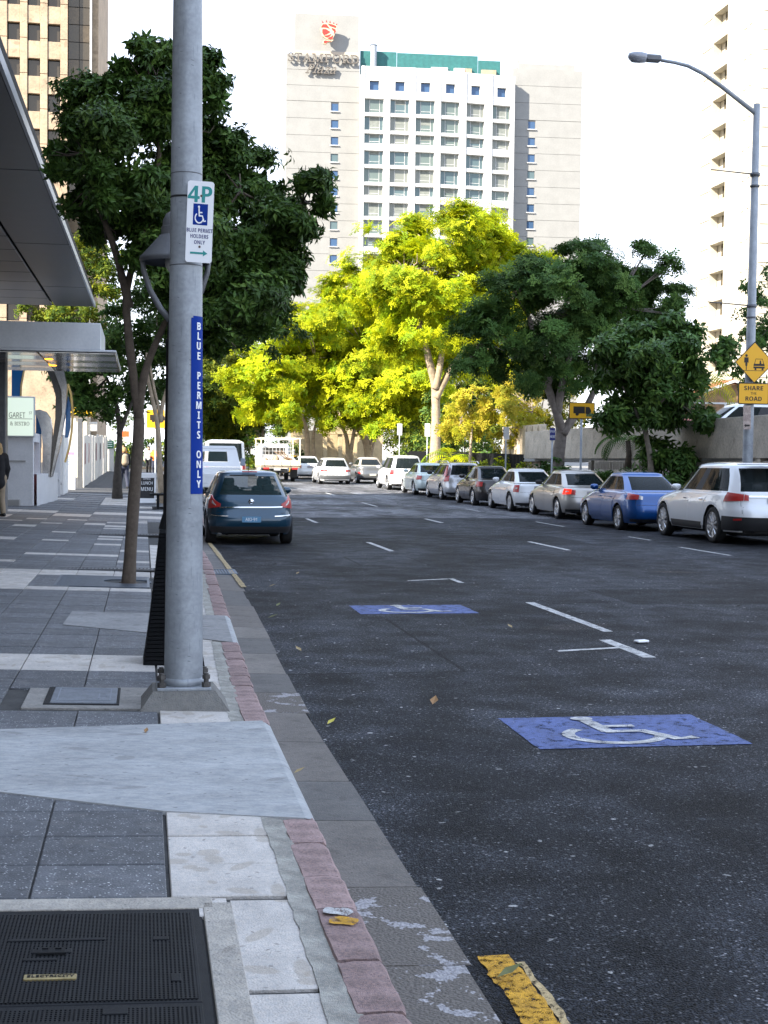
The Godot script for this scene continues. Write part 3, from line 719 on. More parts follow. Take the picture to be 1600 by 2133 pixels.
	for s: float in [1.0, -1.0]:
		for dd in ([[za + ra + 0.03, zm - 0.006], [zm + 0.006, zb - ra - 0.0]] if c.get("doors", 4) == 4 else [[za + ra + 0.03, zb - ra - 0.15]]):
			var f0 := phi_at_z(c, dd[0], 0.6) * s; var f1 := phi_at_z(c, dd[1], 0.6) * s
			var dr := obj("door", hull_patch(c, f0, f1, y0, yb - 0.035, y0, yb - 0.035, 0.006, 6, 8), body_m, root)
			var hp := hull(c, phi_at_z(c, dd[1] - 0.16, yb - 0.16) * s, yb - 0.15)
			st = S(); cbox(st, hp + Vector3(s * 0.022, 0, 0), Vector3(0.022, 0.028, 0.17), 0.008); obj("handle", st, c.get("handle", body_m), dr)
		# mirror
		st = S(true)
		var mp := Vector3(s * (c.gw[0] + 0.12), yb + 0.075, c.gz[0] + c.get("mirror", 0.62))
		lathe(st, [Vector2(0.0, -0.075), Vector2(0.06, -0.062), Vector2(0.105, -0.02), Vector2(0.11, 0.03), Vector2(0.08, 0.068), Vector2(0.0, 0.08)], 14, Transform3D(Basis.from_scale(Vector3(1.05, 1, 0.7)), mp))
		var mi := obj("mirror", st, c.get("mirror_paint", body_m), root)
		st = S(); cbox(st, mp + Vector3(-s * 0.1, -0.05, 0), Vector3(0.14, 0.03, 0.06), 0.01); obj("stalk", st, M.trim, mi)
		# tail lamp
		var tl = c.tail; var pieces = tl if tl[0] is Array else [tl]
		for tt in pieces:
			var lm := obj("tail_lamp", hull_patch(c, tt[0] * s, tt[1] * s, tt[2], tt[3], tt[4], tt[5], 0.012, 8, 5), M.tail_white if tt.size() > 6 and tt[6] == "white" else (M.tail_on if tt.size() > 6 and tt[6] == "on" else M.tail_red), root)
			if tt.size() > 7:
				obj("lens", hull_patch(c, lerpf(tt[0], tt[1], 0.25) * s, lerpf(tt[0], tt[1], 0.62) * s, lerpf(tt[2], tt[3], 0.42), lerpf(tt[2], tt[3], 0.62), lerpf(tt[4], tt[5], 0.42), lerpf(tt[4], tt[5], 0.62), 0.017, 5, 3), M.tail_white, lm)
		# wheels
		for ax in [za, zb]:
			var wp := wheel_parts(r, c.get("spokes", 5), c.get("two", false), c.get("cover", false))
			var wn := base("wheel", Vector3(s * (W / 2 - 0.125), r, ax), PI if s > 0.0 else 0.0, root)
			obj("tyre", wp[0], M.rubber, wn); obj("rim", wp[1], c.get("rim", M.alloy), wn); obj("brake_disc", wp[2], M.brake, wn)
	# ---- rear: lid seam, plate, lower valance, exhaust
	for t in c.get("trim", []):
		obj(t[0], hull_patch(c, t[1], t[2], t[3], t[4], t[5], t[6], t[7], 14, 3), t[8], root)
	for s: float in [1.0, -1.0]:
		obj("lid_seam", hull_patch(c, s * 29.0, s * 29.5, 0.66, yb - 0.02, 0.66, yb - 0.02, 0.002, 1, 6), M.black, root)
	if "plate" in c:
		var pp := hull(c, 0.0, c.plate[0]); var tilt := atan2(hull(c, 0, c.plate[0] + 0.05).z - hull(c, 0, c.plate[0] - 0.05).z, 0.1)
		var pn := base("number_plate", pp + Vector3(0, 0, 0.012), 0.0, root); pn.rotation.x = tilt
		st = S(); prism(st, rrect(c.plate[1], 0.115, 0.012), 0.012); obj("plate", st, c.plate[2], pn)
		if c.plate.size() > 3: lettering(c.plate[3], 0.062, M.sign_white, pn, Vector3(0, 0, 0.014), Basis(), 0.9)
	st = S(true); tube(st, [Vector3(-W * 0.27, bot + 0.03, Ln / 2 - 0.3), Vector3(-W * 0.27, bot + 0.02, Ln / 2 - 0.08)], [0.035, 0.035], 10, false); obj("exhaust", st, M.chrome, root)
	return root
func car_materials():
	M.alloy = mat(L(0.62, 0.62, 0.63), 0.25, 0.85); M.brake = mat(L(0.05, 0.05, 0.05), 0.6, 0.5); M.trim = mat(L(0.022, 0.022, 0.024), 0.7)
	M.cover_grey = mat(L(0.42, 0.42, 0.43), 0.4, 0.5)
	M.bumper_black = mat(L(0.025, 0.025, 0.027), 0.55)
	M.tail_red = mat(L(0.42, 0.008, 0.006), 0.12); M.tail_red.clearcoat_enabled = true
	M.tail_on = mat(L(0.7, 0.03, 0.01), 0.15); M.tail_on.emission_enabled = true; M.tail_on.emission = Color(1.0, 0.16, 0.04); M.tail_on.emission_energy_multiplier = 0.35
	M.tail_white = mat(L(0.55, 0.52, 0.5), 0.1, 0.4)
	M.plate_white = mat(L(0.6, 0.6, 0.6), 0.45); M.plate_maroon = mat(L(0.30, 0.26, 0.27), 0.5); M.plate_blue = mat(L(0.075, 0.22, 0.36), 0.45); M.plate_pale = mat(L(0.5, 0.48, 0.42), 0.5)
	var gl := StandardMaterial3D.new(); gl.albedo_color = Color(L(0.012, 0.017, 0.018).linear_to_srgb(), 0.84); gl.transparency = BaseMaterial3D.TRANSPARENCY_ALPHA; gl.roughness = 0.03; gl.metallic_specular = 0.16
	M.car_glass = gl
	var gc := gl.duplicate(); gc.albedo_color = Color(L(0.02, 0.05, 0.05).linear_to_srgb(), 0.40); M.car_glass_clear = gc
func sedan(L_: float, W: float, H: float, wb: float, fo: float, extra: Dictionary) -> Dictionary:      # a three-box outline; deck at the back
	var e := L_ / 2; var b: float = extra.get("belt", 0.96)
	var c := {"L": L_, "W": W, "H": H, "wb": wb, "fo": fo, "r": 0.315, "belt": b, "roof": H - 0.09, "bot": 0.2,
		"zf": [[0.2, -e + 0.16], [0.32, -e + 0.02], [0.5, -e], [0.62, -e + 0.06], [0.72, -e + 0.25], [b - 0.14, -e + 0.7], [b - 0.04, -e + 1.05], [b, -e + 1.35]],
		"zr": [[0.2, e - 0.14], [0.33, e - 0.02], [0.5, e], [0.6, e - 0.015], [0.68, e - 0.06], [b - 0.07, e - 0.10], [b - 0.02, e - 0.17], [b, e - 0.62]],
		"w": [[0.2, W / 2 - 0.06], [0.35, W / 2 - 0.01], [0.55, W / 2], [b - 0.2, W / 2 - 0.005], [b - 0.06, W / 2 - 0.045], [b, W / 2 - 0.10]],
		"gz": [-e + 1.2, -e + 1.98, e - 1.42, e - 0.58], "gw": [W / 2 - 0.105, W / 2 - 0.30], "rg": 32.0, "sw": [[58.0, 84.0], [87.0, 133.0]], "bow": 0.45, "tail": [15.0, 57.0, 0.70, b - 0.07, 0.68, b - 0.10], "plate": [0.78, 0.37, M.plate_maroon],
		"trim": [["lid_seam", -26.0, 26.0, 0.655, 0.663, 0.655, 0.663, 0.002, M.black], ["valance", -48.0, 48.0, 0.235, 0.31, 0.235, 0.31, 0.006, M.bumper_black]]}
	c.merge(extra, true)
	return c
func hatch(L_: float, W: float, H: float, wb: float, fo: float, extra: Dictionary) -> Dictionary:      # a two-box outline; the glass runs down to the tailgate
	var e := L_ / 2; var b: float = extra.get("belt", 0.95)
	var c := {"L": L_, "W": W, "H": H, "wb": wb, "fo": fo, "r": 0.315, "belt": b, "roof": H - 0.09, "bot": 0.2,
		"zf": [[0.2, -e + 0.16], [0.32, -e + 0.02], [0.5, -e], [0.64, -e + 0.06], [0.74, -e + 0.22], [b - 0.12, -e + 0.6], [b - 0.03, -e + 0.9], [b, -e + 1.1]],
		"zr": [[0.2, e - 0.14], [0.33, e - 0.02], [0.48, e], [0.58, e - 0.02], [0.62, e - 0.07], [b - 0.1, e - 0.11], [b, e - 0.16]],
		"w": [[0.2, W / 2 - 0.06], [0.35, W / 2 - 0.01], [0.55, W / 2], [b - 0.2, W / 2 - 0.005], [b - 0.05, W / 2 - 0.035], [b, W / 2 - 0.07]],
		"gz": [-e + 1.0, -e + 1.85, e - 0.55, e - 0.17], "gw": [W / 2 - 0.075, W / 2 - 0.27], "rg": 31.0, "sw": [[60.0, 68.0], [70.0, 88.0], [91.0, 133.0]], "bow": 0.35, "tail": [21.0, 55.0, 0.70, b + 0.0, 0.66, b - 0.03], "plate": [0.52, 0.37, M.plate_maroon],
		"trim": [["lid_seam", -27.0, 27.0, 0.615, 0.623, 0.615, 0.623, 0.002, M.black], ["valance", -48.0, 48.0, 0.235, 0.32, 0.235, 0.32, 0.006, M.bumper_black]]}
	c.merge(extra, true)
	return c
func build_cars():
	car_materials()
	var put := func(called, spec, x, d, label, cat := "car"):
		var o := make_car(called, spec, Vector3(x, gy(d), -d), 0.0)
		tag(o, label, cat, "cars parked along the right kerb" if x > 11.0 else "")
		o.rotation.x = atan(gy(d + 1.0) - gy(d - 1.0)) * 0.5
		return o
	var silver := paint(L(0.50, 0.50, 0.51), 0.5); var pearl := paint(L(0.78, 0.79, 0.80), 0.1); var white := paint(L(0.74, 0.74, 0.74)); var blue := paint(L(0.002, 0.072, 0.28), 0.4)
	var teal := paint(L(0.004, 0.040, 0.075), 0.35); var champagne := paint(L(0.40, 0.375, 0.34), 0.55); var brown := paint(L(0.020, 0.014, 0.012), 0.3); var mint := paint(L(0.58, 0.66, 0.64), 0.2); var grey := paint(L(0.16, 0.165, 0.17), 0.5)
	# the dark teal hatchback on the left
	var a := hatch(4.25, 1.75, 1.46, 2.61, 0.87, {"paint": teal, "belt": 0.94, "r": 0.32, "cover": true, "rim": M.cover_grey, "glass": M.car_glass_clear, "handle": M.trim, "plate": [0.50, 0.37, M.plate_blue, "AIO·91"], "rg": 33.0,
		"zr": [[0.2, 2.0], [0.33, 2.10], [0.46, 2.125], [0.58, 2.11], [0.63, 2.045], [0.86, 2.0], [0.94, 1.955]], "gz": [-1.05, -0.2, 1.5, 1.95],
		"tail": [[19.0, 56.0, 0.74, 0.80, 0.70, 0.97, "red", 1]]})
	a.trim = [["chrome_strip", -20.0, 20.0, 0.715, 0.738, 0.735, 0.758, 0.014, M.chrome], ["lid_seam", -27.0, 27.0, 0.62, 0.628, 0.62, 0.628, 0.002, M.black], ["bumper_strip", 8.0, 44.0, 0.555, 0.575, 0.575, 0.595, 0.010, M.chrome], ["bumper_strip", -44.0, -8.0, 0.575, 0.595, 0.555, 0.575, 0.010, M.chrome], ["valance", -50.0, 50.0, 0.235, 0.36, 0.235, 0.36, 0.008, M.bumper_black]]
	var o: Node3D = put.call("hatchback", a, 2.07, 29.25, "dark teal hatchback parked at the left kerb behind the galvanised pole")
	var st := S(true); lathe(st, [Vector2(0.055, 0.0), Vector2(0.055, 0.012), Vector2(0.0, 0.016)], 18, Transform3D(Basis(Vector3.RIGHT, PI / 2), Vector3(0, 0.845, 2.0))); obj("round_badge", st, M.chrome, o)
	st = S(); cbox(st, Vector3(-0.17, 0.985, 1.965), Vector3(0.5, 0.025, 0.02), 0.006, Transform3D(Basis(Vector3.RIGHT, -0.2), Vector3(0, -0.0, 0.19))); obj("wiper", st, M.black, o)
	st = S(true); tube(st, [Vector3(0, 1.45, 1.2), Vector3(0, 1.85, 1.42)], [0.008, 0.004], 6); obj("aerial", st, M.black, o)
	st = S(); cbox(st, Vector3(0, 1.425, 1.52), Vector3(0.3, 0.025, 0.04), 0.008); obj("brake_lamp", st, M.tail_red, o)
	# the row on the right, nearest first
	var s := hatch(5.07, 1.93, 1.73, 2.875, 1.0, {"paint": pearl, "belt": 1.08, "r": 0.385, "bot": 0.27, "spokes": 10, "roof": 1.63, "mirror": 0.7, "handle": M.chrome, "n": 4.9, "gn": 4.2,
		"zr": [[0.27, 2.40], [0.42, 2.50], [0.6, 2.535], [0.74, 2.50], [0.8, 2.44], [1.08, 2.36]], "zf": [[0.27, -2.37], [0.42, -2.5], [0.6, -2.535], [0.8, -2.46], [0.92, -2.2], [1.0, -1.75], [1.05, -1.45], [1.08, -1.25]],
		"gz": [-1.3, -0.45, 1.80, 2.34], "gw": [0.865, 0.67], "rg": 36.0, "sw": [[60.0, 71.0], [72.5, 90.0], [92.0, 133.0]], "plate": [0.93, 0.37, M.plate_white], "tail": [[25.0, 60.0, 0.93, 1.06, 0.90, 1.10], [17.0, 24.0, 0.93, 1.04, 0.93, 1.06, "red"]]})
	s.trim = [["plate_bar", -17.0, 17.0, 1.0, 1.035, 1.0, 1.035, 0.02, M.chrome], ["lid_seam", -30.0, 30.0, 0.79, 0.80, 0.79, 0.80, 0.002, M.black], ["bumper", -64.0, 64.0, 0.30, 0.60, 0.30, 0.56, 0.010, M.bumper_black], ["sill_cladding", 86.6, 95.4, 0.28, 0.43, 0.28, 0.43, 0.012, M.bumper_black], ["sill_cladding", -95.4, -86.6, 0.28, 0.43, 0.28, 0.43, 0.012, M.bumper_black], ["reflector", 30.0, 44.0, 0.52, 0.56, 0.51, 0.55, 0.016, M.tail_red], ["reflector", -44.0, -30.0, 0.51, 0.55, 0.52, 0.56, 0.016, M.tail_red]]
	o = put.call("wagon", s, 12.93, 29.5, "large white wagon with black sills, nearest in the right row")
	st = S(); cbox(st, Vector3(0, 1.69, 2.0), Vector3(1.2, 0.03, 0.42), 0.012); obj("spoiler", st, pearl, o)
	o = put.call("sedan", sedan(4.58, 1.755, 1.47, 2.64, 0.93, {"paint": blue, "r": 0.32, "spokes": 5, "two": true, "belt": 0.98, "tail": [[22.0, 58.0, 0.80, 0.91, 0.79, 0.95], [13.0, 21.0, 0.79, 0.87, 0.80, 0.90, "white"]], "plate": [0.48, 0.37, M.plate_maroon]}), 12.66, 34.95, "bright blue sedan parked in front of the white wagon")
	o = put.call("sedan", sedan(4.54, 1.75, 1.45, 2.70, 0.9, {"paint": champagne, "spokes": 7, "cover": true, "belt": 0.97, "mirror_paint": M.trim, "tail": [[26.0, 57.0, 0.76, 0.90, 0.74, 0.91, "on", 1], [14.0, 25.0, 0.74, 0.87, 0.75, 0.89]]}), 12.95, 41.25, "champagne silver sedan with a lit tail lamp")
	o = put.call("hatchback", sedan(4.2, 1.71, 1.43, 2.6, 0.8, {"paint": white, "spokes": 6, "cover": true, "rim": M.cover_grey, "belt": 0.95, "gz": [-0.95, -0.2, 0.9, 1.75], "tail": [31.0, 56.0, 0.66, 0.90, 0.66, 0.89, "red", 1], "plate": [0.80, 0.37, M.plate_maroon]}), 12.75, 46.0, "white hatchback between the champagne sedan and the dark brown car")
	o = put.call("hatchback", sedan(4.1, 1.68, 1.45, 2.45, 0.8, {"paint": brown, "spokes": 7, "cover": true, "gz": [-0.95, -0.2, 0.8, 1.6], "tail": [24.0, 56.0, 0.72, 0.88, 0.70, 0.90]}), 12.6, 50.6, "small dark brown car behind the white hatchback")
	var wg := hatch(4.48, 1.78, 1.52, 2.70, 0.85, {"paint": silver, "spokes": 7, "cover": true, "belt": 0.98, "gz": [-1.2, -0.35, 1.72, 2.05], "sw": [[58.0, 72.0], [73.5, 90.0], [92.0, 133.0]], "tail": [27.0, 57.0, 0.80, 1.40, 0.74, 1.0], "mirror_paint": M.trim})
	wg.tail = [30.0, 57.0, 0.76, 0.98, 0.74, 0.97]
	o = put.call("wagon", wg, 12.65, 56.2, "silver wagon with roof rails and tall red tail lamps")
	for x in [-0.62, 0.62]:
		st = S(true); tube(st, [Vector3(x, 1.46, -0.3), Vector3(x, 1.545, -0.1), Vector3(x, 1.55, 1.4), Vector3(x, 1.46, 1.65)], [0.018, 0.02, 0.02, 0.018], 8); obj("roof_rail", st, M.alloy, o)
	for x in [-1.0, 1.0]:     # the lamps run up the rear pillars
		st = S(); hexa(st, [Vector3(x * 0.80, 0.98, 2.0), Vector3(x * 0.86, 0.98, 1.78), Vector3(x * 0.80, 0.98, 1.74), Vector3(x * 0.74, 0.98, 1.9)], [Vector3(x * 0.68, 1.38, 1.78), Vector3(x * 0.69, 1.38, 1.62), Vector3(x * 0.64, 1.38, 1.6), Vector3(x * 0.62, 1.38, 1.7)]); obj("tail_lamp", st, M.tail_red, o)
	o = put.call("sedan", sedan(4.42, 1.7, 1.42, 2.6, 0.85, {"paint": mint, "spokes": 5, "tail": [24.0, 56.0, 0.70, 0.86, 0.68, 0.88]}), 12.55, 61.6, "pale mint sedan standing at the edge of the sunlight")
	o = put.call("wagon", hatch(4.8, 1.85, 1.7, 2.8, 0.95, {"paint": white, "belt": 1.02, "r": 0.36, "bot": 0.26, "roof": 1.6, "tail": [30.0, 56.0, 0.78, 1.0, 0.76, 1.0], "plate": [0.8, 0.37, M.plate_maroon]}), 12.6, 68.3, "tall white wagon in the sun beyond the mint sedan")
	o = put.call("sedan", sedan(4.3, 1.72, 1.48, 2.6, 0.85, {"paint": grey, "belt": 1.0, "gz": [-1.0, -0.2, 0.8, 1.55], "tail": [30.0, 54.0, 0.55, 0.66, 0.53, 0.64], "plate": [0.5, 0.37, M.plate_pale], "roof_paint": mat(L(0.35, 0.31, 0.26), 0.9), "pillar_paint": mat(L(0.35, 0.31, 0.26), 0.9)}), 12.75, 79.8, "grey convertible with a tan cloth roof at the row's far end")
	# traffic in the sun
	o = put.call("wagon", hatch(4.7, 1.78, 1.46, 2.72, 0.95, {"paint": white, "spokes": 6, "belt": 0.93, "gz": [-1.1, -0.3, 1.7, 2.12], "tail": [11.0, 54.0, 0.70, 0.80, 0.70, 0.80], "plate": [0.71, 0.37, M.plate_white], "trim": [["bumper", -60.0, 60.0, 0.3, 0.52, 0.3, 0.5, 0.015, grey]]}), 10.35, 77.6, "white wagon with wide red lamps driving in the sun")
	o = put.call("taxi", sedan(4.8, 1.8, 1.45, 2.8, 0.95, {"paint": paint(L(0.75, 0.42, 0.02)), "tail": [26.0, 56.0, 0.70, 0.86, 0.68, 0.88]}), 10.0, 96.0, "yellow taxi ahead of the flatbed truck", "taxi")
	o = put.call("sedan", sedan(4.6, 1.76, 1.44, 2.7, 0.9, {"paint": white}), 10.15, 88.0, "white sedan between the yellow taxi and the white wagon")
	# cars on the raised car park behind the wall
	o = make_car("sedan", sedan(4.6, 1.76, 1.46, 2.7, 0.9, {"paint": paint(L(0.5, 0.012, 0.01))}), Vector3(20.6, 2.06, -53.0), PI / 2); tag(o, "red car on the raised car park, seen above the wall", "car", "cars on the raised car park")
	o = make_car("wagon", hatch(4.7, 1.85, 1.75, 2.75, 0.95, {"paint": white, "belt": 1.05, "roof": 1.64}), Vector3(20.4, 2.06, -45.5), PI / 2); tag(o, "white wagon on the raised car park behind the yellow sign", "car", "cars on the raised car park")

# ---------------------------------------------------------------- poles, lamps, signs, covers
func ring(st: SurfaceTool, r0: float, r1: float, y0: float, y1: float, n := 24, xf := Transform3D()):     # a closed band between two radii
	lathe(st, [Vector2(r0, y0), Vector2(r1, y0), Vector2(r1, y1), Vector2(r0, y1)], n, xf)
func bolt(st: SurfaceTool, at: Vector3, s := 1.0):
	lathe(st, [Vector2(0.024 * s, 0.0), Vector2(0.024 * s, 0.026 * s), Vector2(0.0, 0.026 * s)], 6, Transform3D(Basis(), at))
	lathe(st, [Vector2(0.013 * s, 0.026 * s), Vector2(0.013 * s, 0.075 * s), Vector2(0.0, 0.078 * s)], 10, Transform3D(Basis(), at))
	lathe(st, [Vector2(0.022 * s, 0.045 * s), Vector2(0.022 * s, 0.066 * s), Vector2(0.0, 0.066 * s)], 6, Transform3D(Basis(Vector3.UP, 0.3), at))
func build_near_pole():
	var px := 0.25; var d := 8.72; var y0 := fp(px, d)
	var p := base("street_light_pole", Vector3(px, y0, -d))
	tag(p, "thick galvanised street light pole on a concrete foot in the foreground", "pole")
	var R := func(y: float): return 0.1195 - 0.0074 * (y - 0.09)
	var st := S(); hexa(st, [Vector3(-0.29, -0.03, -0.27), Vector3(0.29, -0.03, -0.27), Vector3(0.29, -0.03, 0.29), Vector3(-0.29, -0.03, 0.29)], [Vector3(-0.19, 0.105, -0.19), Vector3(0.19, 0.105, -0.19), Vector3(0.19, 0.105, 0.17), Vector3(-0.19, 0.105, 0.17)])
	obj("concrete_foot", st, mat(L(0.23, 0.22, 0.20), 0.92, 0.0, M.conc_tex, 1.1, M.grit_n, 0.7), p)
	st = S(); cbox(st, Vector3(0, 0.113, -0.01), Vector3(0.33, 0.02, 0.33), 0.004); obj("base_plate", st, M.galv, p)
	for q in [Vector3(-0.135, 0.123, 0.125), Vector3(0.135, 0.123, 0.125), Vector3(-0.135, 0.123, -0.14), Vector3(0.135, 0.123, -0.14)]:
		st = S(); bolt(st, q, 1.15); obj("anchor_bolt", st, mat(L(0.13, 0.12, 0.11), 0.6, 0.5, M.rough_tex, 6.0), p)
	st = S(true); var prof := []
	for i in 19: prof.append(Vector2(R.call(i * 0.5), maxf(0.12, i * 0.5)))
	prof.append(Vector2(0.0, 9.01)); lathe(st, prof, 40); obj("shaft", st, M.galv, p)
	st = S(true); ring(st, 0.121, 0.127, 0.122, 0.17, 40); obj("weld_collar", st, M.galv, p)
	st = S(true)
	for y in [2.71, 3.27]: ring(st, R.call(y) - 0.004, R.call(y) + 0.0012, y, y + 0.006, 40)
	obj("seam", st, M.grey_paint, p)
	# access door, curved with the shaft
	st = S(true)
	for i in 6:
		var a0 := deg_to_rad(-62.0 + 7.0 * i); var a1 := deg_to_rad(-62.0 + 7.0 * (i + 1)); var rr: float = R.call(0.9) + 0.004
		QO(st, Vector3(sin(a0) * rr, 0.55, cos(a0) * rr), Vector3(sin(a1) * rr, 0.55, cos(a1) * rr), Vector3(sin(a1) * rr, 1.15, cos(a1) * rr), Vector3(sin(a0) * rr, 1.15, cos(a0) * rr), Vector3(0, 0.8, 0))
	obj("access_door", st, M.galv, p)
	# outreach arm and lamp above the picture
	st = S(true); tube(st, [Vector3(0, 8.8, 0), Vector3(0.5, 9.3, 0), Vector3(1.6, 9.6, 0), Vector3(2.6, 9.65, 0)], [0.05, 0.045, 0.04, 0.035], 10); obj("arm", st, M.galv, p)
	st = S(); cbox(st, Vector3(2.95, 9.66, 0), Vector3(0.8, 0.16, 0.3), 0.05); obj("lantern", st, M.grey_paint, p)
	# parking sign
	var s := base("parking_sign", Vector3(0.327, 3.095, -8.592)); s.rotation = Vector3(0, 0.02, -0.03)
	tag(s, "white 4P disabled parking sign strapped to the galvanised pole", "sign")
	st = S(); prism(st, rrect(0.160, 0.492, 0.016), 0.004); obj("plate", st, M.sign_white, s)
	st = S()
	var z := Transform3D(Basis(), Vector3(0, 0, 0.0041))
	lettering("4P", 0.098, M.sign_green, s, Vector3(-0.002, 0.165, 0.0047), Basis(), 0.98, 0, true, 0.001)
	st = S(); prism(st, rrect(0.088, 0.128, 0.001, 1), 0.0012, Transform3D(Basis(), Vector3(0.002, 0.045, 0.0041))); var sq := obj("blue_field", st, M.sign_blue, s)
	st = S(); var k := 0
	for poly in wheelchair():
		var pp := PackedVector2Array()
		for v in poly: pp.append(Vector2((v.x - 0.53) * 0.092 + 0.002, (v.y - 0.52) * 0.115 + 0.045))
		prism(st, pp, 0.0012 + 0.0003 * k, Transform3D(Basis(), Vector3(0, 0, 0.0054))); k += 1
	obj("symbol", st, M.sign_white, sq)
	lettering("BLUE PERMIT", 0.0225, M.sign_navy, s, Vector3(0.001, -0.052, 0.0047), Basis(), 0.80, 0, true, 0.001)
	lettering("HOLDERS", 0.0225, M.sign_navy, s, Vector3(0.0, -0.088, 0.0047), Basis(), 0.80, 0, true, 0.001)
	lettering("ONLY", 0.0225, M.sign_navy, s, Vector3(0.002, -0.124, 0.0047), Basis(), 0.80, 0, true, 0.001)
	st = S(); prism(st, PackedVector2Array([Vector2(-0.052, -0.183), Vector2(0.026, -0.183), Vector2(0.026, -0.171), Vector2(0.052, -0.189), Vector2(0.026, -0.207), Vector2(0.026, -0.195), Vector2(-0.052, -0.195)]), 0.0015, z); obj("arrow", st, M.sign_green, s)
	for q in [Vector3(0.004, 0.158, 0.004), Vector3(0.004, -0.150, 0.004)]:
		st = S(true); lathe(st, [Vector2(0.0075, 0.0), Vector2(0.006, 0.004), Vector2(0.0, 0.005)], 10, Transform3D(Basis(Vector3.RIGHT, PI / 2), q)); obj("screw", st, mat(L(0.15, 0.1, 0.07), 0.6, 0.5), s)
	st = S(true); ring(st, 0.097, 0.1005, -0.006, 0.006, 36, Transform3D(Basis(), Vector3(-0.077, 0.16, -0.130))); obj("strap", st, M.black, s)
	# blue strip that follows the shaft
	var t := base("permit_strip", Vector3(px, y0, -d)); tag(t, "vertical blue strip reading blue permits only wrapped on the pole", "sign")
	st = S(true)
	var yb := 1.44 - y0; var yt := 2.53 - y0
	var ang := func(i): return deg_to_rad(17.0 + 58.0 * i / 8.0)
	for i in 8:
		for j in 6:
			var ya := lerpf(yb, yt, j / 6.0); var yc := lerpf(yb, yt, (j + 1) / 6.0)
			if j == 5 and i == 0: yc -= 0.012
			var ra: float = R.call(ya) + 0.003; var rc: float = R.call(yc) + 0.003
			QO(st, Vector3(sin(ang.call(i)) * ra, ya, cos(ang.call(i)) * ra), Vector3(sin(ang.call(i + 1)) * ra, ya, cos(ang.call(i + 1)) * ra), Vector3(sin(ang.call(i + 1)) * rc, yc, cos(ang.call(i + 1)) * rc), Vector3(sin(ang.call(i)) * rc, yc, cos(ang.call(i)) * rc), Vector3(0, ya, 0))
	obj("strip", st, M.sign_blue, t)
	var word := "BLUE PERMITS ONLY"; var bb := Basis(Vector3.UP, deg_to_rad(46.0))
	for i in word.length():
		if word[i] == " ": continue
		var y := yt - 0.062 - 0.0605 * i
		lettering(word[i], 0.045, M.sign_white, t, bb * Vector3(0, 0, R.call(y) + 0.0045) + Vector3(0, y, 0), bb, 1.0, 0, true, 0.003)
func build_lamp_post():
	var x := 0.225; var d := 10.55
	var p := base("lamp_post", Vector3(x, fp(x, d), -d)); tag(p, "dark decorative lamp post half hidden behind the galvanised pole", "street lamp")
	var st := S()
	for i in 34:
		var t := i / 33.0; var w := lerpf(0.23, 0.108, pow(t, 0.85)); var w2 := lerpf(0.23, 0.108, pow((i + 1) / 34.0, 0.85))
		var y := -0.02 + 0.030 * i
		hexa(st, [Vector3(-w, y, -w), Vector3(w, y, -w), Vector3(w, y, w), Vector3(-w, y, w)], [Vector3(-w2, y + 0.025, -w2), Vector3(w2, y + 0.025, -w2), Vector3(w2, y + 0.025, w2), Vector3(-w2, y + 0.025, w2)])
		w2 -= 0.003
		hexa(st, [Vector3(-w2, y + 0.0255, -w2), Vector3(w2, y + 0.0255, -w2), Vector3(w2, y + 0.0255, w2), Vector3(-w2, y + 0.0255, w2)], [Vector3(-w2, y + 0.0295, -w2), Vector3(w2, y + 0.0295, -w2), Vector3(w2, y + 0.0295, w2), Vector3(-w2, y + 0.0295, w2)]); obj("ribbed_base", st, M.dark_paint, p)
	st = S(true); lathe(st, [Vector2(0.115, 1.0), Vector2(0.10, 1.06), Vector2(0.082, 1.12), Vector2(0.066, 2.35), Vector2(0.072, 2.36), Vector2(0.072, 2.41), Vector2(0.06, 2.42), Vector2(0.05, 2.68), Vector2(0.0, 2.7)], 20); obj("shaft", st, M.dark_paint, p)
	for s in [-1.0, 1.0]:
		st = S(true); tube(st, [Vector3(s * 0.03, 2.55, 0), Vector3(s * 0.11, 2.64, 0), Vector3(s * 0.19, 2.78, 0), Vector3(s * 0.235, 2.92, 0), Vector3(s * 0.245, 3.03, 0)], [0.026, 0.024, 0.022, 0.02, 0.02], 10); obj("yoke_arm", st, M.grey_paint, p)
	st = S(true); lathe(st, [Vector2(0.25, 2.98), Vector2(0.268, 3.0), Vector2(0.262, 3.02), Vector2(0.125, 3.175), Vector2(0.118, 3.185)], 32)
	st.set_smooth_group(-1); lathe(st, [Vector2(0.108, 3.18), Vector2(0.108, 3.245), Vector2(0.098, 3.25), Vector2(0.098, 3.26)], 32)
	st.set_smooth_group(0); lathe(st, [Vector2(0.098, 3.26), Vector2(0.094, 3.30), Vector2(0.07, 3.345), Vector2(0.035, 3.365), Vector2(0.0, 3.37)], 32); obj("shade", st, M.grey_paint, p)
	st = S(true)
	var g := []
	for i in 13: g.append(Vector2(0.078 * sin(PI * i / 12.0), 2.985 - 0.088 * cos(PI * i / 12.0)))
	lathe(st, g, 20); obj("globe", st, mat(L(0.55, 0.52, 0.47), 0.3), p)
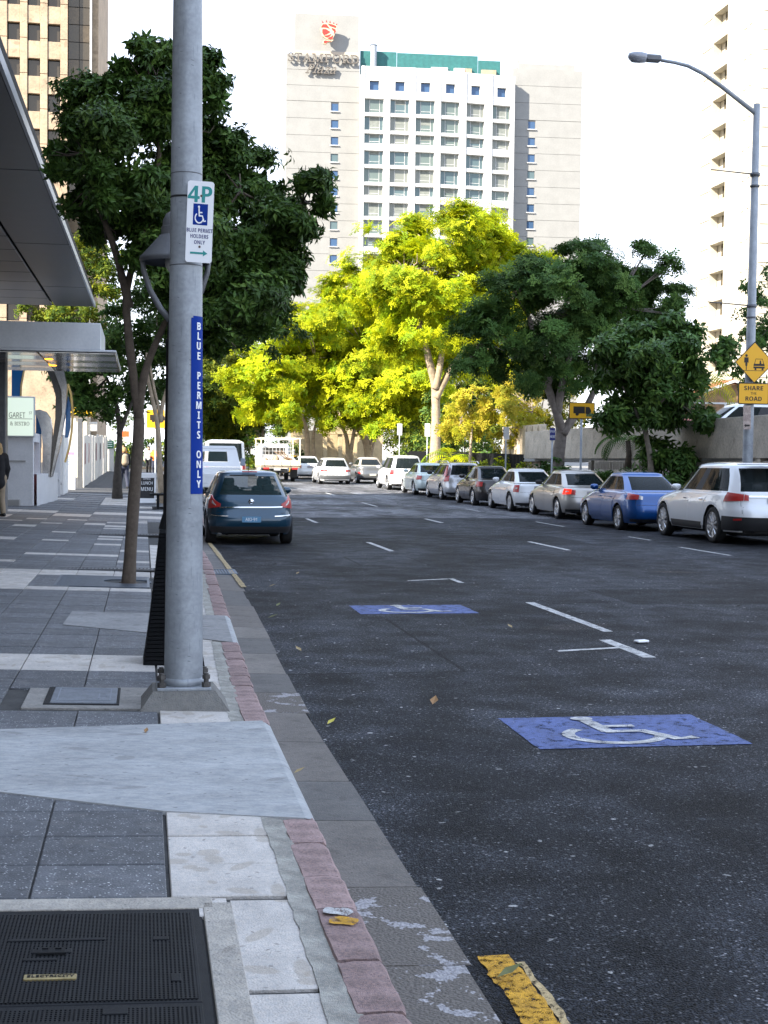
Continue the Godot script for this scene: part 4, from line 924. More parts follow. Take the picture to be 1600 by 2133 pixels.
func grate(called: String, at: Vector3, w: float, l: float, bars: int, m, par: Node, turn := 0.0):
	var r := base(called, at, turn, par)
	var st := S(); cbox(st, Vector3(0, -0.03, 0), Vector3(w, 0.02, l)); obj("well", st, M.black, r)
	st = S(); cbox(st, Vector3(0, -0.006, -l / 2), Vector3(w, 0.02, 0.03)); cbox(st, Vector3(0, -0.006, l / 2), Vector3(w, 0.02, 0.03)); cbox(st, Vector3(-w / 2, -0.006, 0), Vector3(0.03, 0.02, l)); cbox(st, Vector3(w / 2, -0.006, 0), Vector3(0.03, 0.02, l)); obj("frame", st, m, r)
	for i in bars:
		st = S(); cbox(st, Vector3(-w / 2 + w * (i + 0.5) / bars, -0.008, 0), Vector3(w / bars * 0.55, 0.016, l - 0.03)); obj("bar", st, m, r)
	return r
func build_covers():
	# big ribbed iron cover in the corner
	var y := fp(-0.2, 4.0)
	var c := base("manhole_cover", Vector3(-0.24, y, -3.86)); c.rotation.z = -atan(0.03)
	tag(c, "large black ribbed iron access cover in the bottom left corner", "manhole cover")
	var st := S(); cbox(st, Vector3(0, -0.02, 0.3), Vector3(0.88, 0.034, 2.30), 0.003); obj("frame", st, M.iron, c)
	for q in [-0.425, 0.385, 1.195]:     # lids, one behind the other
		var pl := base("lid", Vector3(0, 0, q), 0.0, c); var ln := 0.80
		st = S(); cbox(st, Vector3(0, -0.012, 0), Vector3(0.82, 0.022, ln), 0.002); obj("plate", st, M.iron, pl)
		st = S()
		for i in 66:
			var rx := -0.40 + 0.80 * (i + 0.5) / 66.0
			cbox(st, Vector3(rx, 0.0005, 0), Vector3(0.0062, 0.006, ln - 0.03))
		for i in 56:
			var rz := -ln / 2 + 0.02 + (ln - 0.04) * (i + 0.5) / 56.0
			cbox(st, Vector3(0, -0.001, rz), Vector3(0.80, 0.005, 0.007))
		var rb := obj("ribs", st, M.iron, pl); rb.set_meta("kind", "stuff")
	for q in [[-0.03, -0.26, 0.12, 0.035], [-0.06, -0.19, 0.10, 0.02], [0.30, -0.36, 0.05, 0.03], [0.34, -0.02, 0.03, 0.06], [-0.02, -0.36, 0.30, 0.018], [0.17, 0.22, 0.07, 0.05], [-0.1, 0.30, 0.4, 0.02]]:
		st = S(); cbox(st, Vector3(q[0], 0.0035, q[1] - 0.18), Vector3(q[2], 0.007, q[3]), 0.002); obj("cast_panel", st, M.iron, c)
	st = S(); cbox(st, Vector3(-0.02, 0.004, -0.22), Vector3(0.15, 0.010, 0.036), 0.002); var bp := obj("brass_plate", st, M.brass, c)
	lettering("ELECTRICITY", 0.016, M.iron, bp, Vector3(-0.02, 0.0095, -0.22), Basis(Vector3.RIGHT, -PI / 2), 1.0, 0, true, 0.002)
	st = S()
	for q in [[-0.03, -0.275, 0.09, 0.008], [-0.03, -0.235, 0.09, 0.008], [-0.03, -0.255, 0.02, 0.05], [-0.065, -0.255, 0.012, 0.05], [0.005, -0.255, 0.012, 0.05]]: cbox(st, Vector3(q[0], 0.008, q[1] - 0.18), Vector3(q[2], 0.006, q[3]))
	obj("lifting_key_hole", st, M.iron, c)
	var edge := S(); cbox(edge, Vector3(-0.12, -0.012, -0.905), Vector3(1.2, 0.03, 0.115), 0.003); cbox(edge, Vector3(0.495, -0.012, 0.1), Vector3(0.10, 0.03, 2.0), 0.003)
	obj("concrete_surround", edge, mat(L(0.50, 0.46, 0.40), 0.85, 0.0, M.conc_tex, 1.0, M.grit_n, 0.4), c)
	# service pit beside the pole
	y = fp(-0.37, 8.95)
	c = base("service_pit_cover", Vector3(-0.37, y, -8.94)); c.rotation.z = -atan(0.03); tag(c, "small grey service pit lid in a black frame beside the pole", "pit cover")
	st = S(); cbox(st, Vector3(0.04, -0.015, 0.02), Vector3(0.78, 0.032, 0.78), 0.004); obj("concrete_surround", st, mat(L(0.36, 0.34, 0.31), 0.9, 0.0, M.conc_tex, 1.4, M.grit_n, 0.7), c)
	st = S(); cbox(st, Vector3(0, -0.008, 0), Vector3(0.455, 0.03, 0.64), 0.003); obj("frame", st, M.iron, c)
	st = S(); cbox(st, Vector3(0.01, -0.001, 0), Vector3(0.40, 0.026, 0.57), 0.005); var lid := obj("lid", st, mat(L(0.24, 0.26, 0.29), 0.6, 0.0, M.conc_tex, 2.0, M.grit_n, 0.8), c)
	st = S(); for q in [[0.01, -0.22, 0.32, 0.008], [0.01, 0.22, 0.32, 0.008], [-0.15, 0, 0.008, 0.45], [0.17, 0, 0.008, 0.45], [0.10, 0.05, 0.008, 0.2], [0.125, 0.05, 0.05, 0.012]]: cbox(st, Vector3(q[0], 0.0125, q[1]), Vector3(q[2], 0.004, q[3]))
	obj("raised_lines", st, mat(L(0.20, 0.22, 0.25), 0.6), lid)
	# tree grate
	y = fp(-0.47, 17.3)
	c = base("tree_grate", Vector3(-0.48, y, -17.32)); c.rotation.z = -atan(0.03); tag(c, "blue grey steel grate round the trunk of the footpath tree", "tree grate")
	st = S()
	var gm := mat(L(0.13, 0.155, 0.19), 0.5, 0.5, M.plain_tex, 2.0)
	for i in 40:
		var zz := -0.72 + 1.44 * (i + 0.5) / 40.0
		var cut := sqrt(maxf(0.0, 0.30 * 0.30 - (zz + 0.02) * (zz + 0.02)))
		if cut > 0.02:
			cbox(st, Vector3((-0.52 + 0.30 - cut) / 2, -0.006, zz), Vector3(0.82 - cut, 0.014, 0.024)); cbox(st, Vector3((0.54 + 0.30 + cut) / 2, -0.006, zz), Vector3(maxf(0.02, 0.24 - cut), 0.014, 0.024))
		else: cbox(st, Vector3(0, -0.006, zz), Vector3(1.06, 0.014, 0.024))
	var tb := obj("bars", st, gm, c); tb.set_meta("kind", "stuff")
	st = S(); for q in [[0, -0.735, 1.09, 0.03], [0, 0.735, 1.09, 0.03], [-0.54, 0, 0.03, 1.5], [0.54, 0, 0.03, 1.5], [0, -0.36, 1.06, 0.02], [0, 0.36, 1.06, 0.02]]: cbox(st, Vector3(q[0], -0.008, q[1]), Vector3(q[2], 0.02, q[3]))
	obj("frame", st, gm, c)
	st = S(true); lathe(st, [Vector2(0.0, -0.02), Vector2(0.31, -0.02)], 20, Transform3D(Basis(), Vector3(0.30, 0, 0.02))); obj("soil", st, mat(L(0.05, 0.04, 0.03), 0.95, 0.0, M.rough_tex, 5.0), c)
	# slot drains across the path, a gutter grate
	tag(grate("drain_grate", Vector3(-1.05, fp(-1.05, 19.1), -19.1), 3.3, 0.22, 66, M.grey_paint, self, -0.12), "long slotted drain across the footpath behind the tree", "drain")
	tag(grate("drain_grate", Vector3(-1.2, fp(-1.2, 27.7), -27.7), 3.6, 0.26, 60, M.grey_paint, self, -0.10), "second slotted drain further along the footpath", "drain")
	tag(grate("gutter_grate", Vector3(kx(20.3) + 0.16, 0.022, -20.4), 0.36, 0.8, 9, mat(L(0.10, 0.13, 0.17), 0.5, 0.4), self), "blue grey grate set in the gutter behind the teal hatchback", "drain")
func picto_truck(k: float, at: Vector2) -> Array:
	var o := [PackedVector2Array([Vector2(-0.30, -0.09), Vector2(0.10, -0.09), Vector2(0.10, 0.14), Vector2(-0.30, 0.14)]), PackedVector2Array([Vector2(0.12, -0.09), Vector2(0.31, -0.09), Vector2(0.31, 0.03), Vector2(0.25, 0.13), Vector2(0.12, 0.13)]), PackedVector2Array(arc(Vector2(-0.17, -0.11), 0.06, 0, 340, 14)), PackedVector2Array(arc(Vector2(0.20, -0.11), 0.06, 0, 340, 14))]
	return o.map(func(p): return PackedVector2Array(Array(p).map(func(v): return v * k + at)))
func sign_post(called: String, at: Vector3, h: float, r: float, label: String) -> Node3D:
	var p := base(called, at); tag(p, label, "sign")
	var st := S(true); lathe(st, [Vector2(r, 0), Vector2(r, h), Vector2(0, h)], 12); obj("post", st, M.galv, p)
	return p
func build_far_signs():
	# right street light
	var x := 15.05; var d := 33.2
	var p := base("street_light", Vector3(x, gy(d) + 0.13, -d)); p.rotation.z = -0.006
	tag(p, "tall pale street light on the right with a curved arm", "street light")
	var st := S(true); lathe(st, [Vector2(0.138, 0), Vector2(0.132, 1.5), Vector2(0.082, 10.6), Vector2(0.0, 10.62)], 24); obj("shaft", st, M.galv, p)
	st = S(true); tube(st, [Vector3(0, 10.35, 0), Vector3(-0.95, 10.98, 0), Vector3(-1.45, 11.27, 0), Vector3(-1.85, 11.43, 0), Vector3(-2.2, 11.49, 0), Vector3(-2.55, 11.52, 0)], [0.06, 0.055, 0.05, 0.045, 0.042, 0.04], 12); obj("arm", st, M.galv, p)
	var lan := base("lantern", Vector3(-2.9, 11.55, 0), 0.0, p)
	st = S(); cbox(st, Vector3(0.13, 0, 0), Vector3(0.42, 0.17, 0.22), 0.04); obj("gear_box", st, M.grey_paint, lan)
	st = S(true); lathe(st, [Vector2(0.0, -0.13), Vector2(0.14, -0.11), Vector2(0.2, -0.03), Vector2(0.21, 0.02), Vector2(0.19, 0.09), Vector2(0.1, 0.125), Vector2(0.0, 0.13)], 20, Transform3D(Basis.from_scale(Vector3(1.3, 1, 0.75)), Vector3(-0.24, 0.0, 0))); obj("bowl", st, mat(L(0.30, 0.31, 0.34), 0.25, 0.2), lan)
	for q in [[8.85, -1.18, 0.0], [5.56, -1.18, 0.0]]:
		st = S(true); tube(st, [Vector3(0, q[0], 0), Vector3(q[1], q[0] + 0.06, 0)], [0.02, 0.014], 8); ring(st, 0.09, 0.125, q[0] - 0.05, q[0] + 0.03, 18); ring(st, 0.09, 0.12, q[0] - 0.32, q[0] - 0.27, 18); obj("banner_arm", st, M.grey_paint, p)
	# share the road signs
	var s := base("warning_sign", Vector3(15.1, 4.25, -33.0)); tag(s, "yellow diamond sign with bicycle and car on the right pole", "sign")
	st = S(); prism(st, PackedVector2Array([Vector2(0, 0.525), Vector2(-0.525, 0), Vector2(0, -0.525), Vector2(0.525, 0)]), 0.006); obj("border", st, M.print_black, s)
	st = S(); prism(st, PackedVector2Array([Vector2(0, 0.495), Vector2(-0.495, 0), Vector2(0, -0.495), Vector2(0.495, 0)]), 0.004, Transform3D(Basis(), Vector3(0, 0, 0.0062))); obj("plate", st, M.sign_yellow, s)
	st = S()
	var zz := Transform3D(Basis(), Vector3(0, 0, 0.0103))
	for q in [PackedVector2Array(arc(Vector2(-0.22, 0.17), 0.035, 0, 340, 12)), PackedVector2Array([Vector2(-0.275, 0.125), Vector2(-0.165, 0.125), Vector2(-0.16, -0.01), Vector2(-0.19, 0.0), Vector2(-0.195, -0.09), Vector2(-0.245, -0.09), Vector2(-0.25, 0.0), Vector2(-0.28, -0.01)]), PackedVector2Array([Vector2(-0.232, -0.09), Vector2(-0.208, -0.09), Vector2(-0.208, -0.19), Vector2(-0.232, -0.19)]),
			PackedVector2Array([Vector2(-0.03, -0.10), Vector2(0.27, -0.10), Vector2(0.27, -0.145), Vector2(-0.03, -0.145)]), PackedVector2Array([Vector2(-0.02, -0.03), Vector2(0.26, -0.03), Vector2(0.27, -0.085), Vector2(-0.03, -0.085)]), PackedVector2Array([Vector2(0.0, -0.145), Vector2(0.05, -0.145), Vector2(0.05, -0.19), Vector2(0.0, -0.19)]), PackedVector2Array([Vector2(0.19, -0.145), Vector2(0.24, -0.145), Vector2(0.24, -0.19), Vector2(0.19, -0.19)]), stroke([Vector2(0.0, -0.03), Vector2(0.03, 0.09), Vector2(0.21, 0.09), Vector2(0.24, -0.03)], 0.016), PackedVector2Array([Vector2(0.13, -0.03), Vector2(0.18, -0.03), Vector2(0.17, 0.055), Vector2(0.14, 0.055)]), stroke([Vector2(-0.3, -0.205), Vector2(0.27, -0.205)], 0.012)]:
		prism(st, q, 0.0015, zz)
	obj("symbol", st, M.print_black, s)
	s = base("road_sign", Vector3(15.09, 3.47, -33.0)); tag(s, "yellow share the road plate below the diamond sign", "sign")
	st = S(); prism(st, rrect(0.82, 0.54, 0.04), 0.006); obj("border", st, M.print_black, s)
	st = S(); prism(st, rrect(0.77, 0.49, 0.025), 0.004, Transform3D(Basis(), Vector3(0, 0, 0.0062))); obj("plate", st, M.sign_yellow, s)
	lettering("SHARE", 0.105, M.print_black, s, Vector3(0, 0.135, 0.012), Basis(), 1.15, 0, true); lettering("THE", 0.062, M.print_black, s, Vector3(0, 0.005, 0.012), Basis(), 1.1); lettering("ROAD", 0.105, M.print_black, s, Vector3(0, -0.13, 0.012), Basis(), 1.15, 0, true)
	s = base("one_way_sign", Vector3(14.93, 2.87, -33.0)); s.rotation.z = 0.03; tag(s, "faded white one way plate with an arrow on the right pole", "sign")
	st = S(); prism(st, rrect(0.20, 0.60, 0.02), 0.005); obj("plate", st, mat(L(0.58, 0.46, 0.40), 0.6, 0.0, M.rough_tex, 3.0), s)
	lettering("ONE", 0.13, mat(L(0.30, 0.22, 0.2), 0.7), s, Vector3(0, 0.18, 0.007), Basis(), 0.55); lettering("WAY", 0.14, mat(L(0.30, 0.22, 0.2), 0.7), s, Vector3(0, -0.01, 0.007), Basis(), 0.5)
	st = S(); prism(st, PackedVector2Array([Vector2(-0.08, -0.2), Vector2(-0.03, -0.155), Vector2(-0.03, -0.18), Vector2(0.07, -0.18), Vector2(0.07, -0.225), Vector2(-0.03, -0.225), Vector2(-0.03, -0.25)]), 0.003, Transform3D(Basis(), Vector3(0, 0, 0.0053))); obj("arrow", st, M.print_black, s)
	# truck sign
	s = sign_post("truck_sign", Vector3(14.78, gy(46) + 0.13, -46.0), 3.3, 0.04, "yellow sign with a black truck on a post behind the cars")
	st = S(); prism(st, rrect(0.92, 0.56, 0.03), 0.01, Transform3D(Basis(), Vector3(0, 3.28, 0.042))); obj("border", st, M.print_black, s)
	st = S(); prism(st, rrect(0.87, 0.51, 0.02), 0.004, Transform3D(Basis(), Vector3(0, 3.28, 0.0525))); obj("plate", st, M.sign_yellow, s)
	st = S(); var kk := 0
	for q in picto_truck(1.02, Vector2(0, 3.28)): prism(st, q, 0.002 + 0.0004 * kk, Transform3D(Basis(), Vector3(0, 0, 0.0567))); kk += 1
	obj("symbol", st, M.print_black, s)
	# the same sign on the left, seen between the trunks
	s = sign_post("truck_sign", Vector3(0.45, fp(0.45, 56), -56.0), 3.2, 0.035, "yellow truck sign behind the trunks on the left footpath")
	st = S(); prism(st, rrect(0.70, 0.72, 0.03), 0.01, Transform3D(Basis(), Vector3(0.0, 2.95, 0.042))); obj("plate", st, M.sign_yellow, s)
	st = S(); kk = 0
	for q in picto_truck(0.95, Vector2(0.06, 2.98)): prism(st, q, 0.002 + 0.0004 * kk, Transform3D(Basis(), Vector3(0, 0, 0.0525))); kk += 1
	obj("symbol", st, M.print_black, s)
	# small parking plates along the right footpath
	var i := 0
	for q in [[14.35, 48.0, 0.20, 0.44, 2.62, M.sign_navy, "small blue pay here plate on a thin post"], [14.5, 55.0, 0.24, 0.50, 2.72, M.sign_white, "small white parking plate on a dark post"], [14.5, 71.0, 0.28, 0.66, 3.0, M.sign_white, "white parking plate in the sun, nearer of two"], [14.5, 79.0, 0.28, 0.66, 3.1, M.sign_white, "white parking plate in the sun, farther of two"]]:
		s = sign_post("parking_plate", Vector3(q[0], gy(q[1]) + 0.13, -q[1]), q[4] + q[3] / 2 - 0.13, 0.03, q[6])
		st = S(); prism(st, rrect(q[2], q[3], 0.02), 0.006, Transform3D(Basis(), Vector3(0, q[4] - 0.13, 0.032))); obj("plate", st, q[5], s)
		if i == 0: lettering("PAY", 0.09, M.sign_white, s, Vector3(0, q[4] - 0.04, 0.04), Basis(), 0.8); lettering("HERE", 0.09, M.sign_white, s, Vector3(0, q[4] - 0.22, 0.04), Basis(), 0.65)
		i += 1

# ---------------------------------------------------------------- buildings
func placed(called: String, mesh, m, par: Node, at: Vector3, b := Basis()) -> MeshInstance3D:
	var o := obj(called, mesh, m, par); o.transform = Transform3D(b, at); return o
func window_meshes(w: float, h: float, kind: int) -> Array:     # glass and frame, centred, frame 0.06 deep in front of the glass
	var st := S(); cbox(st, Vector3(0, 0, 0), Vector3(w, h, 0.04)); st.generate_normals(); var g := st.commit()
	st = S(); var f := 0.07
	var bars := [[0, h / 2 - f / 2, w, f], [0, -h / 2 + f / 2, w, f], [-w / 2 + f / 2, 0, f, h], [w / 2 - f / 2, 0, f, h]]
	if kind == 1: bars += [[-w * 0.22, 0, f, h - 2 * f], [w * 0.30, 0, f, h - 2 * f], [w * 0.04, -h * 0.26, w * 0.52 - f, f]]
	if kind == 2: bars += [[0, 0, f * 0.7, h - 2 * f]]
	for q in bars: cbox(st, Vector3(q[0], q[1], 0.045), Vector3(q[2], q[3], 0.05))
	st.generate_normals(); return [g, st.commit()]
func add_window(par: Node, at: Vector3, wm: Array, gm, fm, b := Basis()) -> Node3D:
	var n := base("window", at, 0.0, par); n.basis = b
	obj("pane", wm[0], gm, n); obj("frame", wm[1], fm, n)
	return n
func build_hotel():
	rng.seed = 77
	var h := base("hotel", Vector3(23.66, 0.0, -240.0), deg_to_rad(-3.7)); tag(h, "tall hotel with beige wings, white window block and rooftop name letters", "building")
	var fl := 2.88
	# wings: stacked wall panels in front of a core
	for w in [[0.0, 12.55, 71.2, "left"], [39.3, 51.6, 70.3, "right"]]:
		var st := S(); cbox(st, Vector3((w[0] + w[1]) / 2, w[2] / 2, -9.0), Vector3(w[1] - w[0] - 0.1, w[2] - 0.1, 17.9)); obj("wing", st, M.hotel_beige, h)
		var wx: float = 8.35 if w[3] == "left" else 42.75
		var y0: float = 62.4 if w[3] == "left" else 60.6
		var wm := window_meshes(1.32, 1.42, 0)
		var top: float = w[2]
		var yy: float = y0 + 0.85 + 0.02
		# above the first window
		var ph := (top - yy) / 3.0
		for k in 3: placed("wall_panel", boxm(Vector3(w[1] - w[0], ph - 0.05, 0.3)), M.hotel_beige, h, Vector3((w[0] + w[1]) / 2, yy + ph * (k + 0.5), 0.0))
		var pl := boxm(Vector3(wx - 0.66 - w[0], fl - 0.05, 0.3)); var pr := boxm(Vector3(w[1] - wx - 0.66, fl - 0.05, 0.3)); var pm := boxm(Vector3(1.32, fl - 1.42, 0.28)); var sill := boxm(Vector3(1.6, 0.18, 0.4), 0.03)
		for k in 15:
			var yc := y0 + 0.85 - fl * (k + 0.5)
			placed("wall_panel", pl, M.hotel_beige, h, Vector3((w[0] + wx - 0.66) / 2, yc, 0)); placed("wall_panel", pr, M.hotel_beige, h, Vector3((w[1] + wx + 0.66) / 2, yc, 0))
			placed("spandrel", pm, M.hotel_beige, h, Vector3(wx, y0 - fl * k - 0.71 - (fl - 1.42) / 2, 0))
			var wn := add_window(h, Vector3(wx, y0 - fl * k, -0.05), wm, M.hotel_glass[3] if k % 4 < 3 else M.hotel_glass[0], M.grey_paint)
			placed("sill", sill, M.hotel_white, wn, Vector3(0, -0.80, 0.22))
		placed("wall_panel", boxm(Vector3(w[1] - w[0], y0 + 0.85 - fl * 15, 0.3)), M.hotel_beige, h, Vector3((w[0] + w[1]) / 2, (y0 + 0.85 - fl * 15) / 2, 0))
	var st := S(); cbox(st, Vector3(6.9, 74.6, -4.5), Vector3(11.0, 7.0, 8.9)); obj("sign_tower", st, M.hotel_beige, h)
	st = S(); cbox(st, Vector3(6.9, 71.5, -4.4), Vector3(11.2, 0.7, 8.9)); obj("ledge", st, mat(L(0.45, 0.38, 0.30), 0.8), h)
	st = S(); for x in [2.6, 4.6]: cbox(st, Vector3(x, 78.8, -5), Vector3(0.12, 1.6, 0.12))
	obj("antenna", st, M.grey_paint, h)
	st = S(); cbox(st, Vector3(45.5, 70.9, -6), Vector3(10, 1.2, 10)); cbox(st, Vector3(40.6, 71.6, -2), Vector3(0.4, 1.4, 0.4)); cbox(st, Vector3(49.4, 71.5, -2), Vector3(1.2, 0.7, 0.8)); obj("plant_room", st, M.hotel_beige, h)
	# white window block in three facets: [x0, z0, x1, z1, columns]
	var tall := window_meshes(3.3, 2.36, 1); var low := window_meshes(3.3, 1.66, 1); var small := window_meshes(1.62, 1.62, 0)
	for f in [[12.58, 3.9, 25.7, 3.9, 3], [25.7, 3.9, 30.0, 3.5, 1], [30.0, 3.5, 39.28, 2.2, 2]]:
		var a := Vector3(f[0], 0, f[1]); var b := Vector3(f[2], 0, f[3]); var ln := (b - a).length(); var dir := (b - a) / ln
		var fb := Basis(dir, Vector3.UP, dir.cross(Vector3.UP)); var n: int = f[4]; var bay := ln / n
		var fac := base("facade", a, 0.0, h); fac.basis = fb
		var top: float = 68.6 - 0.045 * (f[0] - 12.58) * 0.4
		st = S()
		for i in n + 1:
			var x0 := 0.0 if i == 0 else bay * i - (bay - 3.3) / 2; var x1 := ln if i == n else bay * i + (bay - 3.3) / 2
			if i == n: x1 = ln
			cbox(st, Vector3((x0 + x1) / 2, top / 2, -0.5), Vector3(x1 - x0, top, 1.0))
		for i in n:
			var cx := bay * (i + 0.5)
			var edges := []      # openings from the top: [y top, y bottom]
			edges.append([66.2, 64.58])
			for p in 6:
				var t := 63.2 - 8.73 * p
				edges += [[t, t - 2.36], [t - 2.95, t - 5.31], [t - 5.87, t - 7.53]]
			var y := top
			for e in edges:
				cbox(st, Vector3(cx, (y + e[0]) / 2, -0.55), Vector3(3.3, y - e[0], 0.88)); y = e[1]
			cbox(st, Vector3(cx, y / 2, -0.55), Vector3(3.3, y, 0.88))
			for sx in [-1.0, 1.0]: cbox(st, Vector3(cx + sx * 1.23, 65.39, -0.55), Vector3(0.84, 1.62, 0.86))
			add_window(fac, Vector3(cx, 65.39, -0.62), small, M.hotel_glass[3], M.grey_paint)
			for k in range(1, edges.size()):
				var e: Array = edges[k]
				var wn2 := add_window(fac, Vector3(cx, (e[0] + e[1]) / 2, -0.72), tall if e[0] - e[1] > 2.0 else low, M.hotel_glass[rng.randi() % 3], mat_cache("hotel_frame", L(0.72, 0.72, 0.70), 0.5))
				var bh: float = (e[0] - e[1]) * [0.0, 0.22, 0.0, 0.45, 0.3, 0.9][rng.randi() % 6]
				if bh > 0.1: placed("blind", boxm(Vector3(1.6, bh, 0.02)), mat_cache("blind", L(0.26, 0.28, 0.255), 0.9), wn2, Vector3(0.12, (e[0] - e[1]) / 2 - bh / 2 - 0.07, 0.033))
		obj("wall", st, M.hotel_white, fac)
		st = S(); cbox(st, Vector3(ln / 2, top / 2 - 0.1, -1.6), Vector3(ln - 0.05, top - 0.2, 0.8)); obj("backing", st, mat_cache("hotel_dark", L(0.04, 0.045, 0.05), 0.8), fac)
	st = S(); cbox(st, Vector3(25.9, 34.0, -8.0), Vector3(26.6, 67.8, 18.0)); obj("core", st, M.hotel_white, h)
	# teal rooftop screens
	var teal := mat(L(0.03, 0.17, 0.165), 0.6, 0.0, M.plain_tex, 0.3)
	for q in [[12.7, 19.0, 72.4], [19.1, 33.2, 72.3], [33.3, 37.2, 71.6]]:
		st = S(); cbox(st, Vector3((q[0] + q[1]) / 2, (67.4 + q[2]) / 2, -0.8), Vector3(q[1] - q[0], q[2] - 67.4, 0.3)); obj("roof_screen", st, teal, h)
	st = S(); lathe(st, [Vector2(0.55, 68.7), Vector2(0.55, 73.0), Vector2(0.7, 73.1), Vector2(0, 73.2)], 14, Transform3D(Basis(), Vector3(14.9, 0, 0.4))); obj("flue", st, M.galv, h)
	for q in [[25.0, 27.9, 68.3, 70.0], [29.0, 30.9, 68.3, 70.0], [31.0, 32.1, 68.4, 70.0], [33.8, 36.4, 68.3, 69.9]]:
		st = S(); cbox(st, Vector3((q[0] + q[1]) / 2, (q[2] + q[3]) / 2, -0.4), Vector3(q[1] - q[0], q[3] - q[2], 0.4)); obj("plant_unit", st, M.hotel_white if q[0] < 31.0 else M.tower_tan, h)
	# name letters on stand-offs
	var gold := mat(L(0.15, 0.13, 0.11), 0.5, 0.1)
	var nm := base("rooftop_name", Vector3(6.3, 70.2, 0.62), 0.0, h); tag(nm, "raised grey letters spelling the hotel name below the tower")
	lettering("STAMFORD", 1.42, gold, nm, Vector3(0, 0.25, 0), Basis(), 1.13, 1, false, 0.3)
	var sh := Basis(Vector3(1, 0, 0), Vector3(0.42, 1, 0), Vector3(0, 0, 1))
	lettering("Plaza", 1.5, gold, nm, Vector3(-0.25, -1.6, 0), sh, 0.98, 1, false, 0.3)
	st = S()
	for x in [-5.4, -3.6, -1.8, 0.2, 2.2, 4.2, 5.6]: cbox(st, Vector3(x, 0.3, -0.32), Vector3(0.1, 0.1, 0.4))
	obj("letter_rail", st, M.grey_paint, nm)
	var em := base("crest", Vector3(7.0, 74.75, 1.0), 0.0, h); tag(em, "red crowned crest mounted on the tower above the letters")
	var z2 := func(a: Array): return PackedVector2Array(a.map(func(v): return Vector2((v[0] - 725.0) * 0.0122, (355.0 - v[1]) * 0.0122)))
	st = S()
	for q in [[[610, 318], [628, 280], [655, 246], [700, 236], [760, 240], [842, 262], [836, 340], [808, 402], [792, 452], [742, 466], [696, 452], [648, 420], [630, 372]], [[650, 490], [668, 472], [720, 474], [800, 462], [778, 488], [722, 500], [694, 530], [656, 520]]]: prism(st, z2.call(q), 0.5)
	obj("crest_back", st, mat(L(0.62, 0.45, 0.30), 0.6), em)
	st = S()
	var red := mat(L(0.50, 0.028, 0.018), 0.5)
	for q in [[[622, 302], [650, 258], [700, 256], [748, 318], [700, 300], [655, 298]], [[714, 246], [770, 252], [832, 272], [826, 300], [780, 286], [742, 276]], [[642, 325], [690, 322], [752, 358], [700, 392], [660, 404], [640, 372]], [[768, 300], [822, 318], [826, 350], [800, 384], [806, 350], [780, 330]], [[660, 416], [712, 408], [768, 386], [740, 420], [700, 436]], [[712, 446], [770, 420], [790, 400], [784, 450], [742, 460]], [[662, 492], [680, 480], [722, 484], [770, 478], [720, 494], [690, 518], [664, 512]],
			[[632, 204], [662, 240], [640, 240]], [[694, 192], [712, 232], [690, 230]], [[748, 202], [762, 236], [738, 234]], [[802, 222], [812, 246], [786, 242]], [[846, 238], [850, 262], [828, 258]]]: prism(st, z2.call(q), 0.06, Transform3D(Basis(), Vector3(0, 0, 0.505)))
	obj("crest_face", st, red, em)
var mcache := {}
func mat_cache(k: String, c: Color, rough := 0.8, metal := 0.0) -> StandardMaterial3D:
	if not k in mcache: mcache[k] = mat(c, rough, metal, M.plain_tex, 0.4)
	return mcache[k]
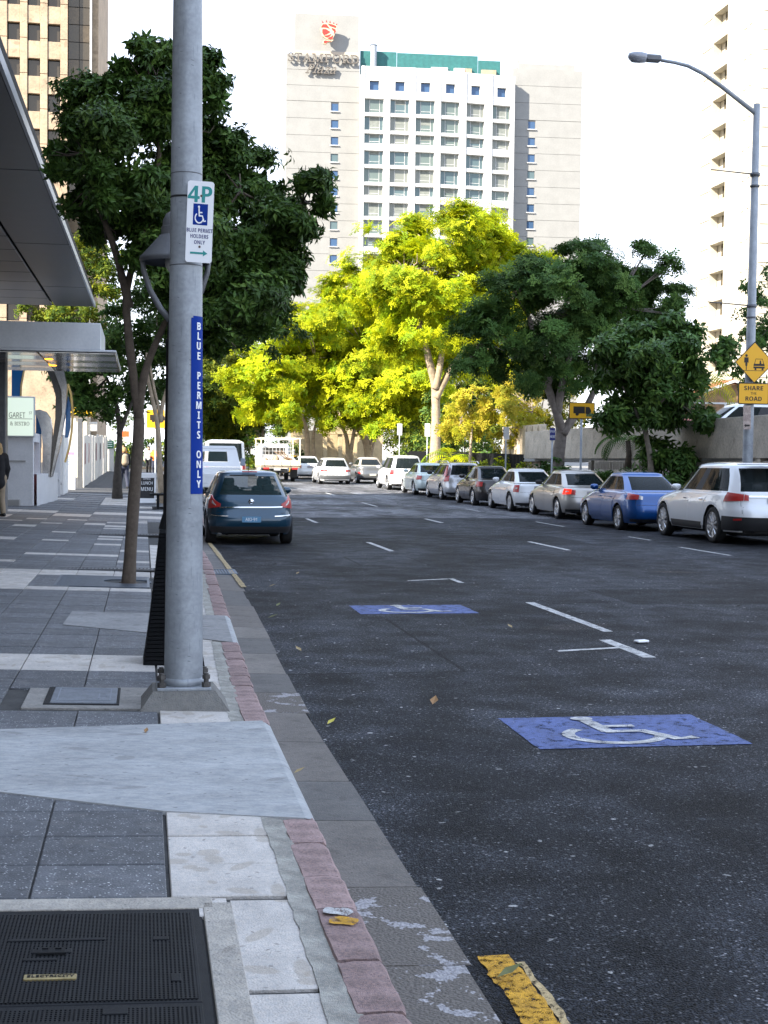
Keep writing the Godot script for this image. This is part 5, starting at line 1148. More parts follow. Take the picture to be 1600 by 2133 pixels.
func build_left_towers():
	# tan office tower, front face across the street direction
	var t := base("office_tower", Vector3(-6.3, 0.9, -118.0)); tag(t, "tan concrete office tower with square dark windows at upper left", "building")
	var top := 62.0; var cols := 9
	var st := S(); cbox(st, Vector3(-8.2, top / 2, -16.2), Vector3(16.2, top - 0.2, 31.6)); obj("core", st, M.tower_tan, t)
	var wm := window_meshes(1.0, 1.42, 0); var pier := boxm(Vector3(0.58, 2.80, 0.5), 0.02); var sp := boxm(Vector3(1.0, 1.40, 0.44), 0.02)
	for k in 12:
		var y := 36.3 - 2.84 * k + 2.84 * 2
		for i in cols:
			var x := -1.1 - 1.6 * i
			add_window(t, Vector3(x, y - 0.9, -0.22), wm, M.tower_glass, M.dark_paint)
			placed("spandrel", sp, M.tower_tan, t, Vector3(x, y - 0.9 + 1.42, -0.05))
			placed("pier", pier, M.tower_tan, t, Vector3(x - 0.80, y, 0.0))
		placed("pier", pier, M.tower_tan, t, Vector3(-0.3, y, 0.0), Basis.from_scale(Vector3(1.0, 1, 1)))
	st = S(); cbox(st, Vector3(-8.0, 4.5, 0.05), Vector3(16.2, 10.6, 0.6)); obj("base_wall", st, M.tower_tan, t)
	st = S(); cbox(st, Vector3(-8.0, 53.5, 0.0), Vector3(16.2, 20.0, 0.5)); obj("top_wall", st, M.tower_tan, t)
	# glazed corner: a column of panes
	var pane := boxm(Vector3(0.84, 1.36, 0.05)); 
	for k in 40:
		for i in 2: placed("pane", pane, M.tower_glass if (k + i) % 3 else mat_cache("pane_warm", L(0.13, 0.10, 0.065), 0.1, 0.3), t, Vector3(0.45 + 0.88 * i, 3.0 + 1.42 * k, -0.5))
	st = S(); cbox(st, Vector3(0.9, 30, -0.9), Vector3(1.75, 60, 0.7)); obj("glazing_backing", st, M.dark_paint, t)
	st = S(); cbox(st, Vector3(1.83, 31.0, -0.2), Vector3(0.14, top, 0.9)); obj("white_fin", st, M.hotel_white, t)
	# street side
	st = S(); cbox(st, Vector3(1.95, top / 2, -16.5), Vector3(0.9, top, 30.6)); obj("street_wall", st, M.tower_tan, t)
	# the office block that shades the street, left of the picture
	var o := base("office_block", Vector3(-7.6, 0.2, 0)); tag(o, "office block lining the left footpath above the canopies", "building")
	st = S(); cbox(st, Vector3(-4.2, 18.0, -0.5), Vector3(8.0, 36.0, 91.0)); obj("walls", st, mat(L(0.60, 0.56, 0.50), 0.8, 0.0, M.conc_tex, 0.2), o)
	for k in 9:
		for i in 11:
			placed("window", boxm(Vector3(0.12, 1.7, 7.6)), M.tint_glass, o, Vector3(-0.16, 7.6 + 3.2 * k, 40.0 - 8.1 * i))
	for i in 11: placed("shop_window", boxm(Vector3(0.12, 3.0, 7.4), 0.02), M.tint_glass, o, Vector3(-0.16, 1.9, 40.0 - 8.1 * i))
	# upper canopy with a dark soffit
	var c := base("canopy", Vector3(-0.225, 5.65, 0), -0.007); tag(c, "large dark panelled canopy overhanging the footpath at upper left", "canopy")
	st = S(); cbox(st, Vector3(-4.45, 0.28, -24.9), Vector3(6.1, 0.34, 25.6)); obj("deck", st, M.dark_paint, c)
	var js := [-37.7, -33.5, -26.9, -20.1, -12.2]
	for i in js.size() - 1:
		placed("soffit_panel", boxm(Vector3(1.0, 0.05, js[i + 1] - js[i] - 0.03), 0.01), M.soffit, c, Vector3(-1.87, 0.03, (js[i] + js[i + 1]) / 2))
	var zz := -37.7
	while zz < -13.5:
		placed("soffit_slat", boxm(Vector3(5.1, 0.05, 1.62), 0.012), M.soffit, c, Vector3(-4.98, 0.035, zz + 0.81)); zz += 1.65
	st = S(); cbox(st, Vector3(-1.345, 0.06, -24.95), Vector3(0.04, 0.13, 25.6)); obj("edge_trim", st, mat(L(0.40, 0.41, 0.43), 0.4, 0.4), c)
	# lower white canopy
	c = base("entrance_canopy", Vector3(0, 4.05, -32.2)); tag(c, "white entrance canopy with a polished metal soffit and two downlights", "canopy")
	st = S(); cbox(st, Vector3(-4.3, 0.36, -1.9), Vector3(6.64, 0.60, 3.7), 0.01); obj("fascia", st, M.canopy_white, c)
	st = S(); cbox(st, Vector3(-4.1, 0.03, -3.35), Vector3(6.94, 0.05, 6.7), 0.008); obj("plate", st, M.canopy_white, c)
	var pol := mat(L(0.55, 0.54, 0.52), 0.14, 0.9)
	for i in 6:
		for k in 4:
			var sl := placed("soffit_slat", boxm(Vector3(1.70, 0.03, 1.08), 0.012), pol, c, Vector3(-1.5 - 1.73 * k, -0.016, -0.58 - 1.11 * i), Basis(Vector3.RIGHT, 0.014 * (-1.0 if i % 2 else 1.0)))
	var amber := mat(L(0.8, 0.5, 0.1), 0.4); amber.emission_enabled = true; amber.emission = Color(1.0, 0.66, 0.16); amber.emission_energy_multiplier = 1.2
	for q in [[-2.25, -2.1], [-2.3, -4.35]]:
		st = S(true); lathe(st, [Vector2(0.0, -0.05), Vector2(0.085, -0.05), Vector2(0.11, -0.03), Vector2(0.11, -0.005)], 18, Transform3D(Basis(), Vector3(q[0], 0, q[1]))); obj("downlight", st, amber, c)
		var sp2 := SpotLight3D.new(); sp2.name = "downlight_glow"; c.add_child(sp2, true); sp2.position = Vector3(q[0], -0.07, q[1]); sp2.rotation.x = -PI / 2; sp2.light_energy = 0.5; sp2.light_color = Color(1.0, 0.8, 0.5); sp2.spot_angle = 50.0; sp2.spot_range = 12.0; sp2.light_size = 0.1; sp2.shadow_enabled = true
	st = S(); cbox(st, Vector3(-3.72, 2.1, -36.6), Vector3(0.55, 4.3, 0.55), 0.02); tag(obj("column", st, mat(L(0.16, 0.17, 0.19), 0.5, 0.1, M.plain_tex, 0.8)), "dark grey square column under the white canopy", "column")
func build_left_street():
	var W = M.white_wall
	var st := S()
	# kiosk with lit sign
	var k := base("kiosk", Vector3(-3.13, fp(-3.3, 41.5), -41.0)); tag(k, "white rendered kiosk with a red shutter beside the footpath", "kiosk")
	cbox(st, Vector3(-1.0, 1.05, -0.2), Vector3(2.0, 2.1, 0.4)); cbox(st, Vector3(-1.0, 1.05, -2.9), Vector3(2.0, 2.1, 0.5)); cbox(st, Vector3(-1.0, 1.97, -1.6), Vector3(1.98, 0.26, 2.2)); cbox(st, Vector3(-1.4, 1.0, -1.6), Vector3(1.2, 1.9, 2.0)); obj("walls", st, W, k)
	st = S(); for i in 9: cbox(st, Vector3(-0.55, 0.25 + 0.16 * i, -1.5), Vector3(0.06, 0.15, 2.0), 0.02)
	obj("shutter", st, mat(L(0.30, 0.02, 0.025), 0.5), k)
	st = S(); cbox(st, Vector3(-0.2, 1.66, -1.2), Vector3(0.25, 0.18, 0.6), 0.02); obj("orange_box", st, mat(L(0.7, 0.28, 0.02), 0.5), k)
	st = S(); cbox(st, Vector3(-0.55, 1.28, 0.01), Vector3(0.7, 0.035, 0.04)); cbox(st, Vector3(-0.52, 0.06, 0.1), Vector3(0.36, 0.26, 0.3), 0.02); obj("ledge", st, mat(L(0.30, 0.29, 0.27), 0.8), k)
	var s := base("bistro_sign", Vector3(-3.47, 2.24, -40.9)); tag(s, "backlit white cafe sign on top of the kiosk", "sign")
	st = S(); cbox(st, Vector3(0, 0.58, -0.15), Vector3(0.78, 1.16, 0.3), 0.012); obj("case", st, mat(L(0.5, 0.52, 0.53), 0.4, 0.3), s)
	var glow := mat(L(0.75, 0.8, 0.72), 0.4); glow.emission_enabled = true; glow.emission = Color(0.93, 1.0, 0.9); glow.emission_energy_multiplier = 0.16
	st = S(); prism(st, rrect(0.72, 1.08, 0.01, 1), 0.006, Transform3D(Basis(), Vector3(0, 0.58, 0.001))); obj("sign_face", st, glow, s)
	var ink := mat(L(0.05, 0.05, 0.05), 0.6)
	lettering("GARET", 0.155, ink, s, Vector3(0.13, 0.62, 0.009), Basis(), 0.72, 0, false, 0.003, 2); lettering("ST", 0.075, ink, s, Vector3(0.32, 0.69, 0.009), Basis(), 0.8, 0, false, 0.003, 2)
	st = S(); cbox(st, Vector3(0.0, 0.52, 0.009), Vector3(0.66, 0.012, 0.003)); obj("rule", st, ink, s)
	lettering("& BISTRO", 0.105, ink, s, Vector3(0.25, 0.38, 0.009), Basis(), 0.80, 1, false, 0.003, 2)
	# low wall, gate posts, panel
	st = S(); hexa(st, [Vector3(-3.09, 0.1, -43.3), Vector3(-3.05, 0.1, -41.4), Vector3(-2.74, 0.1, -46.1), Vector3(-3.0, 0.1, -46.1)], [Vector3(-3.4, 1.18, -43.3), Vector3(-3.05, 1.18, -41.4), Vector3(-2.74, 1.18, -46.1), Vector3(-3.0, 1.18, -46.1)])
	tag(obj("low_wall", st, W), "low white rendered wall running on from the kiosk", "wall")
	st = S(); cbox(st, Vector3(-3.1, 1.2, -49.4), Vector3(0.5, 2.2, 0.3), 0.01); tag(obj("gate_pillar", st, W), "short white gate pillar behind the low wall", "pillar")
	st = S(); cbox(st, Vector3(-3.0, 1.35, -52.6), Vector3(0.34, 2.3, 3.2), 0.01); cbox(st, Vector3(-2.83, 1.0, -51.5), Vector3(0.03, 0.12, 0.4)); tag(obj("gate_pillar", st, mat(L(0.78, 0.77, 0.75), 0.6)), "longer white gate pillar with letter slots", "pillar")
	st = S(true); tube(st, [Vector3(-3.2, 1.05, -47.6), Vector3(-2.9, 0.9, -49.2), Vector3(-2.9, 0.72, -50.9)], [0.025, 0.025, 0.025], 8); tube(st, [Vector3(-3.2, 0.85, -47.6), Vector3(-2.95, 0.7, -49.2)], [0.02, 0.02], 8); tag(obj("handrail", st, M.steel), "bent steel handrail beside the gate pillars", "railing")
	var wp := base("notice_wall", Vector3(-3.0, 0.3, -57.0)); tag(wp, "tall pale blue white wall panel with a pink and blue notice", "wall")
	st = S(); cbox(st, Vector3(0, 1.45, 0), Vector3(0.62, 3.0, 0.3), 0.01); obj("panel", st, W, wp)
	st = S(); cbox(st, Vector3(0.02, 1.55, 0.155), Vector3(0.46, 0.10, 0.006)); obj("pink_heading", st, mat(L(0.62, 0.25, 0.45), 0.6), wp)
	st = S(); for i in 4: cbox(st, Vector3(-0.02, 1.40 - 0.09 * i, 0.155), Vector3(0.42, 0.035, 0.006))
	obj("printed_lines", st, mat(L(0.28, 0.35, 0.62), 0.6), wp)
	st = S(); cbox(st, Vector3(-2.62, 1.8, -59.3), Vector3(0.2, 3.0, 0.25), 0.01); tag(obj("dark_post", st, M.grey_paint), "dark grey post at the start of the white hoarding", "post")
	# hoarding of sheets
	var hd := base("hoarding", Vector3(0, 0, 0)); tag(hd, "long white site hoarding of sagging sheets with posters", "hoarding")
	rng.seed = 12
	for i in 14:
		var d0 := 59.8 + 2.45 * i; var d1 := d0 + 2.41
		var xa := lerpf(-2.52, -2.40, i / 14.0) + rng.randf_range(-0.05, 0.05); var xb := lerpf(-2.52, -2.40, (i + 1) / 14.0) + rng.randf_range(-0.05, 0.05)
		st = S(); var hh := 2.5 + rng.randf_range(-0.08, 0.08)
		hexa(st, [Vector3(xa, gy(d0) + 0.13, -d0), Vector3(xb, gy(d1) + 0.13, -d1), Vector3(xb - 0.05, gy(d1) + 0.13, -d1), Vector3(xa - 0.05, gy(d0) + 0.13, -d0)], [Vector3(xa, gy(d0) + hh, -d0), Vector3(xb, gy(d1) + hh, -d1), Vector3(xb - 0.05, gy(d1) + hh, -d1), Vector3(xa - 0.05, gy(d0) + hh, -d0)])
		obj("sheet", st, M.hoarding, hd)
		if i in [0, 2, 5, 8, 10]:
			st = S(); cbox(st, Vector3((xa + xb) / 2 + 0.03, gy(d0) + 1.65, -(d0 + d1) / 2), Vector3(0.012, 0.9, 0.7)); obj("poster", st, mat(L([0.45, 0.22, 0.5, 0.25, 0.4][i % 5], 0.22, 0.24), 0.6, 0.0, M.rough_tex, 2.0), hd)
	st = S(); cbox(st, Vector3(-2.2, 2.05, -94.2), Vector3(0.48, 2.7, 0.1)); tag(obj("site_gate", st, M.hoarding), "white end panel of the hoarding carrying a green sign", "gate")
	s = base("site_sign", Vector3(-2.22, 2.6, -94.1)); tag(s, "green site notice on the end of the hoarding", "sign")
	st = S(); cbox(st, Vector3(0, 0, 0), Vector3(0.46, 0.5, 0.02)); obj("board", st, mat(L(0.01, 0.16, 0.05), 0.5), s)
	st = S(); for i in 3: cbox(st, Vector3(-0.02, 0.15 - 0.14 * i, 0.013), Vector3(0.34, 0.05, 0.004))
	obj("printed_lines", st, M.sign_white, s)
	st = S(); cbox(st, Vector3(-1.75, 2.1, -111.0), Vector3(0.62, 2.6, 0.1)); tag(obj("site_gate", st, M.hoarding), "farthest white panel closing the hoarding", "gate")
	st = S(); cbox(st, Vector3(-1.45, 3.6, -110.6), Vector3(0.6, 0.46, 0.06), 0.01); tag(obj("site_board", st, mat(L(0.7, 0.13, 0.03), 0.6)), "orange board above the far end of the hoarding", "sign")
	# site shed with a yellow fascia, cooler on its wall
	var sh := base("site_shed", Vector3(-3.45, 0.4, -76.0)); tag(sh, "cream site shed with a yellow roof edge behind the hoarding", "shed")
	st = S(); cbox(st, Vector3(-0.1, 1.75, -2.0), Vector3(1.1, 3.5, 5.0)); obj("walls", st, mat(L(0.62, 0.55, 0.44), 0.7), sh)
	st = S(); cbox(st, Vector3(0.0, 3.75, -2.0), Vector3(1.45, 0.36, 5.6), 0.03); obj("roof_edge", st, mat(L(0.78, 0.48, 0.015), 0.5), sh)
	st = S(); cbox(st, Vector3(0.78, 2.95, 0.2), Vector3(0.42, 0.5, 0.35), 0.02); for i in 7: cbox(st, Vector3(0.78, 2.76 + 0.06 * i, 0.385), Vector3(0.4, 0.02, 0.02))
	obj("cooler", st, mat(L(0.6, 0.58, 0.54), 0.5), sh)
	# polished ribbon sculpture
	var sc := base("sculpture", Vector3(0, 0, -44.6)); tag(sc, "curling polished steel ribbon sculpture with blue glass at the entrance", "sculpture")
	var P2 := func(a: Array): return PackedVector2Array(a.map(func(v): return Vector2(-4.47 + v[0] * 0.00444, 4.40 - (v[1] - 452.0) * 0.00444)))
	var steel := mat(L(0.58, 0.58, 0.58), 0.2, 0.95, M.plain_tex, 1.5); var shaded_steel := mat(L(0.10, 0.095, 0.09), 0.25, 0.8)  # second tone paints the shaded side of the same steel ribbon
	st = S(); prism(st, P2.call([[300, 380], [350, 380], [385, 460], [438, 600], [443, 760], [400, 1000], [365, 1205], [352, 1205], [370, 1000], [395, 800], [398, 640], [368, 530], [335, 460]]), 0.5, Transform3D(Basis(), Vector3(0, 0, -0.2))); obj("ribbon", st, shaded_steel, sc)
	st = S(); prism(st, P2.call([[352, 380], [425, 380], [456, 470], [476, 570], [468, 720], [432, 960], [376, 1200], [366, 1205], [401, 1000], [444, 760], [439, 600], [386, 460]]), 0.62, Transform3D(Basis(), Vector3(0, 0, -0.2))); obj("ribbon", st, steel, sc)
	st = S(); prism(st, P2.call([[250, 745], [300, 738], [340, 752], [368, 795], [381, 870], [378, 980], [364, 1200], [316, 1200], [318, 980], [308, 880], [285, 800]]), 0.5, Transform3D(Basis(), Vector3(0, 0, 0.25))); obj("ribbon", st, steel, sc)
	var glassb := mat(L(0.01, 0.09, 0.24), 0.12, 0.2)
	st = S(); prism(st, P2.call([[472, 620], [492, 690], [492, 850], [476, 925], [452, 925], [458, 780]]), 0.06, Transform3D(Basis(), Vector3(0, 0, -0.5))); obj("glass_panel", st, glassb, sc)
	st = S(); prism(st, P2.call([[85, 380], [180, 380], [162, 470], [146, 560], [142, 660], [85, 660]]), 0.06, Transform3D(Basis(), Vector3(0, 0, -0.5))); obj("glass_panel", st, glassb, sc)
	st = S(); prism(st, stroke(P2.call([[474, 545], [496, 620], [507, 740], [500, 880], [482, 1000], [455, 1100]]), 0.055), 0.3, Transform3D(Basis(), Vector3(0, 0, -0.6))); prism(st, stroke(P2.call([[186, 380], [166, 470], [150, 560], [147, 660]]), 0.04), 0.2, Transform3D(Basis(), Vector3(0, 0, -0.6))); obj("gold_rim", st, mat(L(0.6, 0.42, 0.16), 0.3, 0.7), sc)
	st = S(); prism(st, P2.call([[262, 745], [300, 860], [300, 1000], [262, 1000]]), 0.06, Transform3D(Basis(), Vector3(0, 0, 0.1))); obj("glass_panel", st, glassb, sc)
	st = S(); prism(st, P2.call([[180, 650], [188, 560], [205, 490], [212, 560], [226, 530], [230, 650]]), 0.02, Transform3D(Basis(), Vector3(0, 0, -1.2))); tag(obj("flag", st, mat(L(0.72, 0.70, 0.78), 0.8)), "small white flag behind the cafe sign", "flag")
	# menu board, bench
	var a := base("menu_board", Vector3(0.1, fp(0.1, 46.3), -46.4)); tag(a, "black and white menu board standing on the footpath", "sandwich board")
	for q in [[-0.16, 0.13], [0.16, -0.13]]:
		st = S(); cbox(st, Vector3(0, 0.5, 0), Vector3(0.56, 1.0, 0.03), 0.006, Transform3D(Basis(Vector3.RIGHT, q[0]), Vector3(0, 0, q[1]))); obj("frame", st, M.sign_white, a)
	var tb := Basis(Vector3.RIGHT, -0.16)
	st = S(); cbox(st, Vector3(0, 0.56, 0.017), Vector3(0.48, 0.80, 0.01), 0.0, Transform3D(tb, Vector3(0, 0, 0.13))); obj("board", st, M.black, a)
	for q in [["EXPRESS", 0.055, 0.80], ["LUNCH", 0.10, 0.66], ["MENU", 0.12, 0.46]]: lettering(q[0], q[1], M.sign_white, a, tb * Vector3(0, q[2], 0.026) + Vector3(0, 0, 0.13), tb, 0.85)
	var bn := base("bench", Vector3(0.42, fp(0.4, 42.2), -42.2)); tag(bn, "dark metal bench beside the menu board", "bench")
	for i in 4: placed("seat_slat", boxm(Vector3(0.08, 0.03, 1.5), 0.008), M.dark_paint, bn, Vector3(-0.2 + 0.11 * i, 0.45, 0))
	for i in 3: placed("back_slat", boxm(Vector3(0.03, 0.08, 1.5), 0.008), M.dark_paint, bn, Vector3(0.26 + 0.03 * i, 0.58 + 0.12 * i, 0))
	for zq in [-0.6, 0.6]:
		st = S(); cbox(st, Vector3(0, 0.22, zq), Vector3(0.07, 0.44, 0.07), 0.01); cbox(st, Vector3(0, 0.43, zq), Vector3(0.5, 0.04, 0.06)); cbox(st, Vector3(0.28, 0.62, zq), Vector3(0.05, 0.4, 0.05)); cbox(st, Vector3(0, 0.02, zq), Vector3(0.34, 0.04, 0.09)); obj("leg", st, M.dark_paint, bn)
func build_right_side():
	# retaining wall with breeze blocks below its beam
	var w := base("retaining_wall", Vector3(17.5, 0, 0)); tag(w, "long beige retaining wall above a band of breeze blocks", "wall")
	var st := S(); cbox(st, Vector3(0.2, 2.5, -38.0), Vector3(0.36, 1.24, 50.0), 0.01); obj("upper_wall", st, M.retaining, w)
	for z in [-48.0, -43.0, -38.0, -33.0, -28.0]: placed("pilaster", boxm(Vector3(0.3, 1.8, 0.35), 0.01), M.retaining, w, Vector3(0.2, 1.0, z))
	st = S(); cbox(st, Vector3(6.5, 1.0, -38.0), Vector3(0.3, 1.6, 60.0)); obj("undercroft_wall", st, M.retaining, w)
	var bl := S(); var q := 0.0
	for f in [[0, 0.17, 0.36, 0.06], [0, -0.17, 0.36, 0.06], [-0.15, 0, 0.06, 0.28], [0.15, 0, 0.06, 0.28], [0.0, 0, 0.05, 0.28]]: cbox(bl, Vector3(0, f[1], f[0]), Vector3(0.2, f[3], f[2]))
	bl.generate_normals(); var blm := bl.commit()
	for k in 4:
		for i in 54:
			var z := -34.0 - 0.37 * i
			if k > 0 and fmod(absf(z) - 28.0, 5.0) < 0.35: continue
			placed("breeze_block", blm, M.block, w, Vector3(0.2, 0.40 + 0.40 * k, z))
	st = S(); cbox(st, Vector3(0.2, 0.18, -38.0), Vector3(0.4, 0.12, 50.0)); obj("footing", st, M.retaining, w)
	# raised car park
	st = S(); cbox(st, Vector3(29.0, 1.9, -44.0), Vector3(22.0, 0.3, 66.0)); structure(obj("car_park_deck", st, M.concrete))
	# sunlit wall further on
	st = S(); cbox(st, Vector3(18.4, 1.8, -66.5), Vector3(0.3, 3.4, 7.0), 0.01); for i in 7: cbox(st, Vector3(18.22, 1.8, -63.3 - i), Vector3(0.08, 3.3, 0.1))
	tag(obj("cream_wall", st, mat(L(0.66, 0.56, 0.42), 0.85, 0.0, M.conc_tex, 0.4)), "sunlit cream wall behind the dark forked tree", "wall")
	# house with a tiled roof
	var h := base("house", Vector3(29.3, 3.3, -69.5)); h.scale = Vector3.ONE * 0.62; tag(h, "timber house with a red tiled gable roof above the car park", "house")
	st = S(); cbox(st, Vector3(2.0, 1.4, -3.0), Vector3(9.0, 2.8, 6.0)); prism(st, PackedVector2Array([Vector2(-2.5, 2.8), Vector2(6.5, 2.8), Vector2(2.0, 4.4)]), 0.2, Transform3D(Basis(), Vector3(0, 0, -0.2))); obj("walls", st, M.wood, h)
	for i in 10: placed("board", boxm(Vector3(9.0, 0.25, 0.04), 0.01), M.wood, h, Vector3(2.0, 0.15 + 0.28 * i, 0.03), Basis(Vector3.RIGHT, 0.06))
	for s in [-1.0, 1.0]:
		for i in 12:
			for k in 8:
				var tt := (i + 0.5) / 12.0
				placed("roof_tile", tile_mesh(), M.roof_tile, h, Vector3(2.0 + s * 5.2 * (1.0 - tt), 4.66 - 1.85 * (1.0 - tt), 0.45 - 0.42 * k), Basis(Vector3(0, 0, 1), -s * 0.341))
		st = S(); cbox(st, Vector3(2.0 + s * 2.6, 3.70, 0.5), Vector3(5.55, 0.22, 0.08), 0.0, Transform3D()); 
		st = S(); hexa(st, [Vector3(2.0, 4.42, 0.62), Vector3(2.0, 4.42, 0.70), Vector3(2.0 + s * 5.3, 2.53, 0.70), Vector3(2.0 + s * 5.3, 2.53, 0.62)], [Vector3(2.0, 4.64, 0.62), Vector3(2.0, 4.64, 0.70), Vector3(2.0 + s * 5.3, 2.75, 0.70), Vector3(2.0 + s * 5.3, 2.75, 0.62)]); obj("barge_board", st, M.hotel_white, h)
	st = S(); for x in [-1.5, 0.6, 3.4, 5.4]: cbox(st, Vector3(x, 1.3, 2.0), Vector3(0.14, 2.6, 0.14))
	cbox(st, Vector3(2.0, 0.9, 2.0), Vector3(8.6, 0.1, 0.08)); cbox(st, Vector3(2.0, 2.55, 2.0), Vector3(8.8, 0.14, 0.12)); obj("verandah", st, M.hotel_white, h)
	# sunlit apartment tower
	var t := base("apartment_tower", Vector3(60.0, 1.0, -130.8)); tag(t, "cream apartment tower with stacked balconies at the right edge", "building")
	st = S(); cbox(st, Vector3(12.0, 32.0, -7.5), Vector3(23.0, 66.0, 14.6)); obj("core", st, M.apart, t)
	st = S(); for i in 34: cbox(st, Vector3(12.0, 0.9 + 1.9 * i, 0.0), Vector3(24.0, 1.84, 0.5))
	obj("cladding", st, M.apart, t)
	for k in 20:      # street side, per floor: wall pieces round one balcony recess, sills and vents
		var y := 3.05 * k
		st = S(); cbox(st, Vector3(0.0, y + 1.52, -3.8), Vector3(0.9, 3.05, 7.3)); cbox(st, Vector3(0.0, y + 0.6, -9.3), Vector3(0.9, 1.2, 3.7)); cbox(st, Vector3(0.0, y + 1.52, -12.9), Vector3(0.9, 3.05, 3.5)); cbox(st, Vector3(0.0, y + 2.95, -9.3), Vector3(0.9, 0.2, 3.7)); obj("wall", st, M.apart, t)
		for vq in [[2.2, -1.7, 0.22, 0.5, "vent"], [2.05, -3.0, 0.16, 0.6, "vent"], [2.6, -12.6, 0.1, 2.6, "window_hood"]]:
			st = S(); cbox(st, Vector3(-0.48, y + vq[0], vq[1]), Vector3(0.08, vq[2], vq[3])); obj(vq[4], st, M.apart, t)
		st = S(); cbox(st, Vector3(0.46, y + 2.0, -9.3), Vector3(0.05, 1.6, 1.5)); obj("balcony_door", st, M.tower_glass, t)
	# porch of the hotel grounds, far off in the sun
	var p := base("porch", Vector3(15.2, gy(118) + 0.1, -118.0)); tag(p, "cream porch with square columns at the end of the street", "porch")
	var cream := mat(L(0.60, 0.46, 0.26), 0.8, 0.0, M.plain_tex, 0.4)
	for x in [0.0, 1.3, 2.6]: placed("pillar", boxm(Vector3(0.36, 3.0, 0.36), 0.02), cream, p, Vector3(x, 1.5, 0))
	placed("beam", boxm(Vector3(3.6, 1.2, 0.7), 0.03), cream, p, Vector3(1.3, 3.55, 0))
	st = S(); prism(st, PackedVector2Array([Vector2(0.2, 4.15), Vector2(2.4, 4.15), Vector2(1.3, 5.5)]), 0.5, Transform3D(Basis(), Vector3(0, 0, -0.25))); obj("gable", st, cream, p)
	st = S(); cbox(st, Vector3(1.3, 1.6, -2.0), Vector3(8.0, 3.4, 0.3)); obj("back_wall", st, cream, p)
	# dark picket fence in front of the gardens
	var f := base("garden_fence", Vector3(16.6, 0, 0)); tag(f, "dark picket fence along the gardens behind the far cars", "fence")
	for i in 120:
		var d := 60.0 + 0.24 * i
		placed("picket", boxm(Vector3(0.05, 1.7, 0.09)), M.dark_paint, f, Vector3(0, gy(d) + 1.0, -d))
	for y in [0.5, 1.6]:
		st = S(); hexa(st, [Vector3(0.03, gy(60) + y, -60), Vector3(0.07, gy(60) + y, -60), Vector3(0.07, gy(89) + y, -89), Vector3(0.03, gy(89) + y, -89)], [Vector3(0.03, gy(60) + y + 0.08, -60), Vector3(0.07, gy(60) + y + 0.08, -60), Vector3(0.07, gy(89) + y + 0.08, -89), Vector3(0.03, gy(89) + y + 0.08, -89)]); obj("rail", st, M.dark_paint, f)
	st = S(); hexa(st, [Vector3(0.3, 0, -60), Vector3(0.5, 0, -60), Vector3(0.5, 0, -90), Vector3(0.3, 0, -90)], [Vector3(0.3, 1.2, -60), Vector3(0.5, 1.2, -60), Vector3(0.5, 1.8, -90), Vector3(0.3, 1.8, -90)]); obj("plinth", st, mat(L(0.10, 0.085, 0.07), 0.9, 0.0, M.conc_tex, 0.5), f)
var tile_m: ArrayMesh
func tile_mesh() -> ArrayMesh:
	if tile_m == null:
		var st := S(true)
		for i in 6:
			var a := PI * i / 6.0; var b := PI * (i + 1) / 6.0
			Q4(st, Vector3(-0.26, sin(a) * 0.07, cos(a) * 0.2), Vector3(0.26, sin(a) * 0.07, cos(a) * 0.2), Vector3(0.26, sin(b) * 0.07, cos(b) * 0.2), Vector3(-0.26, sin(b) * 0.07, cos(b) * 0.2))
		st.generate_normals(); tile_m = st.commit()
	return tile_m

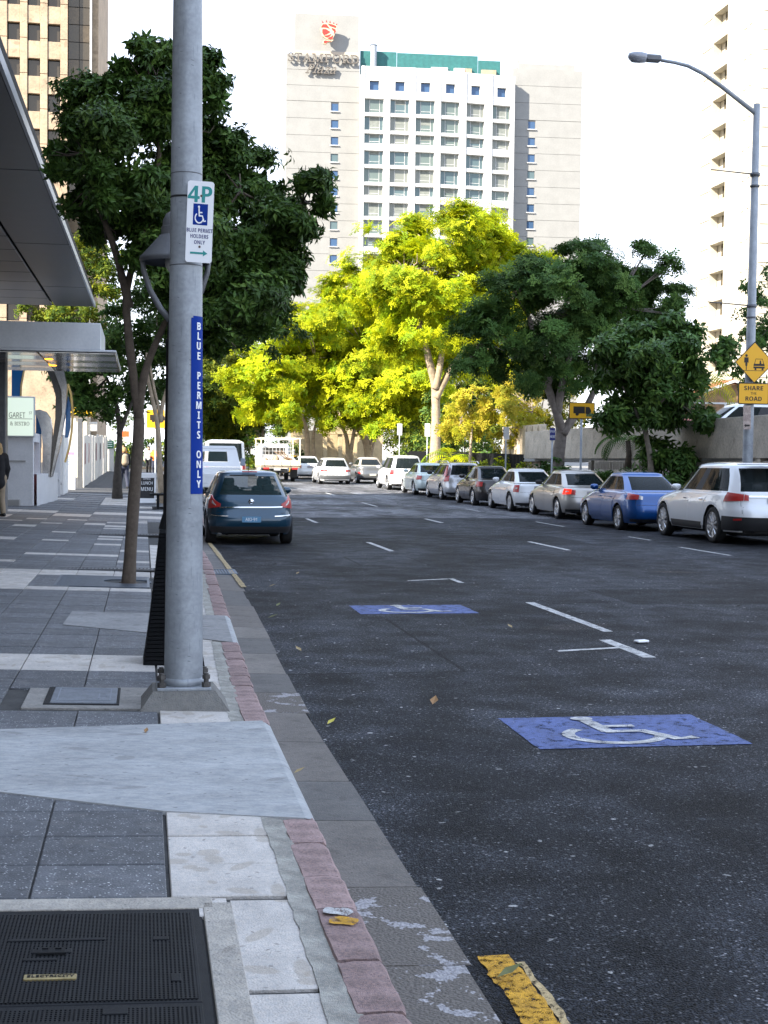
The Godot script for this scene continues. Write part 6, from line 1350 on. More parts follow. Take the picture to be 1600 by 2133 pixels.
# ---------------------------------------------------------------- trees and plants
var TREES := {
	"near": {"at": Vector3(-0.18, 0.07, -17.20), "lobes": [[0.27, 6.62, -0.42, 0.25], [0.41, 6.37, -0.63, 0.33], [0.10, 6.24, -0.17, 0.36], [-0.35, 5.98, -0.55, 0.42], [-0.69, 5.51, -0.69, 0.36], [-0.80, 5.16, -0.16, 0.27], [0.73, 6.22, 0.67, 0.33], [0.96, 6.00, 0.48, 0.25], [-0.18, 5.42, 0.42, 0.57], [-0.60, 4.77, -0.44, 0.30], [0.39, 5.68, 0.06, 0.57], [1.02, 5.60, -0.36, 0.38], [1.32, 5.32, -0.52, 0.40], [0.91, 4.95, -0.63, 0.64], [1.67, 4.93, -0.46, 0.40], [2.12, 4.92, 0.68, 0.24], [2.31, 4.69, 0.53, 0.16], [1.91, 4.47, 0.49, 0.33], [0.16, 4.75, 0.48, 0.51], [-0.20, 4.47, -0.49, 0.33], [1.21, 4.33, -0.30, 0.67], [1.71, 3.94, 0.20, 0.36], [0.74, 4.02, 0.37, 0.57], [1.89, 3.71, 0.57, 0.21], [1.27, 3.51, 0.61, 0.51], [1.68, 3.38, -0.66, 0.25], [0.75, 3.32, 0.17, 0.45], [0.34, 3.98, 0.27, 0.36], [1.10, 3.01, 0.01, 0.23], [0.51, 4.36, -0.52, 0.48]],
		"wood": [[Vector3(0.00, 0.00, 0.00), Vector3(0.04, 0.86, 0.00), Vector3(0.12, 1.79, 0.00), Vector3(0.11, 2.14, 0.00), Vector3(0.06, 2.49, 0.00), Vector3(0.00, 3.07, 0.00), Vector3(-0.02, 3.65, 0.00), Vector3(0.17, 4.34, 0.00), Vector3(0.33, 5.22, 0.00), Vector3(0.30, 5.96, 0.00)], [Vector3(0.11, 2.08, 0.00), Vector3(0.19, 2.61, 0.00), Vector3(0.34, 3.08, 0.00), Vector3(0.63, 3.67, 0.00), Vector3(0.97, 4.38, 0.00), Vector3(1.32, 4.86, 0.00)], [Vector3(0.00, 3.41, 0.00), Vector3(-0.17, 4.10, 0.00), Vector3(-0.40, 4.67, 0.00), Vector3(-0.52, 5.23, 0.00)], [Vector3(0.17, 4.34, 0.00), Vector3(0.62, 4.94, 0.00), Vector3(0.73, 5.75, 0.00)], [Vector3(0.63, 3.67, 0.00), Vector3(1.21, 3.92, 0.00), Vector3(1.68, 4.40, 0.00), Vector3(2.09, 4.77, 0.00)]]},
	"left_lit": {"at": Vector3(-3.80, 1.48, -104.00), "lobes": [[-0.05, 13.96, -0.06, 2.01], [-1.41, 12.53, -0.99, 1.65], [1.33, 11.92, 1.04, 1.83], [0.28, 15.36, 0.88, 1.28], [-2.43, 10.76, 0.11, 1.65], [-0.72, 10.12, -0.48, 2.01], [1.34, 9.48, 0.98, 1.46], [2.00, 14.03, 0.17, 1.46]],
		"wood": [[Vector3(0.00, 0.00, 0.00), Vector3(0.15, 3.86, 0.00), Vector3(0.31, 7.71, 0.00), Vector3(0.13, 11.19, 0.00), Vector3(-0.05, 13.62, 0.00)]]},
	"left_dark": {"at": Vector3(-0.90, 1.17, -49.00), "lobes": [[-1.55, 3.68, 1.15, 0.78], [-0.74, 3.37, 1.04, 1.03], [0.07, 3.89, 0.03, 0.95], [0.88, 4.07, -0.26, 1.03], [-1.38, 2.70, 0.30, 0.69], [-0.25, 2.39, -0.21, 0.95], [0.73, 2.74, -1.02, 0.86], [1.37, 4.74, -0.58, 1.03], [0.39, 4.88, 0.94, 0.95], [1.54, 3.42, -1.37, 0.86], [-0.58, 4.36, -1.36, 0.86]],
		"wood": [[Vector3(0.00, 0.00, 0.00), Vector3(0.05, 1.41, 0.00), Vector3(-0.09, 2.56, 0.00), Vector3(-0.42, 3.38, 0.00)], [Vector3(0.03, 1.32, 0.00), Vector3(0.40, 2.24, 0.00), Vector3(0.89, 3.24, 0.00)]]},
	"pale_trunk": {"at": Vector3(0.59, 0.08, -47.00), "lobes": [[1.60, 6.50, 0.25, 0.74], [2.56, 6.37, -0.44, 0.83], [3.52, 6.56, 0.07, 0.74], [4.17, 5.94, -0.06, 0.50], [1.28, 5.70, -0.31, 0.74], [2.24, 5.56, 0.99, 0.83], [3.21, 5.59, -0.61, 0.66], [0.33, 6.31, -0.17, 0.83], [3.84, 7.05, -0.59, 0.66], [-0.15, 6.93, 0.27, 0.99]],
		"wood": [[Vector3(0.00, 0.00, 0.00), Vector3(-0.07, 1.52, 0.00), Vector3(-0.15, 2.64, 0.00), Vector3(-0.32, 3.59, 0.00), Vector3(-0.48, 4.38, 0.00), Vector3(-0.51, 5.10, 0.00)], [Vector3(-0.05, 1.20, 0.00), Vector3(-0.12, 2.48, 0.00), Vector3(-0.08, 3.12, 0.00), Vector3(-0.26, 3.91, 0.00), Vector3(-0.42, 4.94, 0.00), Vector3(-0.14, 5.82, 0.00)], [Vector3(-0.08, 2.80, 0.00), Vector3(0.11, 3.76, 0.00), Vector3(0.65, 5.04, 0.00), Vector3(1.44, 6.02, 0.00)]]},
	"end_green": {"at": Vector3(9.12, 2.01, -112.00), "lobes": [[-3.68, 6.07, -1.34, 1.77], [-2.34, 4.19, -0.87, 2.17], [-0.04, 5.00, 1.48, 1.97], [-3.85, 3.01, -1.08, 1.97], [-1.59, 6.88, 0.35, 1.58], [-4.62, 4.91, 2.43, 1.58], [-4.27, 7.96, -2.39, 1.58], [-0.79, 2.68, -2.63, 1.58], [-2.70, 1.88, -1.63, 1.38], [1.90, 3.49, 1.59, 1.58]],
		"wood": [[Vector3(0.00, 0.00, 0.00), Vector3(-0.21, 1.92, 0.00), Vector3(-0.80, 3.45, 0.00), Vector3(-1.96, 4.96, 0.00)], [Vector3(-0.58, -0.01, 0.00), Vector3(-0.98, 1.91, 0.00), Vector3(-1.57, 3.82, 0.00)], [Vector3(0.31, 0.00, 0.00), Vector3(0.29, 2.70, 0.00), Vector3(0.73, 4.63, 0.00)]]},
	"yellow_low": {"at": Vector3(15.29, 1.78, -95.00), "lobes": [[-6.94, 5.08, 0.81, 2.00], [-4.99, 6.92, -1.84, 2.17], [-2.36, 8.13, -1.18, 2.51], [-4.31, 4.48, -2.26, 1.74], [-0.34, 6.20, -0.29, 2.84], [2.34, 7.59, -3.20, 2.51], [-1.64, 3.71, 1.38, 1.67], [1.03, 4.25, 2.77, 2.00], [3.38, 5.29, 3.18, 1.67], [-8.07, 3.43, 1.64, 1.14], [-3.04, 10.07, 3.22, 1.60], [-0.37, 9.49, -3.37, 2.34], [2.31, 10.23, -1.48, 2.00], [-5.94, 2.81, 3.26, 1.00], [-8.90, 5.36, 1.93, 1.00], [-3.66, 6.46, -0.63, 2.00], [0.38, 2.58, 3.10, 1.17], [4.38, 7.31, 0.84, 1.84], [-5.01, 8.71, 2.23, 1.34], [3.41, 3.30, -1.45, 1.34], [-1.33, 5.52, -2.16, 1.67], [-6.96, 7.03, -0.39, 1.34]],
		"wood": [[Vector3(0.00, 0.00, 0.00), Vector3(-0.11, 1.09, 0.00), Vector3(-0.79, 2.24, 0.00), Vector3(-1.81, 3.21, 0.00), Vector3(-2.66, 5.17, 0.00), Vector3(-3.66, 6.46, 0.00)], [Vector3(0.07, 0.10, 0.00), Vector3(0.38, 1.92, 0.00), Vector3(0.71, 2.59, 0.00), Vector3(1.03, 4.58, 0.00), Vector3(2.00, 7.25, 0.00)], [Vector3(-0.11, 1.09, 0.00), Vector3(-0.63, 2.90, 0.00), Vector3(-0.32, 5.21, 0.00), Vector3(-0.35, 7.85, 0.00)], [Vector3(0.71, 2.59, 0.00), Vector3(1.71, 3.93, 0.00), Vector3(3.04, 5.28, 0.00)], [Vector3(-4.26, -0.05, 0.00), Vector3(-4.28, 1.85, 0.00), Vector3(-4.79, 3.16, 0.00), Vector3(-5.95, 4.12, 0.00)], [Vector3(-3.77, -0.05, 0.00), Vector3(-3.88, 1.70, 0.00), Vector3(-3.31, 3.51, 0.00)], [Vector3(-1.44, 0.24, 0.00), Vector3(-1.56, 1.56, 0.00), Vector3(-2.14, 2.87, 0.00), Vector3(-2.65, 4.18, 0.00)], [Vector3(-1.27, 0.25, 0.00), Vector3(-1.12, 1.90, 0.00), Vector3(-0.80, 3.23, 0.00)]]},
	"yellow_high": {"at": Vector3(15.74, 1.42, -75.00), "lobes": [[-0.84, 13.26, -1.89, 0.95], [-2.16, 11.91, -0.62, 1.32], [0.78, 12.41, 2.40, 1.53], [2.66, 12.88, -0.88, 1.21], [4.30, 12.55, -2.55, 1.32], [5.96, 11.68, -2.37, 1.06], [-3.47, 10.70, -1.72, 1.32], [-1.34, 10.25, 1.48, 1.79], [1.34, 10.34, -0.71, 2.00], [3.78, 10.68, -1.09, 1.74], [-4.11, 9.64, -2.10, 1.11], [-0.24, 8.20, 2.51, 1.79], [1.91, 8.52, -0.40, 1.58], [-2.38, 8.65, -1.52, 1.37], [-4.99, 10.13, -2.29, 0.69], [5.17, 9.67, -2.31, 1.32], [-0.28, 11.33, -1.72, 1.32], [2.41, 11.43, 0.92, 1.32], [-0.76, 6.61, -1.82, 1.32], [1.39, 6.67, -2.39, 1.37], [3.55, 8.04, -0.05, 1.37], [-2.36, 6.83, -1.30, 1.32], [2.49, 5.64, 2.59, 1.06]],
		"wood": [[Vector3(0.00, 0.00, 0.00), Vector3(0.06, 1.37, 0.00), Vector3(0.09, 2.95, 0.00), Vector3(-0.06, 4.53, 0.00), Vector3(-0.34, 5.70, 0.00), Vector3(-0.76, 7.13, 0.00), Vector3(-1.32, 9.21, 0.00), Vector3(-1.88, 10.75, 0.00)], [Vector3(0.00, 4.27, 0.00), Vector3(0.27, 5.85, 0.00), Vector3(0.44, 7.43, 0.00), Vector3(0.82, 9.27, 0.00), Vector3(1.06, 11.38, 0.00)], [Vector3(0.03, 3.74, 0.00), Vector3(0.87, 5.34, 0.00), Vector3(1.93, 7.21, 0.00), Vector3(2.71, 9.86, 0.00), Vector3(3.50, 11.46, 0.00)], [Vector3(0.44, 7.17, 0.00), Vector3(-0.26, 9.24, 0.00), Vector3(-0.56, 11.84, 0.00)], [Vector3(1.93, 7.21, 0.00), Vector3(3.81, 8.84, 0.00), Vector3(5.15, 10.73, 0.00)]]},
	"orange_small": {"at": Vector3(15.83, 1.16, -67.00), "lobes": [[-0.48, 2.83, -1.13, 0.80], [0.48, 3.55, 0.09, 0.90], [1.46, 3.22, 0.82, 0.80], [2.09, 2.16, -0.27, 0.80], [-1.07, 2.23, 1.46, 0.61], [2.82, 3.00, -0.07, 0.85], [0.13, 2.48, -0.77, 0.71], [3.42, 3.96, -0.27, 0.85], [2.42, 4.42, -1.39, 0.85]],
		"wood": [[Vector3(0.00, 0.00, 0.00), Vector3(0.03, 1.30, 0.00), Vector3(0.14, 2.25, 0.00), Vector3(0.49, 3.20, 0.00)], [Vector3(2.79, 0.03, 0.00), Vector3(2.59, 1.33, 0.00), Vector3(1.97, 2.27, 0.00)], [Vector3(2.67, 1.10, 0.00), Vector3(3.08, 2.05, 0.00), Vector3(3.18, 3.25, 0.00)], [Vector3(0.02, 1.77, 0.00), Vector3(-0.47, 2.47, 0.00)]]},
	"dark_fork": {"at": Vector3(15.75, 1.30, -52.00), "lobes": [[-1.26, 7.26, -0.25, 1.06], [-2.29, 6.32, -0.80, 1.06], [-3.31, 5.37, 1.25, 0.77], [-0.11, 6.75, 1.06, 1.21], [0.64, 7.88, -0.00, 0.91], [1.61, 7.91, -1.50, 0.91], [2.78, 7.77, -0.79, 0.84], [3.67, 7.15, -0.82, 0.62], [2.22, 6.45, -0.93, 1.21], [3.39, 6.30, -0.86, 0.77], [-0.85, 5.26, 1.18, 1.06], [-1.98, 4.58, -1.15, 0.77], [0.31, 4.92, -1.44, 1.13], [-1.59, 3.67, 1.37, 0.62], [-0.25, 3.61, 0.21, 0.84], [-3.58, 4.45, 1.57, 0.44], [1.10, 3.92, -0.31, 0.77], [-3.95, 3.90, 1.28, 0.37], [0.88, 5.49, 0.49, 0.95], [3.95, 7.99, 0.93, 0.37], [3.16, 8.43, 0.78, 0.37], [1.40, 8.64, -0.02, 0.37], [2.59, 7.21, -1.30, 0.84], [3.46, 7.70, -0.93, 0.73], [3.98, 6.50, 1.20, 0.62], [1.62, 7.17, 1.28, 0.91], [0.27, 7.50, 1.36, 0.84]],
		"wood": [[Vector3(0.00, 0.00, 0.00), Vector3(0.09, 0.84, 0.00), Vector3(0.21, 1.58, 0.00), Vector3(-0.03, 2.32, 0.00), Vector3(-0.44, 3.42, 0.00), Vector3(-0.84, 4.52, 0.00), Vector3(-1.24, 5.98, 0.00)], [Vector3(0.21, 1.49, 0.00), Vector3(0.64, 2.15, 0.00), Vector3(1.12, 2.53, 0.00), Vector3(1.49, 3.46, 0.00), Vector3(1.66, 4.95, 0.00), Vector3(2.22, 6.45, 0.00)], [Vector3(-0.03, 2.28, 0.00), Vector3(0.14, 3.43, 0.00), Vector3(0.50, 4.92, 0.00), Vector3(0.67, 6.41, 0.00)], [Vector3(-0.44, 3.42, 0.00), Vector3(-0.07, 4.54, 0.00), Vector3(0.29, 6.02, 0.00)], [Vector3(-0.83, 4.15, 0.00), Vector3(-1.79, 4.86, 0.00), Vector3(-2.75, 5.39, 0.00)]]},
	"round_tree": {"at": Vector3(16.00, 1.32, -42.50), "lobes": [[-0.50, 4.58, -0.36, 0.75], [0.62, 4.76, 0.35, 0.63], [-1.29, 4.03, 0.66, 0.63], [1.28, 4.17, 0.31, 0.63], [-0.00, 3.60, 0.69, 1.12], [-1.43, 3.04, 0.06, 0.69], [1.46, 3.25, 0.34, 0.57], [-0.93, 1.98, 0.41, 0.78], [0.67, 2.16, -0.51, 0.90], [1.49, 1.71, 0.93, 0.48], [1.86, 3.80, 1.00, 0.36], [-0.14, 2.60, -0.94, 1.05], [2.09, 4.19, 1.04, 0.30]],
		"wood": [[Vector3(0.00, 0.00, 0.00), Vector3(-0.07, 0.61, 0.00), Vector3(-0.20, 1.38, 0.00), Vector3(-0.22, 2.14, 0.00), Vector3(-0.16, 3.22, 0.00), Vector3(-0.17, 4.13, 0.00)], [Vector3(-0.17, 1.30, 0.00), Vector3(-0.62, 2.14, 0.00), Vector3(-1.11, 3.04, 0.00)], [Vector3(-0.19, 1.84, 0.00), Vector3(0.50, 2.62, 0.00), Vector3(0.96, 3.70, 0.00)]]},
	"edge_tree": {"at": Vector3(22.84, 1.85, -47.00), "lobes": [[-0.98, 6.59, 0.74, 0.40], [-1.50, 5.47, 0.27, 0.53], [-0.93, 4.63, -0.73, 0.69], [-1.84, 4.43, 0.64, 0.50], [-1.28, 3.68, -0.60, 0.56], [-0.49, 5.50, 0.75, 0.99], [-0.09, 4.14, 0.27, 0.99], [-0.83, 1.54, -0.70, 0.33], [-0.61, 2.75, -0.53, 0.66], [-1.61, 6.15, 0.22, 0.36]],
		"wood": [[Vector3(0.00, 0.00, 0.00), Vector3(-0.14, 1.90, 0.00), Vector3(-0.37, 4.13, 0.00), Vector3(-0.68, 5.49, 0.00)]]},
	"fill_a": {"at": Vector3(25.79, 1.79, -124.00), "lobes": [[-1.83, 4.33, 0.42, 2.40], [1.28, 4.82, 1.48, 2.40], [4.38, 7.06, 2.56, 2.62], [-0.92, 2.17, -1.69, 1.96], [2.65, 2.22, -2.98, 1.96], [-3.57, 2.57, 2.53, 1.74], [-6.21, 2.53, -2.92, 1.57], [5.33, 3.57, 2.26, 2.18], [3.43, 10.52, -2.30, 2.62], [-0.09, 7.40, 1.86, 2.18], [7.07, 7.99, 1.70, 2.18], [-2.74, 6.91, 2.27, 2.18]],
		"wood": [[Vector3(0.00, 0.00, 0.00), Vector3(-0.25, 2.61, 0.00), Vector3(-0.50, 4.78, 0.00)]]},
	"fill_b": {"at": Vector3(23.63, 1.09, -82.00), "lobes": [[-0.05, 3.06, 0.15, 1.44], [-1.83, 1.58, 1.14, 1.15], [0.58, 1.61, -0.89, 1.15], [-3.33, 1.56, 0.51, 1.04], [1.76, 3.68, -0.51, 1.30], [0.82, 5.41, 1.18, 1.44]],
		"wood": [[Vector3(0.00, 0.00, 0.00), Vector3(-0.09, 1.60, 0.00), Vector3(-0.05, 3.06, 0.00)]]},
}
func leaf_at(st: SurfaceTool, p: Vector3, dir: Vector3, up: Vector3, ln: float, w: float, bend: float):      # a pointed leaf folded along its rib
	var s := dir.cross(up).normalized(); var n := s.cross(dir).normalized()
	var a := p; var b := p + dir * ln * 0.45 - n * bend * ln * 0.10; var c := p + dir * ln - n * bend * ln * 0.45
	var l := b + s * w * 0.5 + n * w * 0.16; var r := b - s * w * 0.5 + n * w * 0.16
	T3(st, a, l, b); T3(st, b, l, c); T3(st, a, b, r); T3(st, b, c, r)
var sprays := {}
func spray(kind: String) -> ArrayMesh:
	if kind in sprays: return sprays[kind]
	var r := RandomNumberGenerator.new(); r.seed = kind.hash()
	var st := S()
	if kind == "broad":       # a whorl of long glossy leaves
		for i in 8:
			var a := TAU * r.randf(); var e := r.randf_range(-0.9, 0.6)
			leaf_at(st, Vector3(cos(a), 0, sin(a)) * 0.25 + Vector3(r.randf_range(-0.3, 0.3), r.randf_range(-0.5, 0.4), r.randf_range(-0.3, 0.3)), Vector3(cos(a) * cos(e), sin(e), sin(a) * cos(e)), Vector3.UP, r.randf_range(0.7, 1.05), r.randf_range(0.34, 0.46), r.randf_range(0.2, 1.0))
	elif kind == "small":       # short leaves along three twigs
		for i in 14:
			var a := r.randf() * TAU; var e := r.randf_range(-0.6, 0.8); var p := Vector3(r.randf_range(-0.5, 0.5), r.randf_range(-0.3, 0.3), r.randf_range(-0.5, 0.5))
			leaf_at(st, p, Vector3(cos(a) * cos(e), sin(e), sin(a) * cos(e)), Vector3.UP, r.randf_range(0.35, 0.55), r.randf_range(0.16, 0.24), r.randf_range(0.0, 0.8))
	else:       # feathery: flat fronds with leaflets on both sides
		for f in 4:
			var a := TAU * f / 4.0 + r.randf_range(-0.5, 0.5); var d := Vector3(cos(a), r.randf_range(-0.15, 0.3), sin(a)).normalized(); var s := d.cross(Vector3.UP).normalized()
			for k in 4:
				for q in [-1.0, 1.0]:
					var p := d * (0.16 + 0.22 * k) - Vector3(0, 0.03 * k * k * 0.5, 0)
					leaf_at(st, p, (s * q + d * 0.6 + Vector3(0, r.randf_range(-0.35, 0.2), 0)).normalized(), Vector3.UP, r.randf_range(0.28, 0.42), 0.19, 0.4)
	st.generate_normals(); sprays[kind] = st.commit()
	return sprays[kind]
func crown(lobes: Array, kind: String, size: float, dens: float, cols: Array, m, par: Node, sd: int, called := "crown", droop := 0.0, flat := 0.8) -> MultiMeshInstance3D:
	var r := RandomNumberGenerator.new(); r.seed = sd
	var xf := []; var cc := []
	for l in lobes:
		var R: float = l[3]; var n := int(dens * pow(R / size, 2.0)) + 4
		# each lobe breaks up into tufts
		var tufts := []
		var nt := maxi(5, int(2.2 * pow(R / size, 1.15)))
		for i in nt:
			var u := Vector3(r.randfn(), r.randfn(), r.randfn()).normalized(); tufts.append([u * R * pow(r.randf_range(0.12, 1.08), 0.6) * Vector3(1, flat, 1), r.randf_range(0.16, 0.34) * R, r.randf_range(0.7, 1.2)])
		for i in n:
			var t: Array = tufts[r.randi() % nt]
			var v: Vector3 = Vector3(r.randfn(), r.randfn() * 0.6, r.randfn()) * t[1] * 0.6
			var p: Vector3 = Vector3(l[0], l[1], l[2]) + t[0] + v
			var up: Vector3 = (t[0].normalized() * 0.8 + Vector3(0, 0.7 - droop, 0) + Vector3(r.randfn(), r.randfn(), r.randfn()) * 0.45).normalized()
			var x := up.cross(Vector3(r.randfn(), r.randfn(), r.randfn())).normalized()
			var s := size * r.randf_range(0.65, 1.25)
			xf.append(Transform3D(Basis(x * s, up * s, x.cross(up) * s), p))
			var c: Color = cols[r.randi() % cols.size()]; var f: float = t[2] * r.randf_range(0.8, 1.2)
			cc.append(Color(c.r * f, c.g * f, c.b * f))
	var mm := MultiMesh.new(); mm.transform_format = MultiMesh.TRANSFORM_3D; mm.use_colors = true; mm.mesh = spray(kind); mm.instance_count = xf.size()
	for i in xf.size(): mm.set_instance_transform(i, xf[i]); mm.set_instance_color(i, cc[i])
	var o := MultiMeshInstance3D.new(); o.multimesh = mm; o.material_override = m; o.name = numbered(par, called); par.add_child(o, true)
	o.set_meta("kind", "stuff")
	return o
func make_tree(key: String, called: String, label: String, g: float, r0: float, bark, kind: String, size: float, dens: float, cols: Array, m, sd: int, group := "", droop := 0.0, push := Vector3.ZERO, swell := 1.25) -> Node3D:
	var t: Dictionary = TREES[key]
	var at := Vector3(t.at.x, g, t.at.z) + push; var dy: float = t.at.y - g
	var o := base(called, at); tag(o, label, "tree", group)
	var r := RandomNumberGenerator.new(); r.seed = sd + 1
	var n := 0
	var st := S(true)
	var ends := []
	for w in t.wood:
		var pts := []; var rad := []
		for i in w.size():
			pts.append(w[i] + Vector3(0, dy, 0) + (Vector3(r.randf_range(-0.3, 0.3), 0, r.randf_range(-1.0, 1.0)) * r0 * (0.5 if i > 0 else 0.0)))
		if w[0].y + dy < 2.6 and w[0].length() < 4.0 and (n == 0 or w[0].y < 0.6): pts.push_front(Vector3(pts[0].x, 0.0, pts[0].z))
		var rr: float = r0 if n == 0 else r0 * 0.62
		for i in pts.size(): rad.append(lerpf(rr, rr * 0.28, pow(float(i) / (pts.size() - 1), 0.9)) * r.randf_range(0.93, 1.08))
		if n == 0: rad[0] = rr * 1.22
		# finer steps so that the stem bends
		var P := []; var Q := []
		for i in pts.size() - 1:
			for k in 4:
				var f := k / 4.0
				P.append(pts[i].cubic_interpolate(pts[i + 1], pts[maxi(i - 1, 0)], pts[mini(i + 2, pts.size() - 1)], f)); Q.append(lerpf(rad[i], rad[i + 1], f) * r.randf_range(0.95, 1.06))
		P.append(pts[-1]); Q.append(rad[-1])
		tube(st, P, Q, 12 if n == 0 else 9)
		for p in P.slice(P.size() / 3): ends.append(p)
		n += 1
	obj("trunk", st, bark, o)
	st = S(true)
	var lobes := []
	for l in t.lobes:
		lobes.append([l[0], l[1] + dy, l[2], l[3] * swell])
		var c := Vector3(l[0], l[1] + dy, l[2]); var best: Vector3 = ends[0]
		for e in ends:
			if e.distance_to(c) < best.distance_to(c): best = e
		for k in 3:
			var tip: Vector3 = c + Vector3(r.randfn(), r.randfn(), r.randfn()).normalized() * l[3] * 0.7
			tube(st, [best, best.lerp(tip, 0.5) + Vector3(r.randfn(), r.randfn(), r.randfn()) * l[3] * 0.12, tip], [r0 * 0.16, r0 * 0.10, r0 * 0.04], 5)
	obj("branches", st, bark, o)
	crown(lobes, kind, size, dens, cols, m, o, sd, "crown", droop)
	return o
func build_plants():
	var glossy := leaf_mat(Color.WHITE, 0.5, 0.42); var matt := leaf_mat(Color.WHITE, 0.6, 0.6); var thin := leaf_mat(Color.WHITE, 0.9, 0.6)
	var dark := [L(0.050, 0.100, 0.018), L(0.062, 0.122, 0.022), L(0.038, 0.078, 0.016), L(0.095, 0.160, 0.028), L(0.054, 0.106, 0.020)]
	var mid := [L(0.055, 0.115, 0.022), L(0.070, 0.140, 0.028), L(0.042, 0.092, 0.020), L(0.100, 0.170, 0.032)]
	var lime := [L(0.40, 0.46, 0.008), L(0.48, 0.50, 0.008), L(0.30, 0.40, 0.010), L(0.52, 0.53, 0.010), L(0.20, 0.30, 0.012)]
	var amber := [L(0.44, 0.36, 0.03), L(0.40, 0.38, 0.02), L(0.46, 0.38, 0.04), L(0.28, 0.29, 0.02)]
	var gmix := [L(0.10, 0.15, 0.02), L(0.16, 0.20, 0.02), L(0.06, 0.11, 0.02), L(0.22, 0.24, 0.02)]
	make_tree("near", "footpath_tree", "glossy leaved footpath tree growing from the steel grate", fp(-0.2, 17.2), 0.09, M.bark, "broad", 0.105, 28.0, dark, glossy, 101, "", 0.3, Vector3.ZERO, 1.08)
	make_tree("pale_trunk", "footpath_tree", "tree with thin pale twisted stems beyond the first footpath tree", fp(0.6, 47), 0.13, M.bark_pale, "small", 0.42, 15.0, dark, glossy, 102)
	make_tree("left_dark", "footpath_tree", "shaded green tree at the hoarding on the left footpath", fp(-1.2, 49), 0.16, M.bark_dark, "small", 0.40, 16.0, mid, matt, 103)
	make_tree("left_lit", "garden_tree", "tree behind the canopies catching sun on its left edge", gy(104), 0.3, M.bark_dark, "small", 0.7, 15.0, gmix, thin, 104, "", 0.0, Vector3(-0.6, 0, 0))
	make_tree("end_green", "garden_tree", "green tree group closing the end of the street", gy(112) + 0.15, 0.32, M.bark_pale, "feather", 0.6, 20.0, gmix, thin, 105, "trees at the street end", 0.0, Vector3.ZERO, 1.45)
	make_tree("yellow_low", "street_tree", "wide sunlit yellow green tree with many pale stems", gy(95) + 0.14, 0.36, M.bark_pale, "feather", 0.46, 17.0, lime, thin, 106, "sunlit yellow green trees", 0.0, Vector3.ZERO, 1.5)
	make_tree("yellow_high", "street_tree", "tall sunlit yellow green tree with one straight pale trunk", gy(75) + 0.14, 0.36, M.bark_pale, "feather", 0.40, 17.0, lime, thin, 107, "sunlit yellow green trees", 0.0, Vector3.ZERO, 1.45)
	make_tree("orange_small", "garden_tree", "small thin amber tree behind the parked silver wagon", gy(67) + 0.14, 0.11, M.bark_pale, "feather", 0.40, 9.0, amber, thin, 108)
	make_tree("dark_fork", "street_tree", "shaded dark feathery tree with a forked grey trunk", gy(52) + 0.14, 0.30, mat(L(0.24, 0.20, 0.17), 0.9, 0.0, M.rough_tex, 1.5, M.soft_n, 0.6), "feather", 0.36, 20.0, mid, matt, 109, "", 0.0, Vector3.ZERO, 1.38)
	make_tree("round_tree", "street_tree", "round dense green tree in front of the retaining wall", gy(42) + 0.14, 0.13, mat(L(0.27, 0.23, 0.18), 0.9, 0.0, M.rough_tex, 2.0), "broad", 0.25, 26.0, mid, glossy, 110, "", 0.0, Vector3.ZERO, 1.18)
	make_tree("edge_tree", "garden_tree", "loose leaved tree above the car park at the right edge", 2.05, 0.16, M.bark_dark, "small", 0.40, 10.0, mid, matt, 111)
	make_tree("fill_a", "garden_tree", "dark green garden tree behind the yellow trees", gy(118) + 0.15, 0.3, M.bark_dark, "small", 0.6, 20.0, gmix, thin, 112, "trees at the street end", 0.0, Vector3.ZERO, 1.5)
	make_tree("fill_b", "garden_tree", "amber green garden tree behind the dark forked tree", gy(82) + 0.15, 0.22, M.bark_pale, "small", 0.5, 9.0, amber + gmix, thin, 113)
	# hedge, shrubs and ground greenery
	var k := 0
	for q in [["hedge", [[16.1, 0.65, -44.6, 0.65], [16.1, 0.7, -45.6, 0.7], [16.1, 0.65, -46.7, 0.7], [16.1, 0.7, -47.8, 0.7], [16.1, 0.6, -49.0, 0.65]], "small", 0.22, 26.0, mid, "clipped dark hedge at the foot of the retaining wall", "hedge"],
			["shrub", [[16.5, 1.0, -42.6, 1.0], [16.6, 1.9, -43.2, 0.8], [16.5, 0.7, -41.6, 0.7], [16.7, 1.6, -42.0, 0.7]], "broad", 0.22, 20.0, mid, "large dark shrub behind the blue sedan", "shrub"],
			["shrub", [[15.8, 0.9, -51.5, 0.55], [15.7, 1.2, -53.0, 0.6], [15.9, 0.7, -54.5, 0.6], [15.6, 1.5, -52.0, 0.4]], "broad", 0.25, 12.0, mid + mid, "loose shrub behind the white hatchback", "shrub"],
			["shrub", [[16.4, 1.0, -62.0, 0.8], [16.3, 1.3, -64.0, 0.8], [16.5, 0.9, -59.5, 0.7]], "small", 0.35, 12.0, lime + gmix, "sunlit low shrub behind the silver wagon", "shrub"],
			["shrub", [[18.5, 1.9, -80.0, 1.6], [18.5, 2.6, -84.0, 1.9], [18.4, 2.0, -88.0, 1.7], [18.6, 3.2, -91.0, 1.6], [18.5, 1.7, -76.5, 1.3], [18.5, 4.3, -86.5, 1.6], [18.6, 3.8, -80.5, 1.5]], "small", 0.5, 12.0, gmix + mid, "bank of shrubs behind the picket fence", "shrub"],
			["shrub", [[5.0, 2.6, -108.0, 2.0], [1.5, 2.4, -108.0, 2.0], [-1.0, 2.8, -108.0, 2.0], [8.5, 2.4, -108.0, 1.9], [11.5, 2.0, -109.0, 1.6]], "small", 0.6, 12.0, mid + gmix, "dark shrubbery across the end of the street", "shrub"]]:
		var c := base(q[0], Vector3(q[1][0][0], 0.13, q[1][0][2])); tag(c, q[6], q[7])
		var ls := []
